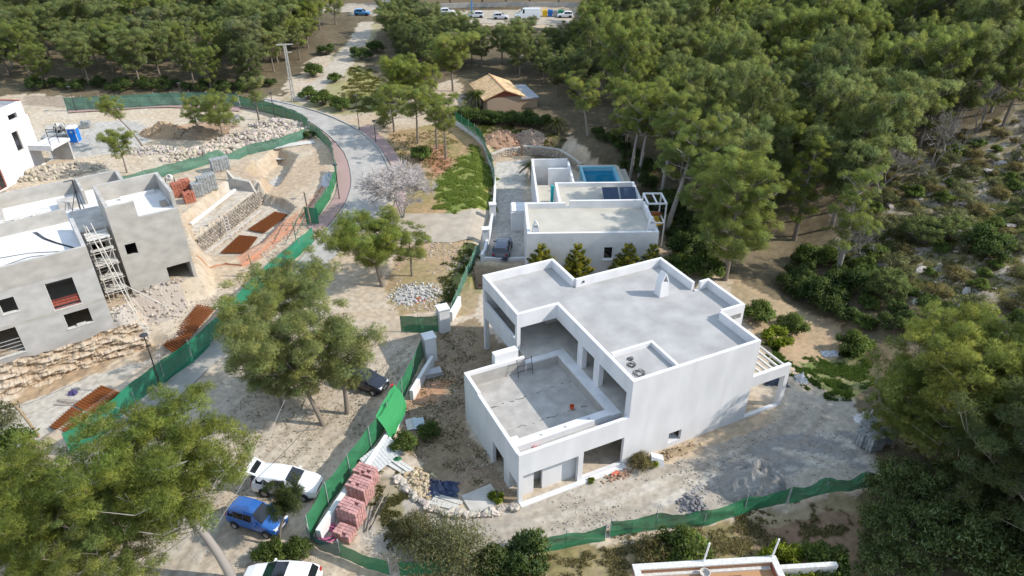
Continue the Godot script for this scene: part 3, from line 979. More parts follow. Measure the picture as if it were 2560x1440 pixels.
func make_second_villa() -> void:
	# local a along +x, b away from the camera
	var v := thing("white_villa_neighbour", Vector3(1.5, -0.6, -60.6), deg_to_rad(1.5), "finished white villa with cream roofs, solar panels and a blue pool", "house")
	var W: Material = M["white2"]
	var h1 := 5.8
	part("front_wall", wall_a(0.0, 12.9, 0.0, 0.3, -0.8, h1, [[7.6, 8.5, 2.9, 4.2]]), W, v)
	var win := part("window", wall_a(7.55, 8.55, 0.1, 0.06, 2.85, 4.25, [[7.65, 8.45, 2.95, 4.15]]), M["white_frame"], v)
	part("pane", slab(7.65, 8.45, 0.12, 0.14, 2.95, 4.15), M["glass_dark"], win)
	part("sill", slab(7.5, 8.6, -0.12, 0.02, 2.75, 2.84), M["white_frame"], win)
	part("side_wall", wall_b(0.3, 7.3, 0.0, 0.3, -0.8, h1), W, v)
	part("side_wall", wall_b(0.3, 7.3, 12.6, 0.3, -0.8, h1, [[2.0, 4.5, 0.3, 2.4]]), W, v)
	part("rear_parapet", wall_a(0.3, 4.4, 7.3, -0.3, -0.8, h1), W, v)
	part("rear_parapet", wall_a(4.4, 12.6, 7.3, -0.3, -0.8, h1 + 0.25, [[4.4, 4.8, 5.3, 9.0]]), W, v)
	part("roof_slab", slab(0.3, 12.6, 0.3, 7.0, 4.9, 5.2), M["creamroof"], v)
	chimney(v, 0.45, 0.35, 5.2, 0.75, 0.6, 1.7, W)
	chimney(v, 12.0, 0.9, 5.2, 0.75, 0.6, 1.7, W)
	# second volume with the solar panels
	part("mid_wall", wall_b(7.3, 15.0, 3.9, 0.3, -0.8, 4.7), W, v)
	part("mid_wall", wall_b(7.3, 15.0, 12.9, 0.3, -0.8, 4.7), W, v)
	part("mid_wall", wall_a(3.9, 13.2, 15.3, -0.3, -0.8, 4.7), W, v)
	part("roof_slab", slab(4.2, 12.9, 7.3, 15.0, 3.9, 4.2), M["creamroof"], v)
	for i in 2:
		var s := MB.new()
		var x0 := 9.0 + i * 1.95
		s.hexa([Vector3(x0, 4.28, -10.6), Vector3(x0 + 1.88, 4.28, -10.6), Vector3(x0 + 1.88, 5.1, -12.6), Vector3(x0, 5.1, -12.6)],
			[Vector3(x0, 4.36, -10.64), Vector3(x0 + 1.88, 4.36, -10.64), Vector3(x0 + 1.88, 5.18, -12.64), Vector3(x0, 5.18, -12.64)])
		var sp := part("solar_panel", s.done(), M["solar"], v)
		var fr := MB.new()
		for e in [0.0, 1.84]:
			fr.bar(Vector3(x0 + e + 0.02, 4.39, -10.63), Vector3(x0 + e + 0.02, 5.21, -12.63), 0.05, 0.04)
		fr.bar(Vector3(x0, 4.39, -10.62), Vector3(x0 + 1.88, 4.39, -10.62), 0.05, 0.04)
		part("panel_frame", fr.done(), M["steel"], sp)
		part("support", boxmesh(Vector3(x0 + 0.2, 4.2, -12.5), Vector3(x0 + 0.28, 5.05, -12.4)), M["steel"], sp)
		part("support", boxmesh(Vector3(x0 + 1.6, 4.2, -12.5), Vector3(x0 + 1.68, 5.05, -12.4)), M["steel"], sp)
	for i in 5:
		var ac := part("air_conditioner", boxmesh(Vector3(6.3 + i * 1.3, 4.2, -8.7), Vector3(7.15 + i * 1.3, 4.85, -8.35)), M["plank_white"], v)
		var gm := MB.new()
		gm.lathe(Vector3(0, 0, 0), [Vector2(0.001, 0.01), Vector2(0.22, 0.01), Vector2(0.25, 0.0)], 12)
		var gr := part("fan_grille", gm.done(), M["dark_metal"], ac, Vector3(6.72 + i * 1.3, 4.53, -8.345))
		gr.rotation.x = PI / 2
	part("tank", boxmesh(Vector3(11.2, 4.2, -9.9), Vector3(11.9, 4.75, -9.2)), M["plank_white"], v)
	# side passage and court
	part("court_wall", wall_b(7.32, 24.0, 1.6, 0.25, -0.8, 4.3), W, v)
	part("court_wall", wall_a(1.85, 6.2, 24.0, -0.25, -0.8, 4.3), W, v)
	part("court_wall", wall_b(16.0, 24.0, 6.2, 0.25, -0.8, 4.0), W, v)
	part("court_wall", wall_a(3.6, 6.2, 20.6, 0.25, -0.8, 4.3), W, v)
	part("court_block", slab(3.7, 6.1, 20.9, 23.5, -0.8, 3.2), W, v)
	part("terrace_floor", slab(1.85, 6.19, 7.32, 20.59, -0.5, 2.1), M["creamroof"], v)
	for i in 6:
		part("step", slab(2.2, 3.2, 11.0 + i * 0.45, 11.45 + i * 0.45, 2.1, 2.3 + i * 0.16), M["creamroof"], v)
	part("pool_edge_wall", wall_a(6.45, 8.0, 20.4, 0.25, -0.8, 2.6), W, v)
	part("porch_box", slab(-1.3, 1.55, 12.2, 14.8, -0.8, 2.3), W, v)
	part("porch_roof", slab(-1.2, 1.45, 12.3, 14.7, 2.302, 2.5), M["white"], v)
	# swimming pool
	part("pool_wall", wall_a(8.0, 12.6, 19.4, 0.3, -0.8, 2.3), M["pool_tile"], v)
	part("pool_wall", wall_a(8.0, 12.6, 25.2, -0.3, -0.8, 2.75), M["pool_tile"], v)
	part("pool_wall", wall_b(19.7, 24.9, 8.0, 0.3, -0.8, 2.75), M["pool_tile"], v)
	part("pool_wall", wall_b(19.7, 24.9, 12.3, 0.3, -0.8, 2.75), M["pool_tile"], v)
	part("pool_water", slab(8.3, 12.3, 19.7, 24.9, 0.4, 2.2), M["water"], v)
	part("pool_coping", slabs([[7.7, 12.9, 25.2, 25.6], [12.62, 13.1, 19.4, 25.2]], 2.45, 2.77), M["creamroof"], v)
	part("pool_deck", slabs([[13.12, 14.0, 19.0, 25.0]], -0.8, 2.4), M["creamroof"], v)
	# white steel frame on the right
	var fm := Vector3(13.3, -0.8, -7.6)
	for p in [[13.3, 7.7], [15.3, 7.7], [13.3, 10.4], [15.3, 10.4]]:
		part("frame_post", slab(p[0], p[0] + 0.14, p[1], p[1] + 0.14, -2.5, 5.2), M["white_frame"], v)
	for h in [2.9, 5.2]:
		for q in [[13.3, 15.44, 7.68, 7.84], [13.3, 15.44, 10.4, 10.56], [13.3, 13.46, 7.84, 10.4], [15.28, 15.44, 7.84, 10.4], [14.3, 14.42, 7.84, 10.4]]:
			part("frame_beam", slabs([q], h, h + 0.16), M["white_frame"], v)
	part("frame_floor", slab(13.5, 15.2, 7.9, 10.3, 2.6, 2.72), M["yellow"], v)
	part("planks_on_frame", slab(13.5, 15.2, 8.9, 9.6, 3.3, 3.5), M["rust"], v)
	part("teal_post", slab(3.4, 3.75, 14.4, 14.7, 2.1, 4.6), mat("teal", Color(0.02, 0.38, 0.40), 0.4), v)


func window_hole(parent: Node, a0: float, a1: float, h0: float, h1: float) -> void:
	# dark room behind a bare opening
	part("opening_reveal", slabs([[a0, a1, 0.03, 0.34]], h0 - 0.04, h0 + 0.005), M["render_light"], parent)


func make_concrete_house() -> void:
	var v := thing("concrete_house", Vector3(-34.5, 2.0, -49.9), deg_to_rad(36.5), "bare grey concrete house shell with square window holes and white roof", "house")
	var G: Material = M["render_grey"]
	var L: Material = M["render_light"]
	var t := 7.5
	var ops := [[-7.0, -5.9, 3.6, 4.9], [-3.7, -1.7, 2.7, 5.2], [-3.3, -1.4, 0.7, 2.1], [-9.6, -6.6, -0.1, 2.3]]
	part("front_wall", wall_a(-15.0, 0.0, 0.0, 0.3, -1.5, 5.6, ops), L, v)
	part("parapet_band", wall_a(-15.0, 0.0, -0.02, 0.32, 5.6, t), G, v)
	for q in ops:
		part("window_sill", slab(q[0] - 0.06, q[1] + 0.06, -0.05, 0.28, q[2] - 0.07, q[2] + 0.012), M["plank_white"], v)
		part("window_jamb", slab(q[0] - 0.001, q[0] + 0.06, -0.012, 0.27, q[2] + 0.012, q[3]), M["plank_white"], v)
	part("slab_line", slab(-15.0, 0.0, -0.014, 0.0, 2.38, 2.62), G, v)
	part("end_wall", wall_b(0.3, 6.6, -0.3, 0.3, -1.5, t), L, v)
	part("rear_wall", wall_a(-15.0, -0.3, 9.0, 0.3, -1.5, t), G, v)
	part("roof_slab", slab(-15.0, -0.3, 0.3, 9.0, 5.9, 6.3), M["white2"], v)
	part("floor_slab", slab(-15.0, -0.3, 0.3, 9.0, 2.4, 2.6), M["concrete"], v)
	part("room_wall", wall_a(-15.0, -0.3, 5.0, 0.2, -0.5, 5.9), M["concrete"], v)
	# red brick lining and railing bars in the tall opening
	for r in 4:
		var row := MB.new()
		for c in 6:
			row.box(Vector3(-3.66 + c * 0.325, 2.62 + r * 0.2, -0.27), Vector3(-3.36 + c * 0.325, 2.8 + r * 0.2, -0.12))
		if r > 1:
			part("brick_row", row.done(), M["brick_wall"], v)
		part("guard_bar", boxmesh(Vector3(-3.69, 2.75 + r * 0.27, -0.09), Vector3(-1.71, 2.79 + r * 0.27, -0.05)), mat("red_bar", Color(0.35, 0.06, 0.05), 0.5), v)
	for r in 4:
		part("guard_bar", boxmesh(Vector3(-9.59, 0.2 + r * 0.33, -0.1), Vector3(-6.61, 0.25 + r * 0.33, -0.05)), M["steel"], v)
	part("sill_board", boxmesh(Vector3(-2.6, 0.7, -0.2), Vector3(-1.9, 0.86, 0.05)), M["plank_white"], v)
	# recessed link between the block and the tower
	part("link_wall", wall_a(0.0, 2.4, 6.6, 0.3, -1.5, t - 1.5, [[0.6, 1.7, 3.2, 4.6], [0.5, 1.8, 0.0, 2.2]]), G, v)
	part("link_roof", slab(0.0, 2.4, 6.9, 12.0, 5.6, 6.0), M["concrete"], v)
	# tower
	var tops := [[2.9, 3.8, 4.2, 5.2], [5.6, 7.75, -0.1, 1.6]]
	part("tower_front", wall_a(2.4, 4.7, 3.95, 0.3, -1.5, 8.75, [[2.95, 3.85, 3.9, 5.0]]), G, v)
	part("tower_front", wall_a(4.7, 8.05, 3.95, 0.3, -1.5, 7.2, [[5.7, 7.8, 0.0, 1.75]]), G, v)
	part("tower_side", wall_b(4.25, 9.7, 7.75, 0.3, -1.5, 8.75), G, v)
	part("tower_side", wall_b(4.25, 9.7, 2.4, 0.3, -1.5, 8.75), G, v)
	part("tower_rear", wall_a(2.4, 8.05, 9.7, 0.3, -1.5, 8.75), G, v)
	part("tower_floor", slab(2.7, 7.75, 4.25, 9.7, 6.85, 7.18), M["white2"], v)
	part("tower_floor", slab(2.7, 7.75, 4.25, 9.7, 2.2, 2.4), M["concrete"], v)
	part("tower_kerb", wall_a(4.2, 7.2, 8.9, 0.2, 7.18, 7.5), M["white2"], v)
	part("tower_box", slab(6.9, 7.5, 5.0, 5.7, 7.18, 7.6), M["greywood"], v)
	# rear court with high parapets
	part("court_wall", wall_a(-5.0, 5.2, 17.2, 0.3, -1.0, 7.2), G, v)
	part("court_wall", wall_b(9.4, 17.2, -5.3, 0.3, -1.0, 7.2), G, v)
	part("court_wall", wall_b(12.0, 17.2, 5.2, 0.3, -1.0, 7.2), G, v)
	part("court_wall", wall_b(13.5, 17.2, 1.6, 0.25, -1.0, 7.2), G, v)
	part("court_floor", slab(-5.0, 5.2, 9.3, 17.2, 5.4, 5.8), M["white2"], v)
	part("court_box", slab(-0.6, 1.0, 13.2, 14.6, 5.8, 6.5), M["concrete"], v)
	for i in 9:
		part("roof_block", slab(-14.0 + i * 1.4, -13.3 + i * 1.4, 9.02, 9.28, t, t + 0.22), M["plank_white"], v)
	# cables trailing over the roof
	var f := v.transform
	var names := ["long black cable running straight over the white concrete roof", "black cable looping in a wide bow over the concrete roof", "black cable bundle hanging to the roof corner by the scaffold"]
	var runs := [[[-12.0, 5.5], [-7.0, 4.8], [-4.0, 4.2], [-1.2, 2.6], [-0.6, 1.6]], [[-9.0, 2.2], [-6.0, 2.9], [-4.0, 3.4], [-2.0, 2.6], [-0.7, 1.9]], [[-3.2, 8.4], [-2.7, 6.5], [-2.0, 5.0], [-1.1, 3.4], [-0.5, 2.2]]]
	for k in 3:
		var m := MB.new()
		for dd in (3 if k == 2 else 1):
			var pts := []
			var rad := []
			var s := sample(PackedVector2Array(runs[k].map(func(q): return Vector2(q[0], q[1]))), 24)
			for q in s:
				pts.append(Vector3(q.x + dd * 0.12, 6.33, -q.y + dd * 0.07))
				rad.append(0.028)
			m.tube(pts, rad, 5)
		var o := part("cable", m.done(), M["dark_metal"], self)
		o.transform = f
		tag(o, names[k], "cable")
	var stool := MB.new()
	stool.lathe(Vector3(0, 0.45, 0), [Vector2(0.001, 0.06), Vector2(0.42, 0.06), Vector2(0.44, 0.0), Vector2(0.001, 0.0)], 14)
	for k in 4:
		stool.bar(Vector3(0.28 * cos(k * PI / 2), 0.45, 0.28 * sin(k * PI / 2)), Vector3(0.36 * cos(k * PI / 2), 0.0, 0.36 * sin(k * PI / 2)), 0.04)
	var so := part("round_stand", stool.done(), M["dark_metal"], self, f * Vector3(-4.1, 6.3, -1.4))
	tag(so, "dark round stand with four legs on the white concrete roof", "stand")
	# tall gin pole on the court roof
	var gp := MB.new()
	gp.bar(Vector3(0, 0, 0), Vector3(0.2, 3.0, 0), 0.09)
	gp.bar(Vector3(0.2, 3.0, 0), Vector3(-0.5, 2.9, 0.3), 0.07)
	gp.bar(Vector3(0.6, 0, 0.3), Vector3(0.2, 2.2, 0), 0.06)
	gp.bar(Vector3(-0.5, 0, 0.5), Vector3(0.2, 2.2, 0), 0.06)
	var go := part("hoist", gp.done(), M["dark_metal"], self, f * Vector3(1.0, 5.8, -12.6))
	tag(go, "dark tripod hoist standing on the court roof of the concrete house", "hoist")
	scaffold(f)
	heap("rubble_heap", Vector2(-33.02, -54.92), 2.6, 0.55, 130, 0.22, Color(0.52, 0.46, 0.40), "low heap of broken masonry below the concrete tower", "rubble", 5)
	heap("rubble_heap", Vector2(-34.23, -51.12), 1.8, 0.6, 90, 0.22, Color(0.55, 0.51, 0.46), "pale mortar rubble heap at the foot of the scaffold", "rubble", 6)


func scaffold(f: Transform3D) -> void:
	var s := thing("scaffold", f.origin, f.basis.get_euler().y, "pale timber and tube scaffold between the concrete block and tower", "scaffold")
	var P: Material = mat("scaffold_pale", Color(0.50, 0.47, 0.43), 0.7)
	for x in [0.45, 1.25, 2.0]:
		for b in [3.6, 4.6, 5.8]:
			var m := MB.new()
			m.bar(Vector3(x, -0.6, -b), Vector3(x + rng.randf_range(-0.1, 0.1), 6.6 + rng.randf_range(-0.5, 0.8), -b), 0.06)
			part("upright", m.done(), P, s)
	for h in [0.9, 2.2, 3.6, 5.0, 6.1]:
		for b in [3.6, 5.8]:
			var m := MB.new()
			m.bar(Vector3(0.2, h, -b), Vector3(2.2, h + rng.randf_range(-0.1, 0.1), -b), 0.05)
			part("ledger", m.done(), P, s)
		for x in [0.45, 2.0]:
			var m := MB.new()
			m.bar(Vector3(x, h + 0.08, -3.4), Vector3(x, h + 0.08, -6.0), 0.05)
			part("ledger", m.done(), P, s)
		for k in 3:
			if rng.randf() < 0.8:
				part("deck_plank", slab(0.3, 2.1, 3.7 + k * 0.65, 4.2 + k * 0.65, h + 0.12, h + 0.17), M["plank_white"], s)
	for k in 5:
		var m := MB.new()
		m.bar(Vector3(rng.randf_range(0.3, 2.0), 0.2 + k * 1.2, -3.45), Vector3(rng.randf_range(0.3, 2.0), 1.6 + k * 1.2, -3.4), 0.05)
		part("brace", m.done(), P, s)
	# long poles leaning down to the ground
	for q in [[1.6, 0.9, 4.4, 0.2], [0.6, 6.8, 1.8, -0.1], [1.0, 7.0, 2.0, -0.3]]:
		var m := MB.new()
		m.bar(Vector3(q[0], q[1] + 1.0, -3.3), Vector3(q[2], -0.5, -1.2 + q[3]), 0.06)
		part("leaning_pole", m.done(), M["plank_white"], s)


# loose stones: one ground mound with stones pressed into it
func stone_mesh(sd: int) -> ArrayMesh:
	var r := RandomNumberGenerator.new()
	r.seed = sd
	var b := MB.new()
	var pts := []
	var rows := [[0.0, -0.38], [0.42, -0.3], [0.55, 0.02], [0.42, 0.3], [0.0, 0.4]]
	var ring := []
	for i in rows.size():
		var l := []
		for k in 6:
			var a := TAU * (k + 0.3 * (i % 2)) / 6.0
			var rr: float = rows[i][0] * r.randf_range(0.75, 1.2)
			l.append(Vector3(cos(a) * rr, rows[i][1] * r.randf_range(0.85, 1.15), sin(a) * rr * 0.85))
		ring.append(l)
	for i in 4:
		for k in 6:
			var j := (k + 1) % 6
			b.quad(ring[i][k], ring[i + 1][k], ring[i + 1][j], ring[i][j])
	return b.done()


var stones := []


func stone_variants() -> Array:
	if stones.is_empty():
		for i in 6:
			stones.append(stone_mesh(300 + i))
	return stones


func on_ground(o: Node3D, p: Vector3) -> Vector3:
	var w := o.transform * Vector3(p.x, 0.0, p.z)
	return Vector3(p.x, p.y + gy(w.x, w.z) - o.position.y, p.z)


func heap(called: String, at: Vector2, radius: float, high: float, count: int, size: float, lin: Color, label: String, category: String, sd: int, stretch := Vector2.ONE, turn := 0.0) -> Node3D:
	var r := RandomNumberGenerator.new()
	r.seed = sd * 77
	var o := thing(called, g3(at), turn, label, category)
	var b := MB.new()
	var n := 22
	var p := []
	for i in n + 1:
		for j in n + 1:
			var x := float(i) / n * 2.0 - 1.0
			var z := float(j) / n * 2.0 - 1.0
			var d := sqrt(x * x + z * z)
			var y := high * pow(maxf(0.0, 1.0 - d), 0.8) * (1.0 + 0.5 * noise_b.get_noise_2d(x * 4.0 + sd * 9.0, z * 4.0)) - 0.1 - 0.5 * maxf(0.0, d - 1.0)
			p.append(on_ground(o, Vector3(x * radius * stretch.x, y, z * radius * stretch.y)))
	for i in n:
		for j in n:
			b.quad(p[i * (n + 1) + j], p[(i + 1) * (n + 1) + j], p[(i + 1) * (n + 1) + j + 1], p[i * (n + 1) + j + 1])
	part("mound", b.done(), mat("heap_%d" % sd, lin * 0.9, 0.95, T_GRAIN, 0.5, 2.0), o)
	if count > 0:
		var mm := MultiMesh.new()
		mm.transform_format = MultiMesh.TRANSFORM_3D
		mm.use_colors = true
		mm.mesh = stone_variants()[sd % 6]
		mm.instance_count = count
		for i in count:
			var a := r.randf() * TAU
			var d := sqrt(r.randf()) * 1.05
			var q := Vector3(cos(a) * d * radius * stretch.x, 0, sin(a) * d * radius * stretch.y)
			q.y = high * pow(maxf(0.0, 1.0 - d), 0.8) + size * 0.1 - 0.04
			q = on_ground(o, q)
			var s := size * r.randf_range(0.5, 1.6)
			mm.set_instance_transform(i, Transform3D(Basis.from_euler(Vector3(r.randf() * 6.0, r.randf() * 6.0, r.randf() * 6.0)).scaled(Vector3(s, s, s)), q))
			var k := r.randf_range(0.75, 1.25)
			mm.set_instance_color(i, Color(lin.r * k, lin.g * k * r.randf_range(0.94, 1.04), lin.b * k * r.randf_range(0.9, 1.05)))
		var mi := MultiMeshInstance3D.new()
		mi.name = "loose_stones"
		mi.multimesh = mm
		mi.material_override = M["stone"]
		mi.set_meta("kind", "stuff")
		o.add_child(mi)
	return o


func make_other_buildings() -> void:
	var W: Material = M["white"]
	# white house at the left edge
	var v := thing("white_house", Vector3(-64.8, 0.5, -80.5), deg_to_rad(-4.5), "tall white house with red framed openings at the upper left edge", "house")
	part("sun_wall", wall_b(-2.5, 10.0, 0.0, -0.3, -1.0, 7.2, [[0.3, 2.4, 0.1, 2.5], [6.2, 7.3, 3.4, 5.9], [3.0, 5.0, -2.0, -1.5]]), W, v)
	part("end_wall", wall_a(-14.0, -0.3, 10.0, -0.3, -1.0, 9.0), W, v)
	part("near_wall", wall_a(-14.0, -0.3, -2.5, 0.3, -1.0, 7.2), W, v)
	part("roof_slab", slab(-14.0, -0.3, -2.2, 9.7, 6.3, 6.6), M["screed"], v)
	part("upper_room", wall_b(5.0, 9.7, -0.32, -0.3, 6.6, 9.0, [[7.0, 8.6, 7.2, 7.9]]), W, v)
	part("upper_room", wall_a(-14.0, -0.62, 5.0, 0.3, 6.6, 9.0), W, v)
	part("upper_roof", slab(-14.0, -0.62, 5.3, 9.7, 8.2, 8.5), M["screed"], v)
	part("parapet_cap", slabs([[-14.0, -0.28, 9.68, 10.02]], 9.0, 9.1), M["brick_wall"], v)
	part("room_back", wall_b(-2.2, 9.7, -3.5, 0.2, -1.0, 6.3), M["concrete"], v)
	var fr := part("window", wall_b(0.3, 2.4, -0.1, -0.08, 0.1, 2.5, [[0.42, 1.3, 0.15, 2.38], [1.4, 2.28, 0.15, 2.38]]), M["brick_wall"], v)
	part("pane", wall_b(0.42, 2.28, -0.13, -0.02, 0.15, 2.38), M["glass_dark"], fr)
	var fr2 := part("window", wall_b(6.2, 7.3, -0.1, -0.08, 3.4, 5.9, [[6.28, 7.22, 3.48, 5.82]]), M["greywood"], v)
	part("pane", wall_b(6.28, 7.22, -0.14, -0.02, 3.48, 5.82), M["glass_dark"], fr2)
	part("balcony", slab(0.0, 3.2, 8.2, 12.0, 3.0, 3.35), W, v)
	part("balcony_fascia", slab(0.0, 3.25, 8.0, 8.2, 2.9, 3.6), W, v)
	for p in [[3.0, 8.3], [3.0, 11.8], [0.2, 11.8], [1.6, 11.8], [3.0, 10.0]]:
		part("balcony_post", slab(p[0], p[0] + 0.06, p[1], p[1] + 0.06, 3.35, 4.5), M["dark_metal"], v)
	part("balcony_rail", slabs([[2.99, 3.08, 8.2, 11.9], [0.2, 2.99, 11.79, 11.88]], 4.45, 4.52), M["dark_metal"], v)
	part("support_wall", wall_a(0.0, 3.0, 12.0, -0.3, -1.0, 3.0), M["render_light"], v)

	# stone cottage with tiled roof and a flat annex
	var c := thing("stone_cottage", Vector3(-3.9, 1.6, -109.5), deg_to_rad(16.0), "small stone cottage with a pale tiled gable roof and grey annex", "house")
	part("stone_wall", wall_a(0.0, 5.6, 0.0, 0.4, -1.0, 2.6), mat("cottage_stone", Color(0.42, 0.32, 0.23), 0.95, T_GRAIN, 0.9, 3.0), c)
	part("stone_wall", wall_b(0.4, 9.0, 0.0, 0.4, -1.0, 2.6, [[3.0, 4.0, -0.5, 1.6]]), M["cottage_stone"], c)
	part("stone_wall", wall_b(0.4, 9.0, 5.2, 0.4, -1.0, 2.6), M["cottage_stone"], c)
	part("stone_wall", wall_a(0.0, 5.6, 9.4, -0.4, -1.0, 2.6), M["cottage_stone"], c)
	var gb := MB.new()
	gb.tri(Vector3(0.02, 2.6, -0.3), Vector3(2.8, 3.75, -0.3), Vector3(5.58, 2.6, -0.3))
	gb.tri(Vector3(0.02, 2.6, -9.2), Vector3(5.58, 2.6, -9.2), Vector3(2.8, 3.75, -9.2))
	part("gable", gb.done(), M["brick_wall"], c)
	for sd in [-1.0, 1.0]:
		var xr := 2.8
		var xe: float = 2.8 + sd * 3.5
		var b0 := [Vector3(xr, 3.72, 0.35), Vector3(xe, 2.35, 0.35), Vector3(xe, 2.35, -9.8), Vector3(xr, 3.72, -9.8)]
		var t0 := [Vector3(xr, 3.86, 0.35), Vector3(xe, 2.47, 0.35), Vector3(xe, 2.47, -9.8), Vector3(xr, 3.86, -9.8)]
		if sd < 0.0:
			b0.reverse()
			t0.reverse()
		var sl := MB.new()
		sl.hexa(b0, t0)
		var rp := part("roof_slope", sl.done(), M["terracotta"], c)
		# rows of barrel tiles
		var tile := MB.new()
		for k in 5:
			var a0 := PI * k / 5.0
			var a1 := PI * (k + 1) / 5.0
			tile.quad(Vector3(0.13 * cos(a0), 0.09 * sin(a0), 0.3), Vector3(0.10 * cos(a0), 0.08 * sin(a0), -0.32), Vector3(0.10 * cos(a1), 0.08 * sin(a1), -0.32), Vector3(0.13 * cos(a1), 0.09 * sin(a1), 0.3))
		var tm := tile.done()
		var mm := MultiMesh.new()
		mm.transform_format = MultiMesh.TRANSFORM_3D
		mm.use_colors = true
		mm.mesh = tm
		var nx := 34
		var ny := 7
		mm.instance_count = nx * ny
		var dirv := Vector3(xe - xr, 2.47 - 3.86, 0.0)
		var bs := Basis(Vector3(0, 0, 1) * sd, dirv.normalized().cross(Vector3(0, 0, 1) * sd) * -1.0, dirv.normalized())
		if bs.y.y < 0.0:
			bs = Basis(-bs.x, -bs.y, bs.z)
		for i in nx:
			for j in ny:
				var q := Vector3(xr, 3.87, 0.2 - i * 0.295) + dirv * ((j + 0.5) / ny)
				mm.set_instance_transform(i * ny + j, Transform3D(bs, q))
				var kk := rng.randf_range(0.8, 1.25)
				mm.set_instance_color(i * ny + j, Color(kk, kk * rng.randf_range(0.92, 1.04), kk * rng.randf_range(0.85, 1.05)))
		var mi := MultiMeshInstance3D.new()
		mi.name = "roof_tiles"
		mi.multimesh = mm
		mi.material_override = M["roof_tile"]
		mi.set_meta("kind", "stuff")
		rp.add_child(mi)
	part("ridge", boxmesh(Vector3(2.68, 3.84, -9.8), Vector3(2.92, 3.98, 0.37)), M["terracotta"], c)
	part("annex", slab(5.6, 8.7, 1.2, 8.6, -1.0, 1.7), M["cottage_stone"], c)
	part("annex_roof", slab(5.62, 8.9, 1.0, 8.8, 1.7, 1.95), mat("annex_grey", Color(0.40, 0.42, 0.45), 0.7, T_MID, 0.3), c)

	# roof terrace at the lower edge of the picture
	var r := thing("terrace_house", Vector3(6.75, 0.0, -24.9), deg_to_rad(4.0), "terracotta roof terrace with brick parapet and white copings at bottom", "house")
	part("house_wall", slab(0.0, 8.0, -7.0, -0.01, -1.0, 2.0), M["plank_white"], r)
	part("terrace_floor", slab(0.25, 7.75, -7.0, -0.25, 2.0, 2.28), M["terracotta"], r)
	part("parapet", wall_a(0.0, 8.0, 0.0, -0.22, 2.002, 2.72), M["red_block"], r)
	for i in 32:
		for j in 2:
			part("brick", boxmesh(Vector3(0.28 + i * 0.235 + (j % 2) * 0.06, 2.43 + j * 0.14, 0.216), Vector3(0.28 + i * 0.235 + (j % 2) * 0.06 + 0.2, 2.54 + j * 0.14, 0.235)), M["terracotta"], r)
	part("coping", slab(-0.08, 8.08, -0.3, 0.08, 2.72, 2.82), M["plank_white"], r)
	part("coping", slab(0.3, 7.7, -0.42, -0.225, 2.285, 2.39), M["plank_white"], r)
	part("parapet", wall_b(-7.0, -0.22, 7.78, 0.22, 2.002, 2.72), M["red_block"], r)
	part("coping", slab(7.72, 8.08, -7.0, -0.3, 2.722, 2.82), M["plank_white"], r)
	part("parapet", wall_b(-7.0, -0.22, 0.0, 0.22, 2.002, 2.72), M["plank_white"], r)
	part("coping", slab(-0.06, 0.3, -7.0, -0.3, 2.722, 2.82), M["plank_white"], r)
	for x in [3.95, 7.85]:
		var pm := MB.new()
		pm.tube([Vector3(x, 2.82, 0.0), Vector3(x + 0.1, 4.3, 0.0)], [0.05, 0.05], 8)
		part("flag_post", pm.done(), M["white_frame"], r)
	part("hatch", boxmesh(Vector3(5.2, 2.28, 0.7), Vector3(5.9, 2.36, 1.5)), mat("hatch_brown", Color(0.14, 0.08, 0.05), 0.6), r)
	part("side_coping", slab(8.1, 11.9, -0.1, 0.2, 1.6, 1.8), M["plank_white"], r)
	part("side_wall", slab(8.1, 11.9, -0.05, 0.15, -1.0, 1.6), M["plank_white"], r)
	var urn := MB.new()
	urn.lathe(Vector3.ZERO, [Vector2(0.1, 0.0), Vector2(0.24, 0.18), Vector2(0.3, 0.42), Vector2(0.26, 0.42), Vector2(0.2, 0.2), Vector2(0.001, 0.2)], 12)
	var uo := part("urn", urn.done(), M["concrete"], self, r.transform * Vector3(3.85, 2.28, 0.62))
	tag(uo, "round grey stone urn on the terracotta terrace by the parapet", "urn")



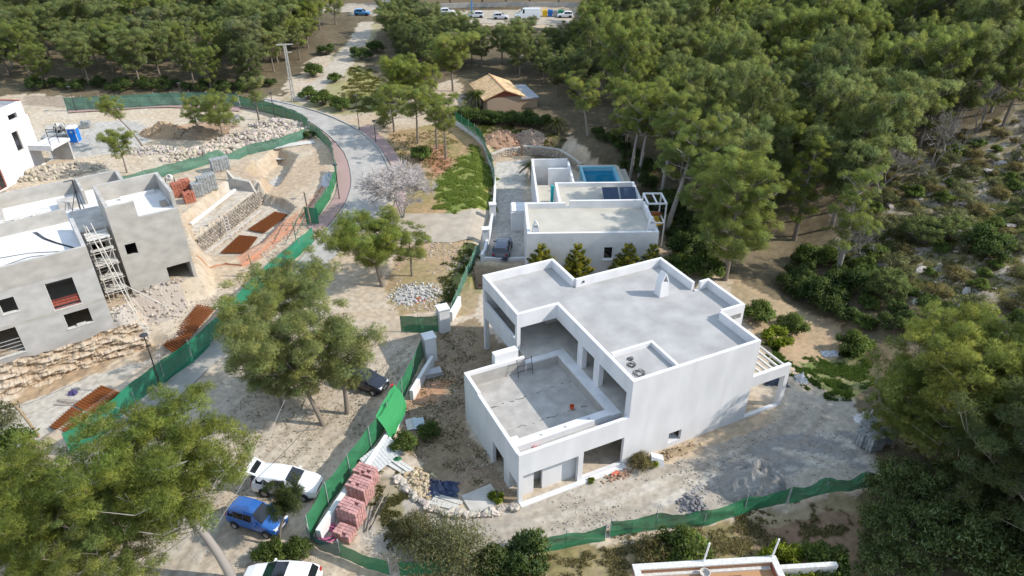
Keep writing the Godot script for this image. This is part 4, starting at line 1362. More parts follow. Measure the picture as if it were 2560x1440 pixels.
# a screen of shade net on posts; line on the terrain
func net_fence(line: PackedVector2Array, high: float, m: Material, label: String, sd: int, gap := 2.6, sag := 0.1, lift := 0.0, smooth := true, wave := 0.08) -> Node3D:
	var mid := line[line.size() / 2]
	var o := thing("net_fence", g3(mid), 0.0, label, "fence", "green shade net fences")
	var ln := path_len(line)
	var n := maxi(3, int(ln / 0.35) + 1)
	var s := sample(line, n, smooth)
	var b := MB.new()
	var rows := 6
	var posts := maxi(2, int(ln / gap) + 1)
	var pts := []
	for i in n:
		var t := float(i) / (n - 1)
		var dirv := (s[mini(i + 1, n - 1)] - s[maxi(i - 1, 0)]).normalized().orthogonal()
		var u := fposmod(t * (posts - 1), 1.0)
		var droop := sag * sin(u * PI) + 0.06 * noise_b.get_noise_2d(s[i].x * 1.4 + sd, s[i].y * 1.4)
		var y0 := gy(s[i].x, s[i].y) + lift
		for r in rows + 1:
			var v := float(r) / rows
			var off := wave * (noise_b.get_noise_3d(s[i].x * 1.1 + sd * 5.0, v * 2.2, s[i].y * 1.1) * 1.6 + 0.6 * sin(t * ln * 2.1 + v * 2.0) * sin(v * PI)) 
			var p := s[i] + dirv * off
			pts.append(Vector3(p.x, y0 + 0.04 + (high - droop) * v, p.y) - o.position)
	for i in n - 1:
		for r in rows:
			b.quad(pts[i * (rows + 1) + r], pts[i * (rows + 1) + r + 1], pts[(i + 1) * (rows + 1) + r + 1], pts[(i + 1) * (rows + 1) + r])
	part("net", b.done(), m, o)
	var pm := MB.new()
	pm.tube([Vector3(0, -0.2, 0), Vector3(0, high + 0.25, 0)], [0.03, 0.03], 6)
	var pmesh := pm.done()
	var ps := sample(line, posts, smooth)
	for i in posts:
		var nx := (ps[mini(i + 1, posts - 1)] - ps[maxi(i - 1, 0)]).normalized().orthogonal() * 0.05
		var po := part("post", pmesh, M["steel"], o, g3(ps[i] + nx, lift) - o.position)
		po.rotation = Vector3(noise_b.get_noise_1d(i * 9.0 + sd) * 0.08, 0, noise_b.get_noise_1d(i * 7.0 + sd * 3.0) * 0.08)
	return o


func low_wall(called: String, line: PackedVector2Array, width: float, high: float, m: Material, label: String, category := "wall", smooth := false) -> Node3D:
	var o := part(called, ribbon(line, width, -0.5, high, 0.6, smooth), m, self)
	tag(o, label, category)
	return o


func pillar(at: Vector2, size: float, high: float, turn: float, label: String) -> void:
	var o := thing("gate_pillar", g3(at), turn, label, "pillar", "white gate pillars")
	var s := size * 0.5
	part("shaft", boxmesh(Vector3(-s, -0.5, -s), Vector3(s, high, s)), M["white2"], o)
	part("cap", boxmesh(Vector3(-s - 0.06, high, -s - 0.06), Vector3(s + 0.06, high + 0.1, s + 0.06)), M["white2"], o)


# a wall of separate stones laid in rows along a line
func dry_stone_wall(line: PackedVector2Array, high: float, thick: float, size: float, lin: Color, label: String, sd: int, called := "stone_wall", smooth := true, drop := 0.3, base_y := NAN) -> Node3D:
	var r := RandomNumberGenerator.new()
	r.seed = sd * 31
	var mid := line[line.size() / 2]
	var o := thing(called, g3(mid), 0.0, label, "wall")
	var ln := path_len(line)
	var per := maxi(2, int(ln / size))
	var rows := maxi(1, int((high + drop) / (size * 0.62)))
	var core := ribbon(line, thick * 0.7, -0.5 - drop, high * 0.9, 0.6, smooth)
	if is_nan(base_y):
		part("core", core, M["concrete"], o, -o.position)
	var s := sample(line, per + 1, smooth)
	var count := 0
	var extra := []
	for j in rows:
		for i in per:
			for side in [-1.0, 1.0]:
				var t := (i + 0.5 + 0.4 * (j % 2)) / per
				var f := clampf(t * per, 0.0, per - 0.001)
				var p := s[int(f)].lerp(s[int(f) + 1], f - int(f))
				var d := (s[int(f) + 1] - s[int(f)]).normalized().orthogonal()
				var q: Vector2 = p + d * side * thick * 0.36
				var sc := Vector3(size * r.randf_range(0.8, 1.15), size * r.randf_range(0.6, 0.85), thick * r.randf_range(0.38, 0.55))
				var bs := Basis.from_euler(Vector3(r.randf_range(-0.2, 0.2), atan2(-d.x, -d.y) + r.randf_range(-0.2, 0.2), r.randf_range(-0.2, 0.2))) * Basis.from_scale(sc)
				var foot := g3(q, -drop)
				if not is_nan(base_y):
					foot.y = base_y
				var tr := Transform3D(bs, foot + Vector3(0, (j + 0.5) * size * 0.62, 0) - o.position)
				if count < 280 and (high > 0.0):
					var st := part("stone", stone_variants()[r.randi() % 6], stone_tone(lin, r.randi() % 4), o)
					st.transform = tr
					count += 1
				else:
					extra.append(tr)
	if extra.size() > 0:
		var mm := MultiMesh.new()
		mm.transform_format = MultiMesh.TRANSFORM_3D
		mm.use_colors = true
		mm.mesh = stone_variants()[0]
		mm.instance_count = extra.size()
		for i in extra.size():
			mm.set_instance_transform(i, extra[i])
			mm.set_instance_color(i, lin * r.randf_range(0.75, 1.2))
		var mi := MultiMeshInstance3D.new()
		mi.name = "small_stones"
		mi.multimesh = mm
		mi.material_override = M["stone"]
		mi.set_meta("kind", "stuff")
		o.add_child(mi)
	return o


func stone_tone(lin: Color, k: int) -> Material:
	var key := "stone_%.2f_%.2f_%d" % [lin.r, lin.b, k]
	if not M.has(key):
		var f: float = [0.78, 0.95, 1.1, 1.25][k]
		mat(key, Color(minf(lin.r * f, 0.8), minf(lin.g * f * [1.0, 0.97, 1.02, 0.98][k], 0.8), minf(lin.b * f, 0.8)), 0.95, T_FINE, 0.7, 0.6)
	return M[key]


func make_walls_and_fences() -> void:
	# around the main villa
	low_wall("boundary_wall", vs([-6.64, -46.48, -7.13, -44.73, -7.84, -42]), 0.28, 0.95, M["white2"], "white low boundary wall beside the gate pillar and fallen net")
	low_wall("boundary_wall", vs([-8.22, -40.16, -9.21, -36.77, -10.24, -33.73]), 0.28, 0.8, M["white2"], "white low boundary wall under the loose hanging green net")
	low_wall("boundary_wall", vs([-10.43, -33.3, -11.2, -31.15, -11.93, -28.74]), 0.34, 0.95, M["white2"], "white low boundary wall behind the pink block stacks")
	pillar(Vector2(-6.93, -47.3), 0.95, 2.35, 0.42, "white gate pillar standing at the villa end of the net fence")
	pillar(Vector2(-6.13, -51.62), 0.95, 2.35, 0.42, "white gate pillar beside the short green gate net")
	low_wall("boundary_wall", vs([-5.57, -52.83, -4.94, -55.52]), 0.28, 1.1, M["white2"], "short white wall stub behind the upper gate pillar")
	net_fence(vs([-7.55, -47.42, -8.41, -42.73, -9.47, -38.42, -11.03, -34.27, -12.11, -31.15, -12.56, -28.74]), 2.0, M["net"], "long green net fence along the west side of the villa plot", 1)
	net_fence(vs([-12.56, -28.74, -11.75, -27.97, -10.44, -27.57]), 1.25, M["net_dark"], "dark green double net at the lower corner of the plot", 2, 1.6, 0.2)
	net_fence(vs([-10.39, -27.57, -8.97, -26.83, -7.21, -26.23]), 1.35, M["net"], "green net fence below the pink hose coil", 3, 2.0, 0.15)
	net_fence(vs([-6.61, -26.17, -4.27, -26.44, -1.2, -27.18, 1.22, -27.74, 5.76, -28.69]), 1.35, M["net"], "green net fence partly hidden by grey bushes at the bottom", 4, 2.4, 0.2)
	net_fence(vs([6.08, -28.9, 9.08, -29.5, 12.14, -29.69, 14.96, -30.72, 17.91, -31.44]), 1.45, M["net"], "green net fence in front of the grey sand yard", 5, 2.6, 0.25, 0.1)
	net_fence(vs([18.03, -31.44, 20.65, -32.14, 23.17, -32.5, 26.03, -32.98]), 1.55, M["net"], "green net fence end under the big pine on the right", 6, 2.6, 0.35, 0.15, true, 0.2)
	net_fence(vs([-9.94, -51.26, -8.24, -51.13, -6.6, -51.25]), 1.75, M["net"], "short dark green gate net between pine and gate pillar", 7, 1.5, 0.05)
	net_fence(vs([-3.49, -66.82, -4.64, -60.31, -5.65, -53.82]), 1.3, M["net_pale"], "pale worn net fence running from the drive wall to the gate", 8, 2.0, 0.1)
	loose_net()
	# street side of the concrete house
	net_fence(vs([-31.28, -36.01, -30.12, -37.94, -29.02, -41.95, -26.85, -46.9]), 2.1, M["net_teal"], "long teal net fence between the street and lower concrete slab", 10, 2.6, 0.08)
	net_fence(vs([-26.85, -46.9, -25.86, -51.29, -24.93, -57.49]), 2.0, M["net_teal"], "teal net fence half covered by the big pine by the street", 11, 2.6, 0.1)
	net_fence(vs([-24.93, -57.49, -24.04, -61.15, -22.92, -64.63, -21.88, -68.4]), 1.9, M["net_teal"], "teal net fence beside the site entrance gate", 12, 2.4, 0.1)
	net_fence(vs([-22.97, -74.12, -22.56, -79.32, -22.86, -84.26, -23.5, -87.78]), 1.8, M["net"], "green net fence in the bend of the street above the gate", 13, 2.2, 0.1)
	net_fence(vs([-24.21, -90.15, -25.88, -95.31, -27.97, -98.75, -30.49, -101.89]), 1.7, M["net"], "green net fence on the inside of the street curve", 14, 2.2, 0.1)
	net_fence(vs([-30.73, -102.86, -34.17, -106.73, -37.73, -109.38, -41.66, -111.76, -44.56, -113.08]), 1.9, M["net"], "green net fence along the upper street curve past the lamp", 15, 2.4, 0.08)
	net_fence(vs([-72.11, -111.24, -66.41, -111.79, -60.96, -112.72, -57.01, -113.47, -51.55, -113.85, -44.69, -113.08]), 2.2, M["net_pale"], "pale green net fence across the far end of the yard", 16, 2.6, 0.08)
	net_fence(vs([-47.58, -79.24, -43.8, -83.07, -40.15, -86.93, -37.2, -93.47, -33.41, -96.06, -30.3, -99.83]), 1.5, M["net_pale"], "faded green net fence in front of the pale rubble bank", 17, 2.6, 0.1)
	net_fence(vs([-63.31, -74.48, -58.33, -72.14, -55.2, -73.66]), 1.4, M["net_pale"], "faded green net fence left of the concrete court wall", 18, 2.6, 0.1)
	# drive of the second villa
	low_wall("drive_wall", vs([-3.16, -63.98, -2.64, -70.41, -2.19, -79.05, -2.22, -85.3]), 0.3, 0.9, M["white2"], "white drive wall left of the parked dark blue car", "wall", true)
	pillar(Vector2(-2.91, -69.12), 0.75, 2.0, 0.1, "white drive pillar nearest the dark blue car")
	pillar(Vector2(-2.31, -75.86), 0.75, 2.0, 0.1, "white drive pillar beside the green lawn")
	low_wall("drive_wall", vs([-2.22, -85.3, -2.67, -90.87, -3.69, -95.65, -5.59, -100.07, -8.67, -105.12]), 0.25, 0.7, M["white2"], "curved white wall edging the green lawn below the cottage hedge", "wall", true)
	net_fence(vs([-2.25, -84.24, -2.71, -90.57, -3.8, -95.59, -5.77, -100.07, -8.73, -105.12]), 1.5, M["net"], "curved green net on the white wall beside the lawn", 19, 2.2, 0.05, 0.6)
	low_wall("drive_wall", vs([-3.17, -64.23, -0.86, -65.56, 1.64, -65.77]), 0.3, 0.35, M["white2"], "low white wall closing the drive behind the dark blue car")
	var rw := part("retaining_wall", ribbon(vs([-3.68, -62.93, -0.84, -63.01, 1.68, -63.1]), 0.35, -1.9, 0.06, 0.6, false), M["brick_wall"], self)
	tag(rw, "dark red brick retaining wall at the end of the concrete drive", "wall")
	dry_stone_wall(vs([-2.99, -95.07, -1.05, -97.12, 1.18, -98.04]), 1.2, 0.5, 0.42, Color(0.44, 0.38, 0.31), "short grey stone retaining wall at the end of the drive", 41)
	dry_stone_wall(vs([1.65, -97.71, 4.11, -97.39, 6.7, -96.41, 8.24, -93.58, 9.53, -90.58]), 1.5, 0.5, 0.42, Color(0.42, 0.35, 0.28), "curved grey stone retaining wall behind the palm and court", 42)
	# excavation walls
	dry_stone_wall(vs([-34.67, -67.65, -33.43, -73.29, -31.72, -80.94]), 2.05, 0.6, 0.45, Color(0.36, 0.32, 0.27), "long dark stone retaining wall above the excavated trench", 43, "stone_wall", false, 0.0, -0.95)
	dry_stone_wall(vs([-33.67, -67.21, -32.4, -71.82, -31.06, -78.3]), 0.45, 0.4, 0.35, Color(0.46, 0.40, 0.33), "low stone wall in the trench beside the rusty mesh panels", 44, "stone_wall", false, 0.1)
	var pw := part("plaster_wall", ribbon(vs([-36.36, -70.99, -35.52, -75.67, -34.65, -80.74]), 0.3, -1.6, 0.25, 0.8, false), M["white2"], self)
	tag(pw, "long white plastered wall below the red brick pallets", "wall")
	var ew := part("plaster_wall", ribbon(vs([-35.58, -81.82, -33.66, -81.06, -31.77, -80.32]), 0.3, -0.5, 1.3, 0.8, false), M["render_grey"], self)
	tag(ew, "grey end wall closing the white excavated strip", "wall")
	low_wall("pit_slab", vs([-33.36, -86.23, -31.15, -87.86]), 1.6, 0.2, M["concrete"], "pale concrete slab at the bottom of the far pit", "slab")
	# stone border of the front garden
	var border := thing("stone_border", g3(Vector2(-4.7, -31.3)), 0.0, "curved border of pale boulders round the garden bed by the villa", "border")
	var line := sample(vs([-7.94, -33.9, -7.29, -33.08, -6.21, -31.97, -5.35, -31.24, -4.14, -30.81, -2.97, -30.71, -1.81, -30.7, -0.78, -30.96, 0.13, -31.35]), 44)
	for i in line.size():
		var st := part("stone", stone_variants()[i % 6], stone_tone(Color(0.52, 0.47, 0.40), rng.randi() % 4), border)
		var sc := rng.randf_range(0.38, 0.7)
		st.transform = Transform3D(Basis.from_euler(Vector3(rng.randf() * 0.5, rng.randf() * 6.0, rng.randf() * 0.5)) * Basis.from_scale(Vector3(sc * 1.2, sc * 0.8, sc)), g3(line[i] + Vector2(rng.randf_range(-0.12, 0.12), rng.randf_range(-0.12, 0.12)), 0.12) - border.position)


func loose_net() -> void:
	# the piece of net that has come loose and hangs over the white wall towards the villa
	var o := thing("net_flap", g3(Vector2(-8.86, -39.27)), 0.0, "bright green net flap hanging loose over the white boundary wall", "net")
	var a := g3(Vector2(-9.02, -41.44), 2.05) - o.position
	var b := g3(Vector2(-9.84, -37.91), 2.0) - o.position
	var c := g3(Vector2(-9.13, -37.17), 0.25) - o.position + Vector3(0.35, 0, 0.1)
	var d := g3(Vector2(-8.28, -40.16), 0.75) - o.position + Vector3(0.35, 0, 0)
	var m := MB.new()
	var n := 12
	var p := []
	for i in n + 1:
		for j in n + 1:
			var u := float(i) / n
			var v := float(j) / n
			var q: Vector3 = a.lerp(b, u).lerp(d.lerp(c, u), v)
			q += Vector3(0.5, 0.25, 0.2) * sin(v * PI) * 0.5
			q += Vector3(1, 0.4, 0.3) * 0.12 * noise_b.get_noise_2d(u * 4.0 + 3.0, v * 2.0)
			p.append(q)
	for i in n:
		for j in n:
			m.quad(p[i * (n + 1) + j], p[(i + 1) * (n + 1) + j], p[(i + 1) * (n + 1) + j + 1], p[i * (n + 1) + j + 1])
	part("net", m.done(), mat("net_light", Color(0.04, 0.30, 0.10), 0.7, T_FINE, 1.4), o)
	var rg := MB.new()
	rg.cbox(Vector3.ZERO, Vector3(0.25, 0.4, 0.12), Basis.from_euler(Vector3(0.2, 0.4, 0.3)))
	var ro := part("red_rag", rg.done(), mat("rag", Color(0.55, 0.06, 0.07), 0.8), self, g3(Vector2(-9.09, -41.3), 2.0))
	tag(ro, "red rag tied to the top of the green net fence", "rag")



# ---------------------------------------------------------------- vehicles
# stations along the length, front at x = 0: [x, half width at sill, half width at belt, belt height, half width of roof, top height]
func car(called: String, at: Vector2, turn: float, spec: Dictionary, label: String, category := "car", group := "", detail := true) -> Node3D:
	var o := thing(called, g3(at, spec.get("lift", 0.0)), turn, label, category, group)
	var L: float = spec.len
	var st: Array = spec.stations
	var sill := 0.24
	var pm: Material = paint(spec.color, 0.7)
	var b := MB.new()
	var rings := []
	for s in st:
		var x: float = s[0] - L * 0.5
		var ring := []
		var hb: float = s[3]
		var wl: float = s[1]
		var wb: float = s[2]
		var wr: float = s[4]
		var ht: float = s[5]
		ring.append(Vector3(x, sill, wl * 0.9))
		ring.append(Vector3(x, sill + 0.12, wl))
		ring.append(Vector3(x, lerpf(sill, hb, 0.6), wl * 1.015))
		ring.append(Vector3(x, hb, wb))
		ring.append(Vector3(x, ht - 0.05 * (1.0 if ht - hb > 0.2 else 0.3), wr))
		ring.append(Vector3(x, ht, wr * 0.8))
		ring.append(Vector3(x, ht + 0.02, 0.0))
		for k in range(5, -1, -1):
			var q: Vector3 = ring[k]
			ring.append(Vector3(q.x, q.y, -q.z))
		rings.append(ring)
	for i in rings.size() - 1:
		for k in 12:
			b.quad(rings[i][k], rings[i][k + 1], rings[i + 1][k + 1], rings[i + 1][k])
	for e in [0, rings.size() - 1]:
		for k in range(1, 11):
			if e == 0:
				b.tri(rings[e][0], rings[e][k + 1], rings[e][k])
			else:
				b.tri(rings[e][0], rings[e][k], rings[e][k + 1])
	part("body", b.done(), pm, o)
	part("underbody", boxmesh(Vector3(-L * 0.46, 0.16, -st[3][1] * 0.88), Vector3(L * 0.46, 0.26, st[3][1] * 0.88)), M["dark_metal"], o)
	# glass follows the loft a few millimetres proud of it
	for w in spec.windows:
		var i0: int = w[0]
		var i1: int = w[1]
		for sd in ([-1.0, 1.0] if w[2] == "side" else [1.0]):
			var g := MB.new()
			var up := Vector3(0, 0.004, 0.008 * sd)
			if w[2] == "side":
				var k0 := 3
				var k1 := 4
				var q := [rings[i0][k0], rings[i0][k1], rings[i1][k1], rings[i1][k0]]
				var cc: Vector3 = (q[0] + q[1] + q[2] + q[3]) * 0.25
				for z in 4:
					q[z] = cc + (q[z] - cc) * Vector3(0.95, 0.86, 1.0) + Vector3(0, 0.002, 0.01)
					q[z].z *= sd
				g.quad(q[0], q[1], q[2], q[3])
				g.quad(q[0], q[3], q[2], q[1])
			else:
				# windscreen and rear window: across the whole top between two stations
				for k in range(4, 8):
					var a0: Vector3 = rings[i0][k]
					var a1: Vector3 = rings[i0][k + 1]
					var b0: Vector3 = rings[i1][k]
					var b1: Vector3 = rings[i1][k + 1]
					var nn := (b0 - a0).cross(a1 - a0).normalized()
					if nn.y < 0.0:
						nn = -nn
					nn *= 0.008
					g.quad(a0 * Vector3(1, 1, 0.96) + nn, a1 * Vector3(1, 1, 0.96) + nn, b1 * Vector3(1, 1, 0.96) + nn, b0 * Vector3(1, 1, 0.96) + nn)
			part({"side": "side_window", "front": "windscreen", "rear": "rear_window", "roof": "sunroof"}[w[2]], g.done(), M["glass_dark"], o)
	# wheels
	var r: float = spec.wheel
	for fx in [spec.axles[0], spec.axles[1]]:
		for sd in [-1.0, 1.0]:
			var wz: float = st[3][1] * sd
			var wh := Node3D.new()
			wh.name = "wheel"
			o.add_child(wh, true)
			wh.position = Vector3(fx - L * 0.5, r, wz * 0.95)
			var t := MB.new()
			t.lathe(Vector3.ZERO, [Vector2(r * 0.6, 0.11), Vector2(r * 0.96, 0.10), Vector2(r, 0.05), Vector2(r, -0.08), Vector2(r * 0.6, -0.1)], 18)
			var ty := part("tyre", t.done(), M["tyre"], wh)
			ty.rotation.x = PI / 2 * sd
			if detail:
				var rm := MB.new()
				rm.lathe(Vector3.ZERO, [Vector2(0.001, 0.06), Vector2(r * 0.14, 0.07), Vector2(r * 0.18, 0.05)], 12)
				rm.lathe(Vector3.ZERO, [Vector2(r * 0.5, 0.08), Vector2(r * 0.63, 0.105)], 18)
				for k in 5:
					var a := TAU * k / 5.0
					rm.bar(Vector3(r * 0.12 * cos(a), 0.07, r * 0.12 * sin(a)), Vector3(r * 0.56 * cos(a), 0.08, r * 0.56 * sin(a)), 0.06, 0.03)
				var ro := part("rim", rm.done(), M["rim"], wh)
				ro.rotation.x = PI / 2 * sd
			var am := MB.new()
			am.lathe(Vector3.ZERO, [Vector2(0.001, 0.0), Vector2(r * 1.16, 0.0)], 16)
			var ao := part("wheel_arch", am.done(), M["dark_metal"], o, Vector3(fx - L * 0.5, r + 0.03, sd * (st[3][1] * 1.018)))
			ao.rotation.x = PI / 2
			ao.scale = Vector3(1, 1, 1)
	if detail:
		for sd in [-1.0, 1.0]:
			part("headlight", boxmesh(Vector3(-L * 0.5 + 0.03, 0.6, sd * st[0][1] * 0.82 - 0.14), Vector3(-L * 0.5 + 0.24, 0.74, sd * st[0][1] * 0.82 + 0.14)), M["chrome_lamp"], o)
			part("tail_light", boxmesh(Vector3(L * 0.5 - 0.14, 0.78, sd * st[-1][1] * 0.86 - 0.1), Vector3(L * 0.5 + 0.015, 1.0, sd * st[-1][1] * 0.86 + 0.1)), M["tail_red"], o)
			var mi := MB.new()
			var ws: Array = spec.mirror
			mi.cbox(Vector3(ws[0] - L * 0.5, ws[1], sd * (ws[2] + 0.1)), Vector3(0.12, 0.12, 0.22))
			part("mirror", mi.done(), pm, o)
		part("licence_plate", boxmesh(Vector3(L * 0.5 - 0.05, 0.5, -0.26), Vector3(L * 0.5 + 0.02, 0.61, 0.26)), M["plate"], o)
		part("licence_plate", boxmesh(Vector3(-L * 0.5 - 0.02, 0.42, -0.26), Vector3(-L * 0.5 + 0.05, 0.53, 0.26)), M["plate"], o)
		part("grille", boxmesh(Vector3(-L * 0.5 - 0.012, 0.54, -0.4), Vector3(-L * 0.5 + 0.06, 0.68, 0.4)), M["dark_metal"], o)
	return o


func hatch_spec(c: Color) -> Dictionary:
	return {"len": 3.7, "color": c, "wheel": 0.29, "axles": [0.68, 3.03], "mirror": [1.35, 0.98, 0.76], "stations": [
		[0.0, 0.60, 0.55, 0.58, 0.5, 0.62], [0.12, 0.70, 0.66, 0.66, 0.58, 0.74], [0.5, 0.78, 0.74, 0.78, 0.66, 0.86], [0.98, 0.80, 0.77, 0.88, 0.70, 0.96], [1.68, 0.80, 0.77, 0.92, 0.60, 1.44], [2.3, 0.80, 0.77, 0.93, 0.60, 1.49], [3.05, 0.80, 0.76, 0.94, 0.59, 1.46], [3.48, 0.78, 0.74, 0.95, 0.58, 1.36], [3.64, 0.75, 0.71, 0.92, 0.62, 0.98], [3.7, 0.70, 0.66, 0.6, 0.6, 0.66]],
		"windows": [[3, 4, "front"], [4, 5, "side"], [5, 6, "side"], [6, 7, "side"], [7, 8, "rear"]]}


func suv_spec(c: Color) -> Dictionary:
	return {"len": 4.45, "color": c, "wheel": 0.35, "axles": [0.85, 3.52], "mirror": [1.7, 1.12, 0.86], "stations": [
		[0.0, 0.66, 0.62, 0.66, 0.56, 0.72], [0.14, 0.80, 0.76, 0.78, 0.66, 0.88], [0.6, 0.89, 0.85, 0.92, 0.74, 1.0], [1.3, 0.91, 0.88, 1.02, 0.80, 1.09], [2.0, 0.91, 0.88, 1.06, 0.68, 1.56], [2.75, 0.91, 0.88, 1.08, 0.67, 1.62], [3.5, 0.91, 0.88, 1.1, 0.66, 1.60], [4.05, 0.90, 0.86, 1.12, 0.64, 1.54], [4.34, 0.86, 0.82, 1.06, 0.70, 1.1], [4.45, 0.80, 0.76, 0.66, 0.68, 0.72]],
		"windows": [[3, 4, "front"], [4, 5, "side"], [5, 6, "side"], [6, 7, "side"], [7, 8, "rear"]]}


func van_spec(c: Color) -> Dictionary:
	return {"len": 5.8, "color": c, "wheel": 0.36, "axles": [0.95, 4.7], "mirror": [1.35, 1.5, 1.0], "stations": [
		[0.0, 0.76, 0.72, 0.8, 0.66, 0.9], [0.2, 0.92, 0.88, 1.0, 0.8, 1.15], [0.75, 0.97, 0.94, 1.2, 0.86, 1.34], [1.0, 0.98, 0.96, 1.3, 0.86, 1.5], [1.75, 0.98, 0.97, 1.4, 0.85, 2.35], [2.2, 0.98, 0.97, 1.4, 0.86, 2.5], [5.6, 0.98, 0.97, 1.4, 0.86, 2.5], [5.8, 0.97, 0.95, 1.3, 0.86, 2.42]],
		"windows": [[3, 4, "front"], [4, 5, "side"]]}


func make_vehicles() -> void:
	# turn: the front of a car is at -x; 180 degrees faces it to the right
	var w := car("parked_car", Vector2(-14.97, -32.95), deg_to_rad(180.0 - 9.0), suv_spec(Color(0.74, 0.76, 0.78)), "white family car with its tailgate open beside the blue car", "car", "cars parked among the pines")
	# raised tailgate
	var t := MB.new()
	t.hexa([Vector3(1.8, 1.5, -0.62), Vector3(1.8, 1.5, 0.62), Vector3(2.5, 1.84, 0.68), Vector3(2.5, 1.84, -0.68)], [Vector3(1.78, 1.58, -0.62), Vector3(1.78, 1.58, 0.62), Vector3(2.48, 1.93, 0.68), Vector3(2.48, 1.93, -0.68)])
	var tg := part("tailgate", t.done(), paint(Color(0.74, 0.76, 0.78)), w)
	var tw := MB.new()
	tw.quad(Vector3(1.9, 1.64, -0.5), Vector3(1.9, 1.64, 0.5), Vector3(2.24, 1.818, 0.55), Vector3(2.24, 1.818, -0.55))
	part("rear_window", tw.done(), M["glass_dark"], tg)
	part("boot", boxmesh(Vector3(1.72, 0.85, -0.66), Vector3(2.19, 1.45, 0.66)), M["dark_metal"], w)
	car("parked_car", Vector2(-16.13, -30.09), deg_to_rad(180.0 - 19.0), hatch_spec(Color(0.012, 0.10, 0.36)), "small blue hatchback parked beside the white car with open tailgate", "car", "cars parked among the pines")
	var c3 := suv_spec(Color(0.76, 0.77, 0.78))
	c3.windows = [[3, 4, "front"], [4, 5, "roof"], [4, 5, "side"], [5, 6, "side"], [6, 7, "side"], [7, 8, "rear"]]
	car("parked_car", Vector2(-13.36, -25.49), deg_to_rad(-3.0), c3, "white car with dark glass roof cut by the bottom edge", "car", "cars parked among the pines")
	car("parked_car", Vector2(-11.76, -43.72), deg_to_rad(180.0 - 22.0), hatch_spec(Color(0.006, 0.008, 0.018)), "black hatchback parked in sunlight under the tall pine", "car", "cars parked among the pines")
	car("parked_car", Vector2(-19.45, -45.28), deg_to_rad(58.0), suv_spec(Color(0.70, 0.72, 0.74)), "white car mostly hidden under the big pine crown", "car", "cars parked among the pines")
	car("parked_car", Vector2(-1.06, -67.4), deg_to_rad(-96.0), suv_spec(Color(0.035, 0.055, 0.10)), "dark blue car parked on the concrete drive of the second villa", "car")
	var far := [
		[Vector2(-35.85, -176.41), 180.0, Color(0.05, 0.20, 0.42), 0, "blue hatchback parked at the top end of the sandy track"],
		[Vector2(-30.32, -183.88), 175.0, Color(0.20, 0.23, 0.28), 1, "grey car half hidden by pines past the blue hatchback"],
		[Vector2(-56.34, -178.07), 170.0, Color(0.03, 0.035, 0.05), 1, "dark car seen between the pines at the top"],
		[Vector2(-82.55, -172.55), 150.0, Color(0.45, 0.47, 0.50), 1, "silver car standing alone inside the upper left wood"],
		[Vector2(-15.39, -177.15), 180.0, Color(0.66, 0.68, 0.70), 0, "white car roof showing above the pines left of the blue post"],
		[Vector2(-8.52, -173.94), 0.0, Color(0.62, 0.65, 0.70), 0, "pale car parked just right of the blue post"],
		[Vector2(-2.63, -172.35), 180.0, Color(0.55, 0.57, 0.60), 0, "silver car parked directly left of the white van"],
		[Vector2(12.48, -173.77), 0.0, Color(0.70, 0.71, 0.72), 0, "white car parked right of the recycling bins"]]
	for f in far:
		car("parked_car", f[0], deg_to_rad(f[1]), hatch_spec(f[2]) if f[3] == 0 else suv_spec(f[2]), f[4], "car", "cars parked along the far road", false)
	car("delivery_van", Vector2(3.57, -172.31), deg_to_rad(4.0), van_spec(Color(0.70, 0.74, 0.76)), "tall white van parked by the recycling bins at the top", "van", "", false)
	var bins := [[Vector2(7.79, -174.61), "yellow", "yellow recycling bin next to the white van"], [Vector2(9.02, -174.6), "bin_blue", "blue recycling bin between the yellow and grey bins"], [Vector2(10.26, -174.59), "kerb", "pale grey recycling bin beside the blue bin"], [Vector2(11.49, -174.57), "bin_green", "green recycling bin at the end of the bin row"]]
	for q in bins:
		var o := thing("recycling_bin", g3(q[0]), 0.0, q[2], "bin", "recycling bins at the far road")
		var m := MB.new()
		m.hexa([Vector3(-0.5, 0.1, 0.5), Vector3(0.5, 0.1, 0.5), Vector3(0.5, 0.1, -0.5), Vector3(-0.5, 0.1, -0.5)], [Vector3(-0.62, 1.35, 0.58), Vector3(0.62, 1.35, 0.58), Vector3(0.62, 1.35, -0.58), Vector3(-0.62, 1.35, -0.58)])
		part("tub", m.done(), M[q[1]], o)
		var l := MB.new()
		l.hexa([Vector3(-0.64, 1.35, 0.6), Vector3(0.64, 1.35, 0.6), Vector3(0.64, 1.35, -0.6), Vector3(-0.64, 1.35, -0.6)], [Vector3(-0.5, 1.6, 0.3), Vector3(0.5, 1.6, 0.3), Vector3(0.5, 1.6, -0.3), Vector3(-0.5, 1.6, -0.3)])
		part("lid", l.done(), M[q[1]], o)
		part("opening", boxmesh(Vector3(-0.3, 1.38, 0.46), Vector3(0.3, 1.5, 0.56)), M["dark_metal"], o)



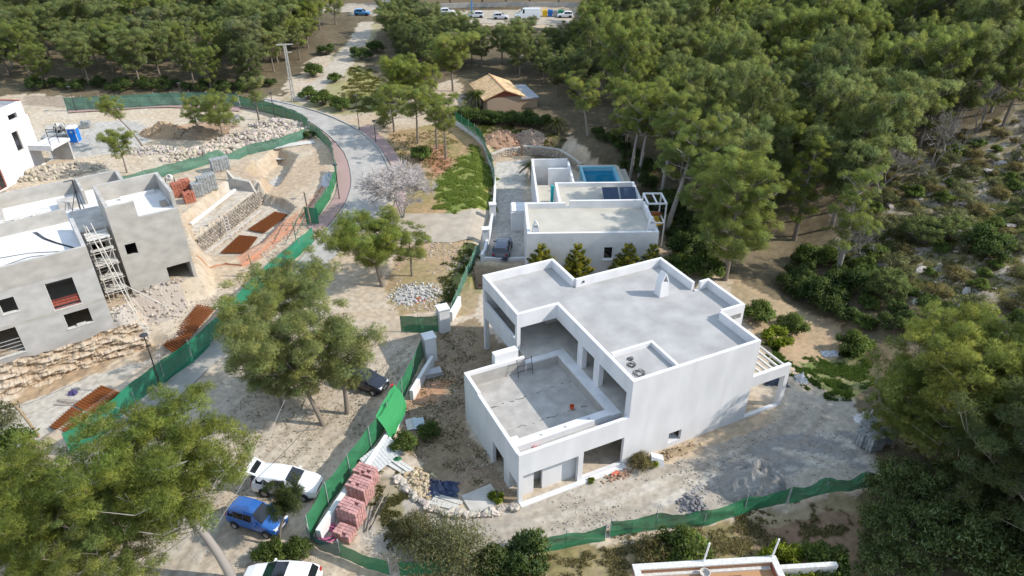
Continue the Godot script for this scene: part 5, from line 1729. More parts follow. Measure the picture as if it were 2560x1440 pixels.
# a pallet load of blocks, every visible block its own piece
func block_pallet(at: Vector3, turn: float, nx: int, ny: int, nz: int, bs: Vector3, m: Material, label: String, group: String, sd: int, missing := 0.06) -> Node3D:
	var r := RandomNumberGenerator.new()
	r.seed = sd * 101
	var o := thing("block_stack", at, turn, label, "blocks", group)
	var pal := MB.new()
	for k in 3:
		pal.box(Vector3(-nx * bs.x * 0.5, 0.0, (k - 1) * nz * bs.z * 0.42 - 0.05), Vector3(nx * bs.x * 0.5, 0.1, (k - 1) * nz * bs.z * 0.42 + 0.05))
	part("pallet", pal.done(), M["wood"], o)
	var bm := MB.new()
	var g := 0.016
	bm.box(Vector3(g, 0, g) - bs * Vector3(0.5, 0, 0.5), bs * Vector3(0.5, 1, 0.5) - Vector3(g, g, g))
	var bmesh := bm.done()
	var tones := []
	for k in 3:
		var key: String = m.resource_name + "_tone%d" % k
		if not M.has(key):
			var mm: StandardMaterial3D = m.duplicate()
			var f: float = [0.86, 1.0, 1.14][k]
			var lc := mm.albedo_color.srgb_to_linear()
			mm.albedo_color = Color(lc.r * f, lc.g * f, lc.b * f).linear_to_srgb()
			M[key] = mm
		tones.append(M[key])
	for y in ny:
		for x in nx:
			for z in nz:
				var edge := y == ny - 1 or x == 0 or x == nx - 1 or z == 0 or z == nz - 1
				if not edge or (y == ny - 1 and r.randf() < missing):
					continue
				var p := Vector3((x + 0.5 - nx * 0.5) * bs.x, 0.1 + y * bs.y, (z + 0.5 - nz * 0.5) * bs.z)
				var bo := part("block", bmesh, tones[r.randi() % 3], o, p + Vector3(r.randf_range(-0.012, 0.012), 0, r.randf_range(-0.012, 0.012)))
				bo.rotation.y = r.randf_range(-0.02, 0.02)
	part("core", boxmesh(Vector3(-nx * 0.5 + 0.6, 0.1 / bs.y, -nz * 0.5 + 0.6) * bs, Vector3(nx * 0.5 - 0.6, ny - 0.6, nz * 0.5 - 0.6) * bs), m, o)
	return o


# rusty reinforcement mats: layers of crossing bars between four ground corners
func mesh_mat(c: PackedVector2Array, label: String, up := 0.06, layers := 3, spacing := 0.24) -> void:
	var o := thing("mesh_panel", g3(c[0]), 0.0, label, "steel mesh", "rusty reinforcement mesh panels")
	var cn := []
	for q in c:
		cn.append(g3(q) - o.position)
	var long_ := MB.new()
	var cross := MB.new()
	var ln := c[0].distance_to(c[3])
	var wd := c[0].distance_to(c[1])
	var nl := int(ln / spacing)
	var nw := int(wd / spacing)
	for q in layers:
		var u := up + q * 0.07
		for i in nw + 1:
			var t := float(i) / nw
			long_.bar(cn[0].lerp(cn[1], t) + Vector3(0, u, 0), cn[3].lerp(cn[2], t) + Vector3(0, u, 0), 0.035)
		for i in nl + 1:
			var t := (i + 0.33 * q) / (nl + 0.7)
			var a: Vector3 = cn[0].lerp(cn[3], t) + Vector3(0, u + 0.035, 0)
			var b: Vector3 = cn[1].lerp(cn[2], t) + Vector3(0, u + 0.035, 0)
			var d := (b - a).normalized() * 0.14
			cross.bar(a - d, b + d, 0.035)
	part("long_bars", long_.done(), M["rust"], o)
	part("cross_bars", cross.done(), M["rust"], o)


func plank_pile(at: Vector2, turn: float, n: int, ln: float, m: Material, label: String, w := 0.22, spread := 0.5) -> void:
	var o := thing("plank_pile", g3(at), turn, label, "planks")
	var b := MB.new()
	b.box(Vector3(-ln * 0.5, 0.0, -w * 0.5), Vector3(ln * 0.5, 0.045, w * 0.5))
	var mesh := b.done()
	for i in n:
		var p := part("plank", mesh, m, o, Vector3(rng.randf_range(-0.25, 0.25), 0.02 + 0.05 * (i / 3), (i % 3 - 1) * (w + 0.03) + rng.randf_range(-spread, spread) * 0.2))
		p.rotation.y = rng.randf_range(-0.1, 0.1) * spread
		p.rotation.z = rng.randf_range(-0.01, 0.01)


func make_site_things() -> void:
	# pink blocks by the white wall
	var pb := Vector3(0.3, 0.2, 0.22)
	block_pallet(g3(Vector2(-10, -32.15)), -0.4, 5, 7, 5, pb, M["pink_block"], "tall pink block stack farthest from the hose coil", "pink hollow blocks by the wall", 1)
	block_pallet(g3(Vector2(-9.85, -33.51)), -0.4, 5, 6, 4, pb, M["pink_block"], "pink block stack at the upper end of the row by the wall", "pink hollow blocks by the wall", 4)
	block_pallet(g3(Vector2(-10.19, -30.28)), -0.4, 5, 7, 5, pb, M["pink_block"], "tall pink block stack in the middle of the row by the wall", "pink hollow blocks by the wall", 2)
	block_pallet(g3(Vector2(-10.4, -29.04)), -0.4, 4, 3, 4, pb, M["pink_block"], "low pink block stack next to the pink hose coil", "pink hollow blocks by the wall", 3, 0.15)
	# hose
	var hm := MB.new()
	for k in 5:
		var pts := []
		var rad := []
		for i in 25:
			var a := TAU * i / 24.0
			var rr := 0.32 + 0.09 * k + 0.04 * sin(a * 3.0 + k)
			pts.append(Vector3(cos(a) * rr, 0.08 + 0.1 * (k % 3) + 0.05 * sin(a * 2.0 + k), sin(a) * rr))
			rad.append(0.06)
		hm.tube(pts, rad, 7, false)
	var ho := part("hose_coil", hm.done(), M["hose_pink"], self, g3(Vector2(-11.53, -29.16), 0.02))
	tag(ho, "coiled pink plastic conduit beside the low block stack", "hose")
	# long rods leaning against the blocks
	for k in 3:
		var rm := MB.new()
		var a := g3(Vector2(-9.31, -29.34), 0.0) + Vector3(k * 0.15, 0.02, -k * 0.1)
		rm.bar(a, a + Vector3(0.75 + k * 0.1, 0.75, -2.3), 0.05)
		var ro := part("rod", rm.done(), M["dark_metal"] if k != 1 else M["greywood"], self)
		tag(ro, ["dark rod leaning on the pink blocks, nearest the blocks", "pale wooden rod leaning between the two dark rods", "dark rod leaning on the pink blocks, farthest right"][k], "rod", "rods leaning on the pink blocks")
	# corrugated sheet and planks
	var cs := MB.new()
	for i in 22:
		var x0 := -1.4 + i * 0.13
		var y0 := 0.05 * (i % 2)
		var y1 := 0.05 * ((i + 1) % 2)
		cs.quad(Vector3(x0, 0.75 + y0, -0.65), Vector3(x0 + 0.13, 0.75 + y1, -0.65), Vector3(x0 + 0.13, 0.1 + y1, 0.75), Vector3(x0, 0.1 + y0, 0.75))
	var co := part("corrugated_sheet", cs.done(), mat("zinc", Color(0.50, 0.52, 0.52), 0.5, T_MID, 0.5), self, g3(Vector2(-9.17, -35.59), 0.02))
	co.rotation.y = 0.9
	tag(co, "grey corrugated sheet leaning on the white wall above the blocks", "sheet")
	plank_pile(Vector2(-7.75, -34.9), -0.65, 8, 1.9, M["plank_white"], "pile of white boards beside the corrugated sheet", 0.22)
	crumpled("tarp", g3(Vector2(-8.09, -35.51), 0.1), Vector3(0.6, 0.25, 0.5), mat("tarp_green", Color(0.03, 0.16, 0.07), 0.6), "small dark green sheet on the end of the white boards", "tarp", 12)
	plank_pile(Vector2(-4.34, -31.7), -0.35, 9, 1.7, mat("pale_board", Color(0.56, 0.54, 0.49), 0.8, T_MID, 0.6), "stack of pale slabs and boards inside the stone border", 0.3, 0.8)
	crumpled("tarp", g3(Vector2(-4.7, -32.83), 0.05), Vector3(2.1, 0.75, 1.3), M["tarp_blue"], "crumpled dark blue plastic tarp inside the stone border", "tarp", 21)
	crumpled("tarp", g3(Vector2(-5.28, -33.22), 0.02), Vector3(0.9, 0.5, 0.9), mat("tarp_navy", Color(0.03, 0.04, 0.09), 0.4), "small navy bundle behind the blue plastic tarp", "tarp", 22)
	heap("stone_heap", Vector2(-6.38, -33.43), 1.7, 0.35, 120, 0.24, Color(0.56, 0.46, 0.31), "heap of yellowish flat stones between boards and tarp", "stones", 9, Vector2(1.0, 0.7), -0.6)
	for k in 2:
		var pm := MB.new()
		pm.cbox(Vector3.ZERO, Vector3(0.85, 0.05, 1.15), Basis.from_euler(Vector3(0.05, 0.3, 0.04 if k == 0 else -0.12)))
		var po := part("panel", pm.done(), M["plank_white"] if k == 0 else mat("panel_blue", Color(0.42, 0.48, 0.52), 0.4), self, g3(Vector2(-7.5, -39.18) if k == 0 else Vector2(-6.96, -39.18), 0.1 + k * 0.05))
		tag(po, ["white square panel lying on the shaded bare soil", "pale blue panel lying against the white square panel"][k], "panel")
	# bath tub and pipe beside the pillar
	var tub := MB.new()
	tub.hexa([Vector3(-0.55, 0, 0.3), Vector3(0.55, 0, 0.3), Vector3(0.55, 0, -0.3), Vector3(-0.55, 0, -0.3)], [Vector3(-0.7, 0.45, 0.4), Vector3(0.7, 0.45, 0.4), Vector3(0.7, 0.45, -0.4), Vector3(-0.7, 0.45, -0.4)])
	tub.box(Vector3(-0.55, 0.452, -0.28), Vector3(0.55, 0.456, 0.28))
	var to := part("mixing_tub", tub.done(), M["steel"], self, g3(Vector2(-6.48, -45.09), 0.02))
	to.rotation.y = 0.3
	tag(to, "grey mixing tub in the shade by the gate pillar", "tub")
	var pp := MB.new()
	pp.tube([g3(Vector2(-7.48, -44.37), 0.08), g3(Vector2(-5.59, -45.09), 0.12)], [0.05, 0.05], 8)
	var ppo := part("pipe", pp.done(), M["steel"], self)
	tag(ppo, "long pale pipe lying next to the mixing tub", "pipe")
	# grey block pallets by the right hand pine
	var gb := Vector3(0.4, 0.2, 0.25)
	for q in [[Vector2(25.24, -36.97), 0.35, "grey block pallet at the left of the group by the pine"], [Vector2(25.69, -36.41), 0.35, "grey block pallet nearest the green net end by the pine"], [Vector2(26.07, -38.14), 0.4, "grey block pallet behind the front pair by the pine"], [Vector2(27.04, -37.15), 0.3, "grey block pallet half under the pine branches"]]:
		block_pallet(g3(q[0]), q[1], 3, 6, 3, gb, M["grey_block"], q[2], "grey block pallets under the pine", 11, 0.0)
	var bag := crumpled("sand_bag", g3(Vector2(26.76, -39.64), 0.0), Vector3(1.5, 1.2, 1.2), mat("bag_white", Color(0.58, 0.58, 0.6), 0.7), "big pale builder's bag behind the grey block pallets", "bag", 31)
	heap("sand_heap", Vector2(16.17, -33.07), 2.4, 2.3, 0, 0.1, Color(0.36, 0.35, 0.33), "smooth grey sand heap in the yard before the green net", "sand", 14, Vector2(1.0, 0.75), 0.3)
	heap("gravel_heap", Vector2(11.78, -31.5), 1.0, 0.3, 90, 0.16, Color(0.24, 0.24, 0.25), "small dark gravel heap near the bottom green net", "gravel", 15)
	heap("rubble_heap", Vector2(7.27, -34.03), 0.8, 0.2, 60, 0.16, Color(0.42, 0.27, 0.19), "small brick rubble heap against the villa front wall", "rubble", 16, Vector2(1.6, 0.5), 0.42)
	heap("rubble_heap", Vector2(11.7, -36.28), 1.0, 0.25, 50, 0.12, Color(0.40, 0.30, 0.19), "dry earth and rubble strip below the small villa window", "rubble", 17, Vector2(2.2, 0.5), 0.42)
	var bl := MB.new()
	bl.hexa([Vector3(-0.5, -0.1, 0.35), Vector3(0.5, -0.1, 0.35), Vector3(0.5, -0.1, -0.35), Vector3(-0.5, -0.1, -0.35)], [Vector3(-0.45, 0.75, 0.1), Vector3(0.4, 0.5, 0.2), Vector3(0.4, 0.5, -0.3), Vector3(-0.45, 0.75, -0.3)])
	var blo := part("concrete_block", bl.done(), M["white2"], self, g3(Vector2(10.14, -35.21)))
	tag(blo, "wedge shaped white concrete block at the foot of the villa wall", "block")
	var rt := MB.new()
	rt.cbox(Vector3.ZERO, Vector3(0.5, 0.14, 0.32), Basis.from_euler(Vector3(0.1, 0.5, 0.15)))
	var rto := part("red_tile", rt.done(), mat("red_tile_m", Color(0.60, 0.16, 0.10), 0.7), self, g3(Vector2(7.09, -34.11), 0.12))
	tag(rto, "broken red tile piece at the corner of the pool recess", "tile")
	crumpled("plastic_wrap", g3(Vector2(23.64, -44.83), 0.0), Vector3(1.0, 0.8, 1.0), M["tarp_silver"], "silver plastic wrap heap beside the pergola column", "wrap", 44)
	crumpled("tarp", g3(Vector2(21.24, -44.2), 0.0) , Vector3(2.0, 0.9, 1.2), mat("tarp_slate", Color(0.06, 0.08, 0.12), 0.35), "dark plastic covered pile seen through the pergola", "tarp", 45)
	crumpled("plastic_wrap", g3(Vector2(28.19, -49.62), 0.0), Vector3(1.6, 0.4, 0.8), mat("wrap_blue", Color(0.50, 0.54, 0.60), 0.4), "pale plastic sheet heap on grass behind the villa", "wrap", 46)
	# earth mounds by the cottage
	heap("earth_mound", Vector2(-1.06, -99.06), 3.2, 1.5, 140, 0.28, Color(0.45, 0.29, 0.20), "reddish earth mound on the left below the cottage hedge", "earth", 18, Vector2(1.2, 0.7))
	heap("earth_mound", Vector2(2.5, -99.86), 2.6, 1.5, 120, 0.26, Color(0.44, 0.34, 0.27), "paler earth mound on the right below the cottage hedge", "earth", 19, Vector2(1.0, 0.7))
	# white chalk rubble among the pines
	heap("chalk_heap", Vector2(-9.56, -57.68), 2.6, 0.35, 220, 0.2, Color(0.54, 0.53, 0.51), "heap of white chalky rubble beside the umbrella pine", "rubble", 20, Vector2(1.0, 0.8), 0.4)
	heap("brick_heap", Vector2(-8.93, -56.59), 0.6, 0.2, 40, 0.16, Color(0.52, 0.16, 0.09), "small pile of broken red bricks on the chalk rubble", "bricks", 24)
	# rubble banks of the yard
	heap("stone_bank", Vector2(-43, -93.9), 5.0, 1.2, 420, 0.5, Color(0.58, 0.51, 0.42), "long pale boulder bank behind the faded net, left half", "stones", 26, Vector2(1.2, 0.42), 0.30)
	heap("stone_bank", Vector2(-37.79, -99.07), 5.6, 1.5, 460, 0.5, Color(0.56, 0.49, 0.42), "long pale boulder bank behind the faded net, right half", "stones", 27, Vector2(1.15, 0.5), 0.25)
	heap("stone_bank", Vector2(-35.66, -104.19), 4.0, 1.3, 300, 0.45, Color(0.56, 0.50, 0.43), "boulder bank reaching the street curve below the green net", "stones", 28, Vector2(1.2, 0.5), -0.2)
	heap("stone_heap", Vector2(-61.59, -87.58), 4.6, 0.9, 420, 0.36, Color(0.52, 0.46, 0.37), "broad heap of building stones beside the white house", "stones", 29, Vector2(1.4, 0.55), 0.35)
	heap("stone_heap", Vector2(-62.21, -80.52), 2.5, 0.6, 150, 0.34, Color(0.48, 0.38, 0.29), "brownish stone heap at the left picture edge", "stones", 30, Vector2(1.4, 0.5))
	heap("stone_heap", Vector2(-51.36, -94.92), 3.0, 0.7, 180, 0.3, Color(0.56, 0.51, 0.45), "pale stone heap at the foot of the leaning pine", "stones", 31, Vector2(1.4, 0.5), 0.1)
	heap("earth_mound", Vector2(-52.05, -101.44), 3.4, 2.0, 60, 0.3, Color(0.50, 0.36, 0.23), "orange earth mound next to the open yard pit", "earth", 32, Vector2(1.2, 0.6))
	heap("earth_mound", Vector2(-46.64, -100.64), 3.6, 1.6, 60, 0.3, Color(0.34, 0.26, 0.18), "brown earth mound behind the yard pit", "earth", 33, Vector2(1.3, 0.5))
	# pallets on the terrace above the trench
	var rb := Vector3(0.3, 0.2, 0.3)
	for q in [[448, 480, "red_block", 4, "red brick pallet at the left of the terrace row", 0.0], [468, 472, "red_block", 4, "red brick pallet directly behind the front red stack", 0.0], [474, 500, "red_block", 3, "low red brick pallet in front of the terrace row", 0.1], [497, 482, "grey_block", 4, "grey block pallet between red bricks and white wall", 0.0], [513, 474, "grey_block", 5, "grey block pallet in the middle of the terrace row", 0.0], [530, 462, "grey_block", 5, "grey block pallet at the right end of the terrace row", 0.0], [545, 425, "grey_block", 4, "grey block pallet beside the faded net, left one", 0.0], [563, 420, "grey_block", 4, "grey block pallet beside the faded net, right one", 0.0]]:
		block_pallet(g3(hit_point(q[0], q[1])), 0.62, 4, q[3] * 2, 4, Vector3(0.3, 0.2, 0.28), M[q[2]], q[4], "block pallets on the terrace", 50 + q[0], q[5])
	mixer(g3(Vector2(-42.21, -80.23)), 0.6, "white cement mixer beside the red brick pallets")
	mixer(g3(Vector2(-68.56, -102.26)), 0.2, "dark mouthed cement mixer left of the blue toilet")
	mixer(g3(Vector2(-67.65, -102.26)), 1.4, "pale cement mixer between dark mixer and blue toilet")
	# blue portable toilet
	var t := thing("portable_toilet", g3(Vector2(-64, -98.49)), 0.12, "blue portable toilet with a white roof in the yard", "toilet")
	part("cabin", boxmesh(Vector3(-0.6, 0.0, -0.6), Vector3(0.6, 2.1, 0.6)), M["plank_white"], t)
	part("door", boxmesh(Vector3(-0.5, 0.1, 0.6), Vector3(0.5, 2.0, 0.64)), M["toilet_blue"], t)
	part("side_panel", boxmesh(Vector3(0.6, 0.1, -0.5), Vector3(0.63, 2.0, 0.5)), M["toilet_blue"], t)
	var rf := MB.new()
	rf.hexa([Vector3(-0.64, 2.1, 0.64), Vector3(0.64, 2.1, 0.64), Vector3(0.64, 2.1, -0.64), Vector3(-0.64, 2.1, -0.64)], [Vector3(-0.5, 2.4, 0.3), Vector3(0.5, 2.4, 0.3), Vector3(0.5, 2.4, -0.5), Vector3(-0.5, 2.4, -0.5)])
	part("roof", rf.done(), M["white"], t)
	part("sign", boxmesh(Vector3(-0.15, 1.5, 0.64), Vector3(0.18, 1.75, 0.645)), M["plank_white"], t)
	# slab pallets in the yard
	for q in [[120, 350, "grey slab stack left of the blue toilet, front"], [140, 348, "grey slab stack left of the blue toilet, middle"], [158, 346, "grey slab stack touching the blue toilet"], [215, 318, "small pale stack on the open yard floor"]]:
		block_pallet(g3(hit_point(q[0], q[1])), 0.3, 3, 3, 3, Vector3(0.45, 0.28, 0.45), M["grey_block"], q[2], "slab stacks in the yard", 70 + q[0], 0.1)
	# rusty reinforcement mats
	mesh_mat(vs([-29.65, -55.37, -27.88, -54.88, -28.78, -47.74, -30.64, -49.62]), "rusty mesh panel on the dirt beside the teal net", 0.2)
	mesh_mat(vs([-33.45, -44.38, -31.05, -42.77, -32.12, -40.29, -34.43, -41.93]), "rusty mesh panel on the pale slab, far one of the pair", 0.08)
	mesh_mat(vs([-34.45, -41.74, -32.15, -40.11, -32.84, -38.24, -34.93, -39.47]), "rusty mesh panel on the pale slab, near one of the pair", 0.08)
	mesh_mat(vs([-29.15, -78.18, -27.45, -77.38, -29, -72.53, -30.92, -73.26]), "rusty mesh panel in the upper trench pit", 0.1, 3, 0.2)
	mesh_mat(vs([-31.38, -71.82, -29.4, -71.42, -29.53, -67.58, -32.04, -67.58]), "rusty mesh panel in the lower trench pit", 0.1, 3, 0.2)
	# trench ladder
	var ld := thing("ladder", g3(vs([-32.21, -71.02])[0]), 0.5, "pale ladder leaning on the trench stone wall", "ladder")
	for x in [-0.22, 0.22]:
		var lm := MB.new()
		lm.bar(Vector3(x, 0.0, 0.0), Vector3(x, 2.6, -0.9), 0.06)
		part("rail", lm.done(), M["plank_white"], ld)
	for i in 7:
		var lm := MB.new()
		lm.bar(Vector3(-0.22, 0.3 + i * 0.33, -0.1 - i * 0.115), Vector3(0.22, 0.3 + i * 0.33, -0.1 - i * 0.115), 0.05)
		part("rung", lm.done(), M["plank_white"], ld)
	plank_pile(Vector2(-31.7, -97.24), 0.42, 9, 5.5, M["plank_white"], "long stack of pale boards beside the street net", 0.4, 0.8)
	plank_pile(Vector2(-33.34, -95.44), 0.1, 3, 3.5, M["plank_white"], "short pale boards above the far pit", 0.4, 0.6)
	plank_pile(Vector2(-35.41, -42.4), -0.1, 4, 1.8, M["greywood"], "few grey boards on the slab beside the mesh panels", 0.16, 1.4)
	plank_pile(Vector2(-15.45, -38.64), 0.2, 2, 1.6, M["greywood"], "two grey boards on soil below the pine trunks", 0.12, 1.2)
	crumpled("tarp", g3(Vector2(-35.44, -43.53), 0.02), Vector3(0.6, 0.6, 0.5), mat("tarp_purple", Color(0.10, 0.08, 0.22), 0.6), "small purple bundle on the pale slab", "bundle", 61)
	crumpled("sand_bag", g3(Vector2(-24.07, -85.5), 0.0), Vector3(1.6, 1.2, 1.3), mat("bag_pale", Color(0.52, 0.55, 0.58), 0.7), "pale builder's bag behind the street bend net", "bag", 62)
	crumpled("sand_bag", g3(Vector2(-24.05, -83.78), 0.0), Vector3(1.4, 0.7, 1.2), M["tarp_silver"], "lower grey bag in front of the pale builder's bag", "bag", 63)
	# orange fence strip round the trench
	var of := MB.new()
	var ol := sample(vs([-32.07, -62.14, -30.15, -63.46, -28.03, -63.12, -26.93, -66.67, -25.09, -72.89, -24.39, -81.87, -24.57, -84.02]), 60)
	for i in ol.size() - 1:
		var h0 := 0.22 + 0.3 * noise_b.get_noise_1d(i * 2.0)
		var h1 := 0.22 + 0.3 * noise_b.get_noise_1d(i * 2.0 + 2.0)
		of.quad(g3(ol[i], 0.02), g3(ol[i], h0), g3(ol[i + 1], h1), g3(ol[i + 1], 0.02))
	var oo := part("barrier_net", of.done(), mat("orange_net", Color(0.52, 0.25, 0.16), 0.8), self)
	tag(oo, "low orange barrier net sagging round the trench", "barrier")
	# site gate
	var gt := thing("site_gate", g3(Vector2(-23.33, -71.38)), 0.0, "green mesh site gate standing open beside the wooden pole", "gate")
	var gm := MB.new()
	var ga := g3(Vector2(-23.68, -67.85)) - gt.position
	var gbb := g3(Vector2(-23.79, -72.89)) - gt.position
	gm.bar(ga, ga + Vector3(0, 2.2, 0), 0.07)
	gm.bar(gbb, gbb + Vector3(0, 2.2, 0), 0.07)
	gm.bar(ga + Vector3(0, 2.2, 0), gbb + Vector3(0, 2.2, 0), 0.07)
	gm.bar(ga + Vector3(0, 1.1, 0), gbb + Vector3(0, 1.1, 0), 0.06)
	part("frame", gm.done(), mat("gate_green", Color(0.02, 0.13, 0.07), 0.5), gt)
	var gn := MB.new()
	gn.quad(gbb + Vector3(0, 0.05, 0), gbb + Vector3(0, 2.2, 0), gbb + Vector3(1.5, 2.1, 0.3), gbb + Vector3(1.5, 0.05, 0.3))
	part("net", gn.done(), M["net_teal"], gt)
	# bare stumps, concrete garden slab
	var sl := part("concrete_slab", boxmesh(Vector3(-1.1, -0.2, -0.9), Vector3(1.1, 0.12, 0.9)), M["concrete"], self, g3(Vector2(-1.98, -31.96)))
	sl.rotation.y = 0.5
	tag(sl, "pale concrete slab with weeds at the villa corner", "slab")
	# car port roof piece in lower left corner
	var lf := MB.new()
	lf.bar(g3(Vector2(-34.7, -32.87), 0.3), g3(Vector2(-33.81, -34.3), 0.3), 0.35, 0.6)
	var lo := part("garden_wall", lf.done(), M["plank_white"], self)
	tag(lo, "short white garden wall at the lower left edge", "wall")
	var fl := thing("wire_fence", g3(Vector2(-34.61, -34.49)), 0.0, "grey wire fence at the lower left edge below the shrub", "fence")
	for i in 5:
		var pm := MB.new()
		var p := Vector2(-35.24, -33.94).lerp(Vector2(-34.18, -35.62), i / 4.0)
		pm.tube([g3(p) - fl.position, g3(p, 1.5) - fl.position], [0.03, 0.03], 6)
		part("post", pm.done(), M["steel"], fl)
	var wn := MB.new()
	for i in 9:
		wn.bar(g3(Vector2(-35.24, -33.94), 0.15 + i * 0.16) - fl.position, g3(Vector2(-34.18, -35.62), 0.15 + i * 0.16) - fl.position, 0.015)
	part("wires", wn.done(), M["steel"], fl)


# ground point of the pallets on the raised terrace
func hit_point(px: float, py: float) -> Vector2:
	return TERRACE.get(Vector2i(int(px), int(py)), Vector2.ZERO)


var TERRACE := {
	Vector2i(448, 480): Vector2(-39.83, -76.83), Vector2i(468, 472): Vector2(-39.25, -77.78), Vector2i(474, 500): Vector2(-37.81, -75.11), Vector2i(497, 482): Vector2(-37.48, -76.83),
	Vector2i(513, 474): Vector2(-37.07, -77.78), Vector2i(530, 462): Vector2(-36.56, -78.75), Vector2i(545, 425): Vector2(-38.12, -84.69), Vector2i(563, 420): Vector2(-37.28, -85.24),
	Vector2i(120, 350): Vector2(-67.89, -98.19), Vector2i(140, 348): Vector2(-67.11, -98.8), Vector2i(158, 346): Vector2(-66.15, -99.1), Vector2i(215, 318): Vector2(-65.5, -104.23)}


func mixer(at: Vector3, turn: float, label: String) -> void:
	var o := thing("cement_mixer", at, turn, label, "cement mixer", "cement mixers on the site")
	var d := MB.new()
	d.lathe(Vector3.ZERO, [Vector2(0.001, -0.4), Vector2(0.32, -0.38), Vector2(0.46, 0.0), Vector2(0.26, 0.45), Vector2(0.22, 0.45), Vector2(0.2, 0.2), Vector2(0.001, 0.1)], 14)
	var dr := part("drum", d.done(), M["plank_white"], o, Vector3(0, 0.95, 0))
	dr.rotation = Vector3(0.9, 0, 0.2)
	var f := MB.new()
	for sx in [-0.5, 0.5]:
		f.bar(Vector3(sx, 0.05, 0.5), Vector3(sx, 0.95, 0.0), 0.06)
		f.bar(Vector3(sx, 0.05, -0.5), Vector3(sx, 0.95, 0.0), 0.06)
	f.bar(Vector3(-0.5, 0.95, 0), Vector3(0.5, 0.95, 0), 0.06)
	f.bar(Vector3(-0.5, 0.06, 0.5), Vector3(0.5, 0.06, 0.5), 0.06)
	part("stand", f.done(), M["dark_metal"], o)
	for sx in [-0.55, 0.55]:
		var w := MB.new()
		w.lathe(Vector3.ZERO, [Vector2(0.001, 0.04), Vector2(0.2, 0.04), Vector2(0.22, 0.0), Vector2(0.2, -0.04), Vector2(0.001, -0.04)], 12)
		var wo := part("wheel", w.done(), M["tyre"], o, Vector3(sx, 0.22, -0.5))
		wo.rotation.z = PI / 2


func lamp_post(at: Vector2, high: float, label: String) -> void:
	var o := thing("street_lamp", g3(at), 0.0, label, "street lamp", "dark street lamps")
	var m := MB.new()
	m.tube([Vector3(0, -0.2, 0), Vector3(0, 0.6, 0), Vector3(0, high, 0)], [0.08, 0.06, 0.045], 8)
	part("pole", m.done(), M["dark_metal"], o)
	var h := MB.new()
	h.lathe(Vector3(0, high, 0), [Vector2(0.05, 0.0), Vector2(0.12, 0.12), Vector2(0.32, 0.2), Vector2(0.3, 0.26), Vector2(0.001, 0.34)], 14)
	part("lamp_head", h.done(), M["dark_metal"], o)


func cable_line(a: Vector3, b: Vector3, sag: float, r: float, m: Material, label: String) -> void:
	var pts := []
	var rad := []
	for i in 17:
		var t := i / 16.0
		pts.append(a.lerp(b, t) - Vector3(0, sag * 4.0 * t * (1.0 - t), 0))
		rad.append(r)
	var t := MB.new()
	t.tube(pts, rad, 5)
	var o := part("overhead_cable", t.done(), m, self)
	tag(o, label, "cable")


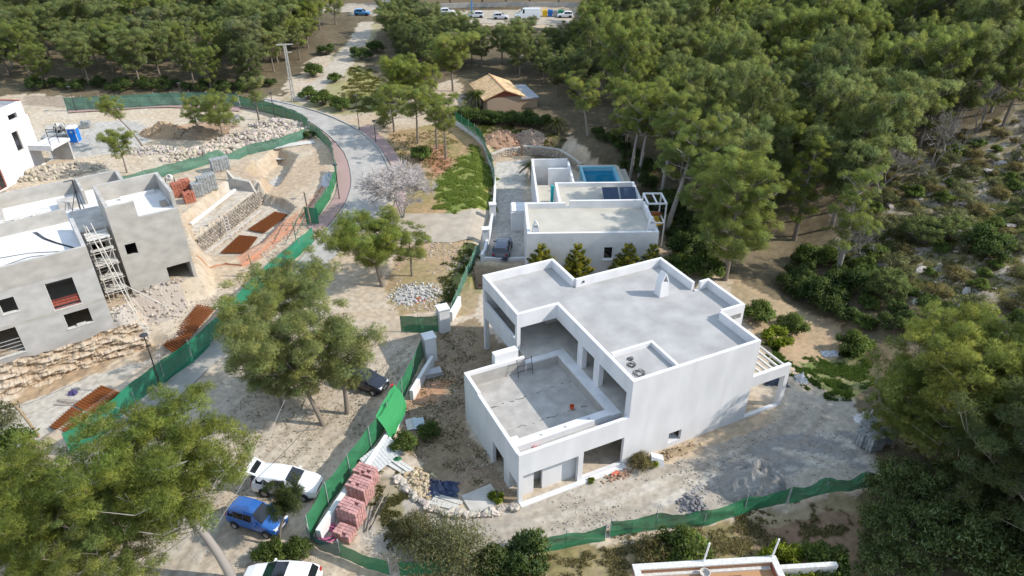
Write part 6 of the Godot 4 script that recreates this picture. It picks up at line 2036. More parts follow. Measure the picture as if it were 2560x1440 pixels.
func make_posts_and_cables() -> void:
	lamp_post(Vector2(-28.2, -43.6), 4.9, "dark street lamp with round head beside the long teal net")
	lamp_post(Vector2(-21.37, -79.32), 4.4, "dark street lamp on the red pavement in the street bend")
	lamp_post(Vector2(-23.12, -102.52), 5.2, "dark street lamp on the right pavement near the lawn pines")
	lamp_post(Vector2(-19.92, -98.12), 3.0, "short dark lamp on the pavement below the pines")
	lamp_post(Vector2(-70.46, -111.05), 3.8, "dark street lamp at the left end of the far pale net")
	lamp_post(Vector2(-53.98, -113.47), 3.6, "dark street lamp in the middle of the far pale net")
	lamp_post(Vector2(-37.41, -107.78), 3.9, "dark street lamp beside the upper street curve net")
	lamp_post(Vector2(-38.73, -104.19), 3.2, "dark thin lamp on the boulder bank below the street")
	# concrete power pole with open legs
	var base := Vector2(-36.46, -115.57)
	var o := thing("power_pole", g3(base), 0.15, "tall pale concrete power pole with cross arm above the street", "pole")
	for sx in [-0.22, 0.22]:
		var m := MB.new()
		m.bar(Vector3(sx, -0.3, 0), Vector3(sx * 0.55, 9.3, 0), 0.14, 0.2)
		part("leg", m.done(), M["concrete"], o)
	for i in 9:
		var m := MB.new()
		m.bar(Vector3(-0.2, 0.7 + i, 0), Vector3(0.2, 0.7 + i, 0), 0.1, 0.12)
		part("tie", m.done(), M["concrete"], o)
	part("cross_arm", boxmesh(Vector3(-1.3, 9.2, -0.08), Vector3(1.3, 9.36, 0.08)), M["concrete"], o)
	part("cross_arm", boxmesh(Vector3(-0.1, 8.0, -0.08), Vector3(0.9, 8.1, 0.08)), M["concrete"], o)
	for x in [-1.2, 0.0, 1.2]:
		part("insulator", boxmesh(Vector3(x - 0.05, 9.36, -0.05), Vector3(x + 0.05, 9.62, 0.05)), M["dark_metal"], o)
	var top := g3(base, 9.6)
	var k := 0
	for x in [-1.2, 0.0, 1.2]:
		var e := Vector2(-30.63, -213.41)
		cable_line(top + Vector3(x, 0, 0), g3(e, 9.0) + Vector3(x, 0, 0), 1.2, 0.02, M["dark_metal"], ["left power cable running from the concrete pole to the top", "middle power cable running from the concrete pole to the top", "right power cable running from the concrete pole to the top"][k])
		k += 1
	# wooden poles
	for q in [[Vector2(-23.2, -72.38), 4.2, -0.04, "brown wooden pole at the site gate"], [Vector2(-26.03, -61), 2.6, -0.1, "thin leaning wooden pole beside the dirt track"], [Vector2(-35.28, -38.61), 3.0, -0.22, "thick leaning wooden post at the edge of the pale slab"]]:
		var m := MB.new()
		m.tube([Vector3(0, -0.3, 0), Vector3(q[2] * q[1] * 0.5, q[1] * 0.5, 0), Vector3(q[2] * q[1], q[1], 0)], [0.11, 0.1, 0.085], 8)
		var wo := part("wooden_pole", m.done(), M["wood"] if q[1] < 4.0 else M["bark"], self, g3(q[0]))
		tag(wo, q[3], "pole")
	cable_line(g3(Vector2(-23.2, -72.38), 4.1), g3(Vector2(-26.03, -61), 2.5), 0.4, 0.012, M["dark_metal"], "thin dark wire between the gate pole and leaning pole")
	cable_line(g3(Vector2(-35.28, -38.61), 2.9) + Vector3(-0.6, 0, 0), g3(Vector2(-28.2, -43.6), 4.7), 0.5, 0.012, M["dark_metal"], "thin wire from the thick wooden post to the street lamp")
	cable_line(g3(Vector2(-16.74, -26.46), 4.0), g3(Vector2(-15.1, -35.6), 5.5), 0.4, 0.012, M["steel"], "pale overhead cable crossing above the blue hatchback")
	cable_line(g3(Vector2(-19.53, -25.45), 3.0), g3(Vector2(-13.28, -34.46), 4.4), 0.5, 0.015, M["dark_metal"], "dark overhead cable crossing the lower parking ground")
	var bp := MB.new()
	bp.tube([Vector3.ZERO, Vector3(0, 3.6, 0)], [0.14, 0.12], 8)
	var bpo := part("blue_post", bp.done(), mat("post_blue", Color(0.03, 0.22, 0.50), 0.4), self, g3(Vector2(-9.5, -174.73)))
	tag(bpo, "bright blue post standing beside the far car park", "post")
	var fb := low_wall("far_wall", vs([-21.78, -183, 0, -185.49, 15.94, -184.46]), 0.3, 1.1, M["concrete"], "long low wall behind the far car park")



# loose gravel and small debris lying on the bare ground
func gravel(poly: PackedVector2Array, count: int, lo: float, hi: float, c1: Color, c2: Color, label: String, sd: int) -> void:
	var r := RandomNumberGenerator.new()
	r.seed = sd
	var bx := poly_box(poly, 0.0)
	var list := []
	for i in count * 5:
		if list.size() >= count:
			break
		var p := Vector2(r.randf_range(bx.position.x, bx.end.x), r.randf_range(bx.position.y, bx.end.y))
		if Geometry2D.is_point_in_polygon(p, poly) and noise_a.get_noise_2d(p.x * 2.0, p.y * 2.0) + 0.3 > r.randf() * 0.7:
			var s := lo + (hi - lo) * pow(r.randf(), 4.0)
			list.append(Transform3D(Basis.from_euler(Vector3(r.randf() * 6.0, r.randf() * 6.0, 0)).scaled(Vector3(s, s * 0.7, s)), g3(p, 0.02)))
	var mm := MultiMesh.new()
	mm.transform_format = MultiMesh.TRANSFORM_3D
	mm.use_colors = true
	mm.mesh = stone_variants()[sd % 6]
	mm.instance_count = list.size()
	for i in list.size():
		mm.set_instance_transform(i, list[i])
		mm.set_instance_color(i, c1.lerp(c2, r.randf()))
	var mi := MultiMeshInstance3D.new()
	mi.name = numbered("gravel")
	mi.multimesh = mm
	mi.material_override = M["stone"]
	mi.set_meta("kind", "stuff")
	add_child(mi)
	tag(mi, label, "gravel")


func make_gravel() -> void:
	gravel(vs([-2.58, -30.64, 7.68, -34.03, 16.35, -37.66, 23.29, -42.15, 26.23, -36.95, 25.07, -33.8, 10.81, -30.59, -0.74, -28.04, -6.81, -27.62, -9.57, -29.4]), 6500, 0.035, 0.15, Color(0.30, 0.27, 0.23), Color(0.60, 0.56, 0.50), "gravel and chips strewn over the villa front yard", 3)
	gravel(vs([-25.16, -45.55, -11.69, -52.53, -7.94, -50.03, -12.06, -32.67, -13.02, -29.1, -10.16, -26.23, -17.84, -24.67, -24.28, -35.61]), 5000, 0.03, 0.12, Color(0.33, 0.26, 0.18), Color(0.62, 0.55, 0.45), "pebbles and bark scraps on the parking ground", 4)
	gravel(vs([-6.82, -51.25, -2.92, -52.5, -3.94, -44.98, -3.6, -39.26, 0.27, -32.29, -2.63, -31.63, -6.08, -34.45, -8.29, -38.41]), 3200, 0.035, 0.16, Color(0.30, 0.22, 0.15), Color(0.58, 0.50, 0.42), "stones and clods in the shaded side yard", 5)
	gravel(vs([-32.27, -44.79, -30.09, -57.7, -27.12, -64.47, -24.33, -81.63, -22.77, -72.88, -27.5, -55.92, -29.06, -47.74]), 3400, 0.05, 0.26, Color(0.40, 0.32, 0.24), Color(0.66, 0.58, 0.48), "clods and chips on the dirt track beside the trench", 6)
	gravel(vs([-77.21, -109.06, -49.47, -111.77, -32.69, -102.21, -34.41, -97.54, -48.97, -81.12, -63.29, -84.07]), 3000, 0.06, 0.3, Color(0.45, 0.38, 0.29), Color(0.66, 0.60, 0.51), "loose stones over the upper construction yard", 7)
	gravel(vs([-12.34, -68, -4.01, -68.89, -6.75, -54.49, -11.62, -54.51]), 1500, 0.05, 0.3, Color(0.36, 0.27, 0.19), Color(0.62, 0.56, 0.50), "stones on the soil round the chalk rubble", 8)



# ---------------------------------------------------------------- trees
class Leafage:
	var v := PackedVector3Array()
	var n := PackedVector3Array()
	var c := PackedColorArray()

	func mesh() -> ArrayMesh:
		var a := []
		a.resize(Mesh.ARRAY_MAX)
		a[Mesh.ARRAY_VERTEX] = v
		a[Mesh.ARRAY_NORMAL] = n
		a[Mesh.ARRAY_COLOR] = c
		var m := ArrayMesh.new()
		m.add_surface_from_arrays(Mesh.PRIMITIVE_TRIANGLES, a)
		return m


func rand_dir(r: RandomNumberGenerator) -> Vector3:
	var z := r.randf_range(-1.0, 1.0)
	var a := r.randf() * TAU
	var s := sqrt(1.0 - z * z)
	return Vector3(s * cos(a), z, s * sin(a))


# a tuft cloud: count sprays of blade-like needles in a flattened ball
func needle_clump(L: Leafage, r: RandomNumberGenerator, at: Vector3, rad: float, flat: float, count: int, blades: int, ln: float, wd: float, tone: Color, vary: float) -> void:
	var k0 := 1.0 + r.randf_range(-vary, vary)
	for i in count:
		var d := rand_dir(r)
		d.y = d.y * 0.75 + 0.25
		var p := at + Vector3(d.x, d.y * flat, d.z) * rad * pow(r.randf(), 0.45)
		var k := k0 * (1.0 + r.randf_range(-0.22, 0.22))
		var yel := r.randf_range(-0.12, 0.16)
		var col := Color(tone.r * k * (1.0 + yel), tone.g * k, tone.b * k * (1.0 - yel))
		var nn := (d * 0.75 + Vector3.UP * 0.35).normalized()
		for b in blades:
			var f := (d * 0.55 + Vector3.UP * 0.45 + rand_dir(r) * 0.85).normalized()
			var s := f.cross(rand_dir(r)).normalized() * wd * r.randf_range(0.7, 1.3)
			var l := ln * r.randf_range(0.6, 1.25)
			L.v.append(p - s)
			L.v.append(p + f * l)
			L.v.append(p + s)
			var nb := (nn + rand_dir(r) * 0.35).normalized()
			L.n.append(nb)
			L.n.append(nb)
			L.n.append(nb)
			L.c.append(col)
			L.c.append(col)
			L.c.append(col)


# a unit ball of needle sprays, shared by all pines
var clumps := {}


func clump_mesh(kind: String, k: int) -> ArrayMesh:
	var key := kind + str(k)
	if not clumps.has(key):
		var r := RandomNumberGenerator.new()
		r.seed = 4000 + k * 17
		var L := Leafage.new()
		if kind == "near":
			needle_clump(L, r, Vector3.ZERO, 1.0, 0.66, 95, 10, 0.40, 0.013, Color(1, 1, 1), 0.0)
		else:
			needle_clump(L, r, Vector3.ZERO, 1.0, 0.66, 62, 8, 0.46, 0.023, Color(1, 1, 1), 0.0)
		clumps[key] = L.mesh()
	return clumps[key]


func crown_of(parent: Node3D, list: Array, kind: String, k: int) -> void:
	var mm := MultiMesh.new()
	mm.transform_format = MultiMesh.TRANSFORM_3D
	mm.use_colors = true
	mm.mesh = clump_mesh(kind, k % 5)
	mm.instance_count = list.size()
	for i in list.size():
		mm.set_instance_transform(i, list[i][0])
		mm.set_instance_color(i, list[i][1])
	var mi := MultiMeshInstance3D.new()
	mi.name = "crown"
	mi.multimesh = mm
	mi.material_override = M["needles"]
	mi.set_meta("kind", "stuff")
	parent.add_child(mi, true)


func clump_at(r: RandomNumberGenerator, p: Vector3, rad: float, tone: Color, out: Vector3) -> Array:
	var k := 1.0 + r.randf_range(-0.2, 0.2)
	var yel := r.randf_range(-0.08, 0.12)
	var tilt := Vector3(out.z, 0.0, -out.x) * r.randf_range(0.0, 0.7)
	var bs := Basis.from_euler(tilt + Vector3(r.randf_range(-0.25, 0.25), 0, r.randf_range(-0.25, 0.25))) * Basis(Vector3.UP, r.randf() * TAU)
	return [Transform3D(bs.scaled(Vector3(rad, rad * r.randf_range(0.8, 1.15), rad)), p), Color(tone.r * k * (1.0 + yel), tone.g * k, tone.b * k * (1.0 - yel))]


# style: profile of limb length over crown height (0 bottom, 1 top)
func pine(sd: int, o: Dictionary) -> Node3D:
	var r := RandomNumberGenerator.new()
	r.seed = sd
	var H: float = o.h
	var R: float = o.r
	var base_f: float = o.get("base", 0.4)
	var lean: Vector2 = o.get("lean", Vector2.ZERO)
	var limbs: int = o.get("limbs", 20)
	var prof: String = o.get("shape", "round")
	var tone: Color = o.get("tone", Color(0.105, 0.135, 0.030))
	var blade: float = o.get("blade", 1.0)
	var dens: float = o.get("density", 1.0)
	var W := MB.new()
	var list := []
	var pts := []
	var rad := []
	var n := 9
	var tr: float = o.get("trunk", 0.022) * H
	for i in n:
		var t := i / float(n - 1)
		pts.append(Vector3(lean.x * t * (0.6 + 0.4 * t) + 0.04 * H * sin(t * 5.0 + sd) * t * 0.5, H * 0.93 * t - 0.25 * (1.0 - t), lean.y * t + 0.04 * H * cos(t * 4.0 + sd * 2) * t * 0.5))
		rad.append(tr * (1.0 - 0.8 * t) + 0.02)
	W.tube(pts, rad, 8)
	var gold := r.randf() * TAU
	for k in limbs:
		var u := (k + r.randf() * 0.8) / limbs
		var hf := base_f + (0.97 - base_f) * u
		var fi := clampf(hf / 0.95 * (n - 1), 0.0, n - 1.001)
		var from: Vector3 = pts[int(fi)].lerp(pts[int(fi) + 1], fi - int(fi))
		gold += 2.4 + r.randf_range(-0.4, 0.4)
		var reach := 1.0
		match prof:
			"round": reach = sqrt(maxf(0.05, 1.0 - pow(u * 1.5 - 0.6, 2.0) * 1.05))
			"umbrella": reach = 0.55 + 0.6 * u if u < 0.7 else 1.15 - (u - 0.7) * 1.6
			"cone": reach = 1.05 - 0.85 * u
			"ragged": reach = r.randf_range(0.35, 1.1) * (1.0 - 0.35 * u)
		reach *= R * r.randf_range(0.55, 1.2)
		var dirv := Vector3(cos(gold), 0.0, sin(gold))
		var rise := reach * (0.15 + 0.55 * u) + r.randf_range(-0.2, 0.4)
		var to := from + dirv * reach + Vector3(0, rise, 0)
		to.y = minf(to.y, H * 1.02)
		var mid := from.lerp(to, 0.5) + Vector3(0, -0.12 * reach, 0) + rand_dir(r) * 0.12 * reach
		var lr := maxf(0.02, tr * 0.33 * (1.0 - 0.5 * u))
		W.tube([from, mid, to], [lr, lr * 0.65, 0.015], 5, false)
		var subs := maxi(2, int(reach * 3.0 * dens))
		for q in subs:
			var t := lerpf(0.28, 1.0, (q + r.randf()) / subs)
			var p := from.lerp(mid, t * 2.0) if t < 0.5 else mid.lerp(to, t * 2.0 - 1.0)
			var side := dirv.cross(Vector3.UP) * r.randf_range(-1.0, 1.0) * reach * 0.38 * (0.4 + t)
			var e := p + side + Vector3(0, r.randf_range(0.0, 0.5) + 0.1 * reach, 0)
			W.tube([p, p.lerp(e, 0.6) + rand_dir(r) * 0.1, e], [lr * 0.4, lr * 0.28, 0.008], 4, false)
			var cr := r.randf_range(0.30, 0.66) * clampf(R / 3.2, 0.8, 1.2)
			list.append(clump_at(r, e, cr, tone, dirv))
			if r.randf() < 0.4:
				# bare twigs that show grey among the green
				for z in 3:
					var tw := e + rand_dir(r) * cr
					W.tube([e, tw], [0.016, 0.008], 3, false)
	# crest
	list.append(clump_at(r, pts[-1] + Vector3(0, 0.2, 0), 0.75, tone, Vector3.ZERO))
	var root := Node3D.new()
	root.name = "pattern"
	root.set_meta("called", o.get("called", "pine_tree"))
	part("trunk", W.done(), M["bark_pale"] if o.get("pale", false) else M["bark"], root)
	crown_of(root, list, "far" if blade > 1.2 else "near", sd)
	return root


# leafy shrub: many leaf faces on a dome of twigs
func shrub(sd: int, o: Dictionary) -> Node3D:
	var r := RandomNumberGenerator.new()
	r.seed = sd
	var W := MB.new()
	var L := Leafage.new()
	var R: float = o.r
	var H: float = o.h
	for k in int(o.get("stems", 16)):
		var a := r.randf() * TAU
		var out := sqrt(r.randf()) * R * 0.8
		var e := Vector3(cos(a) * out, H * r.randf_range(0.45, 0.95) * sqrt(maxf(0.15, 1.0 - pow(out / R, 2.0))), sin(a) * out)
		W.tube([Vector3(0, -0.1, 0), e * 0.5 + rand_dir(r) * 0.08, e], [0.035, 0.022, 0.008], 4, false)
		needle_clump(L, r, e, R * o.get("puff", 0.35) * r.randf_range(0.8, 1.2), 0.8, int(o.get("fill", 46)), 3, o.get("len", 0.2), o.get("wide", 0.06), o.tone, 0.25)
	var root := Node3D.new()
	root.name = "pattern"
	root.set_meta("called", o.get("called", "shrub"))
	part("stems", W.done(), M["bark"], root)
	part("foliage", L.mesh(), M["leaves"], root)
	return root


func bare_tree(sd: int, H: float, R: float, twigs: int, thick := 0.02) -> Node3D:
	var r := RandomNumberGenerator.new()
	r.seed = sd
	var W := MB.new()
	var T := MB.new()
	var stack := []
	for k in 3:
		var a := TAU * k / 3.0 + r.randf()
		stack.append([Vector3(0, -0.2, 0), Vector3(cos(a) * 0.28, 1.0, sin(a) * 0.28).normalized(), H * 0.36, 0.12, 0])
	while stack.size() > 0:
		var s: Array = stack.pop_back()
		var p: Vector3 = s[0]
		var d: Vector3 = s[1]
		var ln: float = s[2]
		var rr: float = s[3]
		var lev: int = s[4]
		var mid := p + d * ln * 0.5 + rand_dir(r) * ln * 0.06
		var e := p + d * ln + rand_dir(r) * ln * 0.1
		(W if lev < 2 else T).tube([p, mid, e], [rr, rr * 0.8, rr * 0.6], 6 if lev < 2 else 3, false)
		if lev < 5:
			var kids := 3 if lev < 1 else twigs
			for k in kids:
				var nd := (d + rand_dir(r) * 0.75 + Vector3(0, 0.12, 0)).normalized()
				nd = Vector3(nd.x * R / (H * 0.5), nd.y, nd.z * R / (H * 0.5)).normalized()
				stack.append([mid.lerp(e, r.randf_range(0.3, 1.0)), nd, ln * r.randf_range(0.58, 0.82), maxf(thick, rr * 0.5), lev + 1])
	var root := Node3D.new()
	root.name = "pattern"
	root.set_meta("called", "bare_tree")
	part("trunk", W.done(), M["bark_pale"], root)
	part("crown", T.done(), M["dead_twig"], root)
	return root


# layered conifer with upswept finger-like shoots
func tiered_conifer(sd: int, H: float, R: float) -> Node3D:
	var r := RandomNumberGenerator.new()
	r.seed = sd
	var W := MB.new()
	var L := Leafage.new()
	W.tube([Vector3(0, -0.2, 0), Vector3(0, H * 0.5, 0), Vector3(0, H, 0)], [0.12, 0.07, 0.02], 7)
	var tiers := 8
	for k in tiers:
		var u := k / float(tiers)
		var y := H * (0.06 + 0.9 * u)
		var reach := R * (1.0 - u) + 0.12
		var cnt := maxi(4, int(8 * (1.0 - u * 0.6)))
		for i in cnt:
			var a := TAU * (i + 0.5 * (k % 2)) / cnt + r.randf_range(-0.15, 0.15)
			var f := Vector3(cos(a), 0, sin(a))
			var e := Vector3(0, y, 0) + f * reach + Vector3(0, 0.42 * reach + 0.15, 0)
			var s := Vector3(0, y, 0)
			W.tube([s, s.lerp(e, 0.5) - Vector3(0, 0.05, 0), e], [0.03, 0.02, 0.01], 4, false)
			var steps := maxi(3, int(reach / 0.13))
			for q in steps:
				var t := (q + 1.0) / steps
				var p := s.lerp(e, t) - Vector3(0, 0.2 * reach * t * (1.0 - t), 0)
				needle_clump(L, r, p, 0.13, 0.9, 12, 4, 0.26, 0.032, Color(0.42, 0.40, 0.06) if r.randf() < 0.7 else Color(0.2, 0.24, 0.06), 0.2)
	var root := Node3D.new()
	root.name = "pattern"
	root.set_meta("called", "conifer")
	part("trunk", W.done(), M["bark"], root)
	part("crown", L.mesh(), M["needles"], root)
	return root


func palm(sd: int, H: float, R: float, tone: Color) -> Node3D:
	var r := RandomNumberGenerator.new()
	r.seed = sd
	var W := MB.new()
	W.tube([Vector3(0, -0.2, 0), Vector3(0.05, H * 0.5, 0), Vector3(0, H, 0)], [0.22, 0.2, 0.24], 9)
	var L := Leafage.new()
	for k in 34:
		var a := k * 2.399
		var up := 1.0 - k / 34.0 * 1.25
		var f := Vector3(cos(a), up, sin(a)).normalized()
		var side := f.cross(Vector3.UP).normalized()
		var prev := Vector3(0, H, 0)
		for q in 9:
			var t := (q + 1) / 9.0
			var p := Vector3(0, H, 0) + f * R * t - Vector3(0, R * 0.55 * t * t, 0)
			for sg in [-1.0, 1.0]:
				for z in 2:
					var b0 := prev.lerp(p, z * 0.5)
					var tip: Vector3 = b0 + (side * sg * 0.75 + f * 0.6 + Vector3(0, -0.15, 0)).normalized() * R * 0.30 * (1.15 - t * 0.6)
					L.v.append(b0)
					L.v.append(tip)
					L.v.append(b0 + (p - prev) * 0.35)
					var nn := (Vector3.UP + f * 0.3 + rand_dir(r) * 0.3).normalized()
					var kk := r.randf_range(0.75, 1.3)
					for w in 3:
						L.n.append(nn)
						L.c.append(Color(tone.r * kk, tone.g * kk, tone.b * kk))
			prev = p
	var root := Node3D.new()
	root.name = "pattern"
	root.set_meta("called", "palm_tree")
	part("trunk", W.done(), M["bark"], root)
	part("fronds", L.mesh(), M["leaves"], root)
	return root


func scatter(poly: PackedVector2Array, gap: float, most: int, keep: Array, sd: int) -> Array:
	var r := RandomNumberGenerator.new()
	r.seed = sd
	var bx := poly_box(poly, 0.0)
	var out := []
	for i in most * 40:
		if out.size() >= most:
			break
		var p := Vector2(r.randf_range(bx.position.x, bx.end.x), r.randf_range(bx.position.y, bx.end.y))
		if not Geometry2D.is_point_in_polygon(p, poly):
			continue
		var ok := true
		for q in out:
			if q.distance_squared_to(p) < gap * gap:
				ok = false
				break
		if ok:
			for q in keep:
				if q[0].distance_to(p) < q[1]:
					ok = false
					break
		if ok:
			out.append(p)
	return out


func plant(src: Node3D, at: Vector2, turn: float, s: float, label: String, category: String, group := "", sy := 1.0) -> Node3D:
	return copy(src, g3(at), turn, Vector3(s, s * sy, s), label, category, group)


func make_trees() -> void:
	var olive := Color(0.335, 0.395, 0.17)
	var green := Color(0.29, 0.35, 0.145)
	var bright := Color(0.34, 0.415, 0.135)
	var deep := Color(0.21, 0.265, 0.12)
	var grey := Color(0.36, 0.405, 0.23)
	# forest patterns, nine metres tall
	var wood := [
		pine(501, {"h": 9.0, "r": 3.6, "base": 0.32, "shape": "round", "tone": green, "limbs": 26, "blade": 1.35}),
		pine(502, {"h": 9.0, "r": 3.2, "base": 0.25, "shape": "round", "tone": bright, "limbs": 27, "blade": 1.35}),
		pine(503, {"h": 9.0, "r": 4.2, "base": 0.38, "shape": "umbrella", "tone": olive, "limbs": 25, "blade": 1.35}),
		pine(504, {"h": 9.0, "r": 3.1, "base": 0.2, "shape": "cone", "tone": green, "limbs": 28, "blade": 1.35}),
		pine(505, {"h": 9.0, "r": 4.0, "base": 0.34, "shape": "ragged", "tone": grey, "limbs": 30, "blade": 1.35, "pale": true}),
		pine(506, {"h": 9.0, "r": 4.0, "base": 0.24, "shape": "round", "tone": deep, "limbs": 27, "blade": 1.35})]
	# upper left wood
	var clear := [[Vector2(-35.85, -176.41), 5.0], [Vector2(-56.34, -178.07), 4.0], [Vector2(-82.55, -172.55), 5.0], [Vector2(-30.32, -183.88), 4.0], [Vector2(-36.46, -115.57), 3.0], [Vector2(-43.74, -118.59), 3.0]]
	var a1 := vs([-133.29, -184.01, -87.7, -179.75, -79.01, -168.03, -55.79, -173.68, -49.17, -173.67, -39.96, -157.52, -40.51, -145.22, -44.73, -137.04, -41.81, -123.89, -49.78, -120.25, -59.81, -121.11, -67.76, -120.27, -76.51, -121.12, -85.6, -122.41, -95, -123.94])
	var nm := ["green pine in the upper left wood", "yellow green pine in the upper left wood", "spreading olive pine in the upper left wood", "narrow green pine in the upper left wood", "greyish ragged pine in the upper left wood", "dark green pine in the upper left wood"]
	for p in scatter(a1, 4.4, 96, clear, 61):
		var k: int = [0, 1, 2, 2, 4, 4, 0, 5, 2][rng.randi() % 9]
		plant(wood[k], p, rng.randf() * TAU, rng.randf_range(0.72, 1.05), nm[k] + left_place(p), "tree", "pines of the upper left wood, " + str(k))
	for p in scatter(vs([-145.29, -202.83, -45.51, -202.72, -43.55, -192.91, -58.27, -186.12, -90.44, -186.16, -136.1, -188.42]), 6.0, 24, clear, 62):
		var k: int = [0, 2, 4, 5][rng.randi() % 4]
		plant(wood[k], p, rng.randf() * TAU, rng.randf_range(0.8, 1.1), nm[k] + left_place(p), "tree", "pines of the upper left wood, " + str(k))
	# wood between track and cottage
	var nm2 := ["green pine in the belt between track and car park", "yellow green pine in the belt between track and car park", "spreading olive pine in the belt between track and car park", "narrow pine in the belt between track and car park", "greyish pine in the belt between track and car park", "dark pine in the belt between track and car park"]
	for p in scatter(vs([-28.3, -160.85, -19.6, -162.2, -13.18, -148.06, -9.43, -140.12, 12.32, -136.78, 11.27, -114.38, 7.35, -115.39, 3.59, -125.95, -4.16, -133.86, -9.56, -129.5, -15.93, -127.19, -23.11, -139.63, -26.36, -148.11]), 4.0, 78, [[Vector2(-2.09, -121.6), 7.0], [Vector2(-2.57, -129.47), 4.0], [Vector2(3.41, -163.47), 2.0]], 63):
		var k: int = [0, 2, 5, 0, 4][rng.randi() % 5]
		plant(wood[k], p, rng.randf() * TAU, rng.randf_range(0.62, 0.85), nm2[k], "tree", "pines between track and car park, " + str(k))
	for p in scatter(vs([-33.18, -192.89, -23.31, -197.65, 23.26, -197.25, 22.19, -186.99, -22.05, -185.6, -32.62, -189.2]), 6.0, 14, [], 64):
		plant(wood[5], p, rng.randf() * TAU, rng.randf_range(0.85, 1.1), "dark pine standing behind the far car park wall", "tree", "dark pines behind the far car park")
	# big wood on the right
	var nm3 := ["green pine in the large wood on the right", "yellow green pine in the large wood on the right", "spreading olive pine in the large wood on the right", "narrow bright pine in the large wood on the right", "greyish ragged pine in the large wood on the right", "dark pine in the large wood on the right"]
	for p in scatter(vs([15.64, -139.38, 19.78, -163.98, 44.68, -197.92, 96.77, -139.65, 67.13, -87.99, 57.62, -84.29, 48.38, -80.52, 40.07, -72.72, 34.37, -68.84, 31.29, -71.22, 28.44, -74.36, 22.21, -68.76, 20.81, -74.67, 18.52, -83.1, 15.7, -92.78, 13.29, -101.99, 8.8, -107.07, 9.4, -127.04]), 4.2, 175, [[Vector2(1.34, -115.44), 11.0], [Vector2(4.53, -121.55), 9.0], [Vector2(21.54, -60.99), 4.0], [Vector2(16.93, -89.36), 4.0], [Vector2(19.05, -77.65), 3.5]], 65):
		var k: int = [0, 1, 1, 3, 0, 2, 4, 5, 1][rng.randi() % 9]
		plant(wood[k], p, rng.randf() * TAU, rng.randf_range(0.92, 1.25), nm3[k] + wood_place(p), "tree", "pines of the large right wood, " + str(k), rng.randf_range(0.95, 1.4))
	for w in wood:
		w.free()

	# single trees
	var near := {"blade": 0.95, "fill": 1.5, "density": 1.25}
	var n_green := Color(0.36, 0.43, 0.115)
	var n_olive := Color(0.39, 0.455, 0.15)
	var n_grey := Color(0.40, 0.455, 0.20)
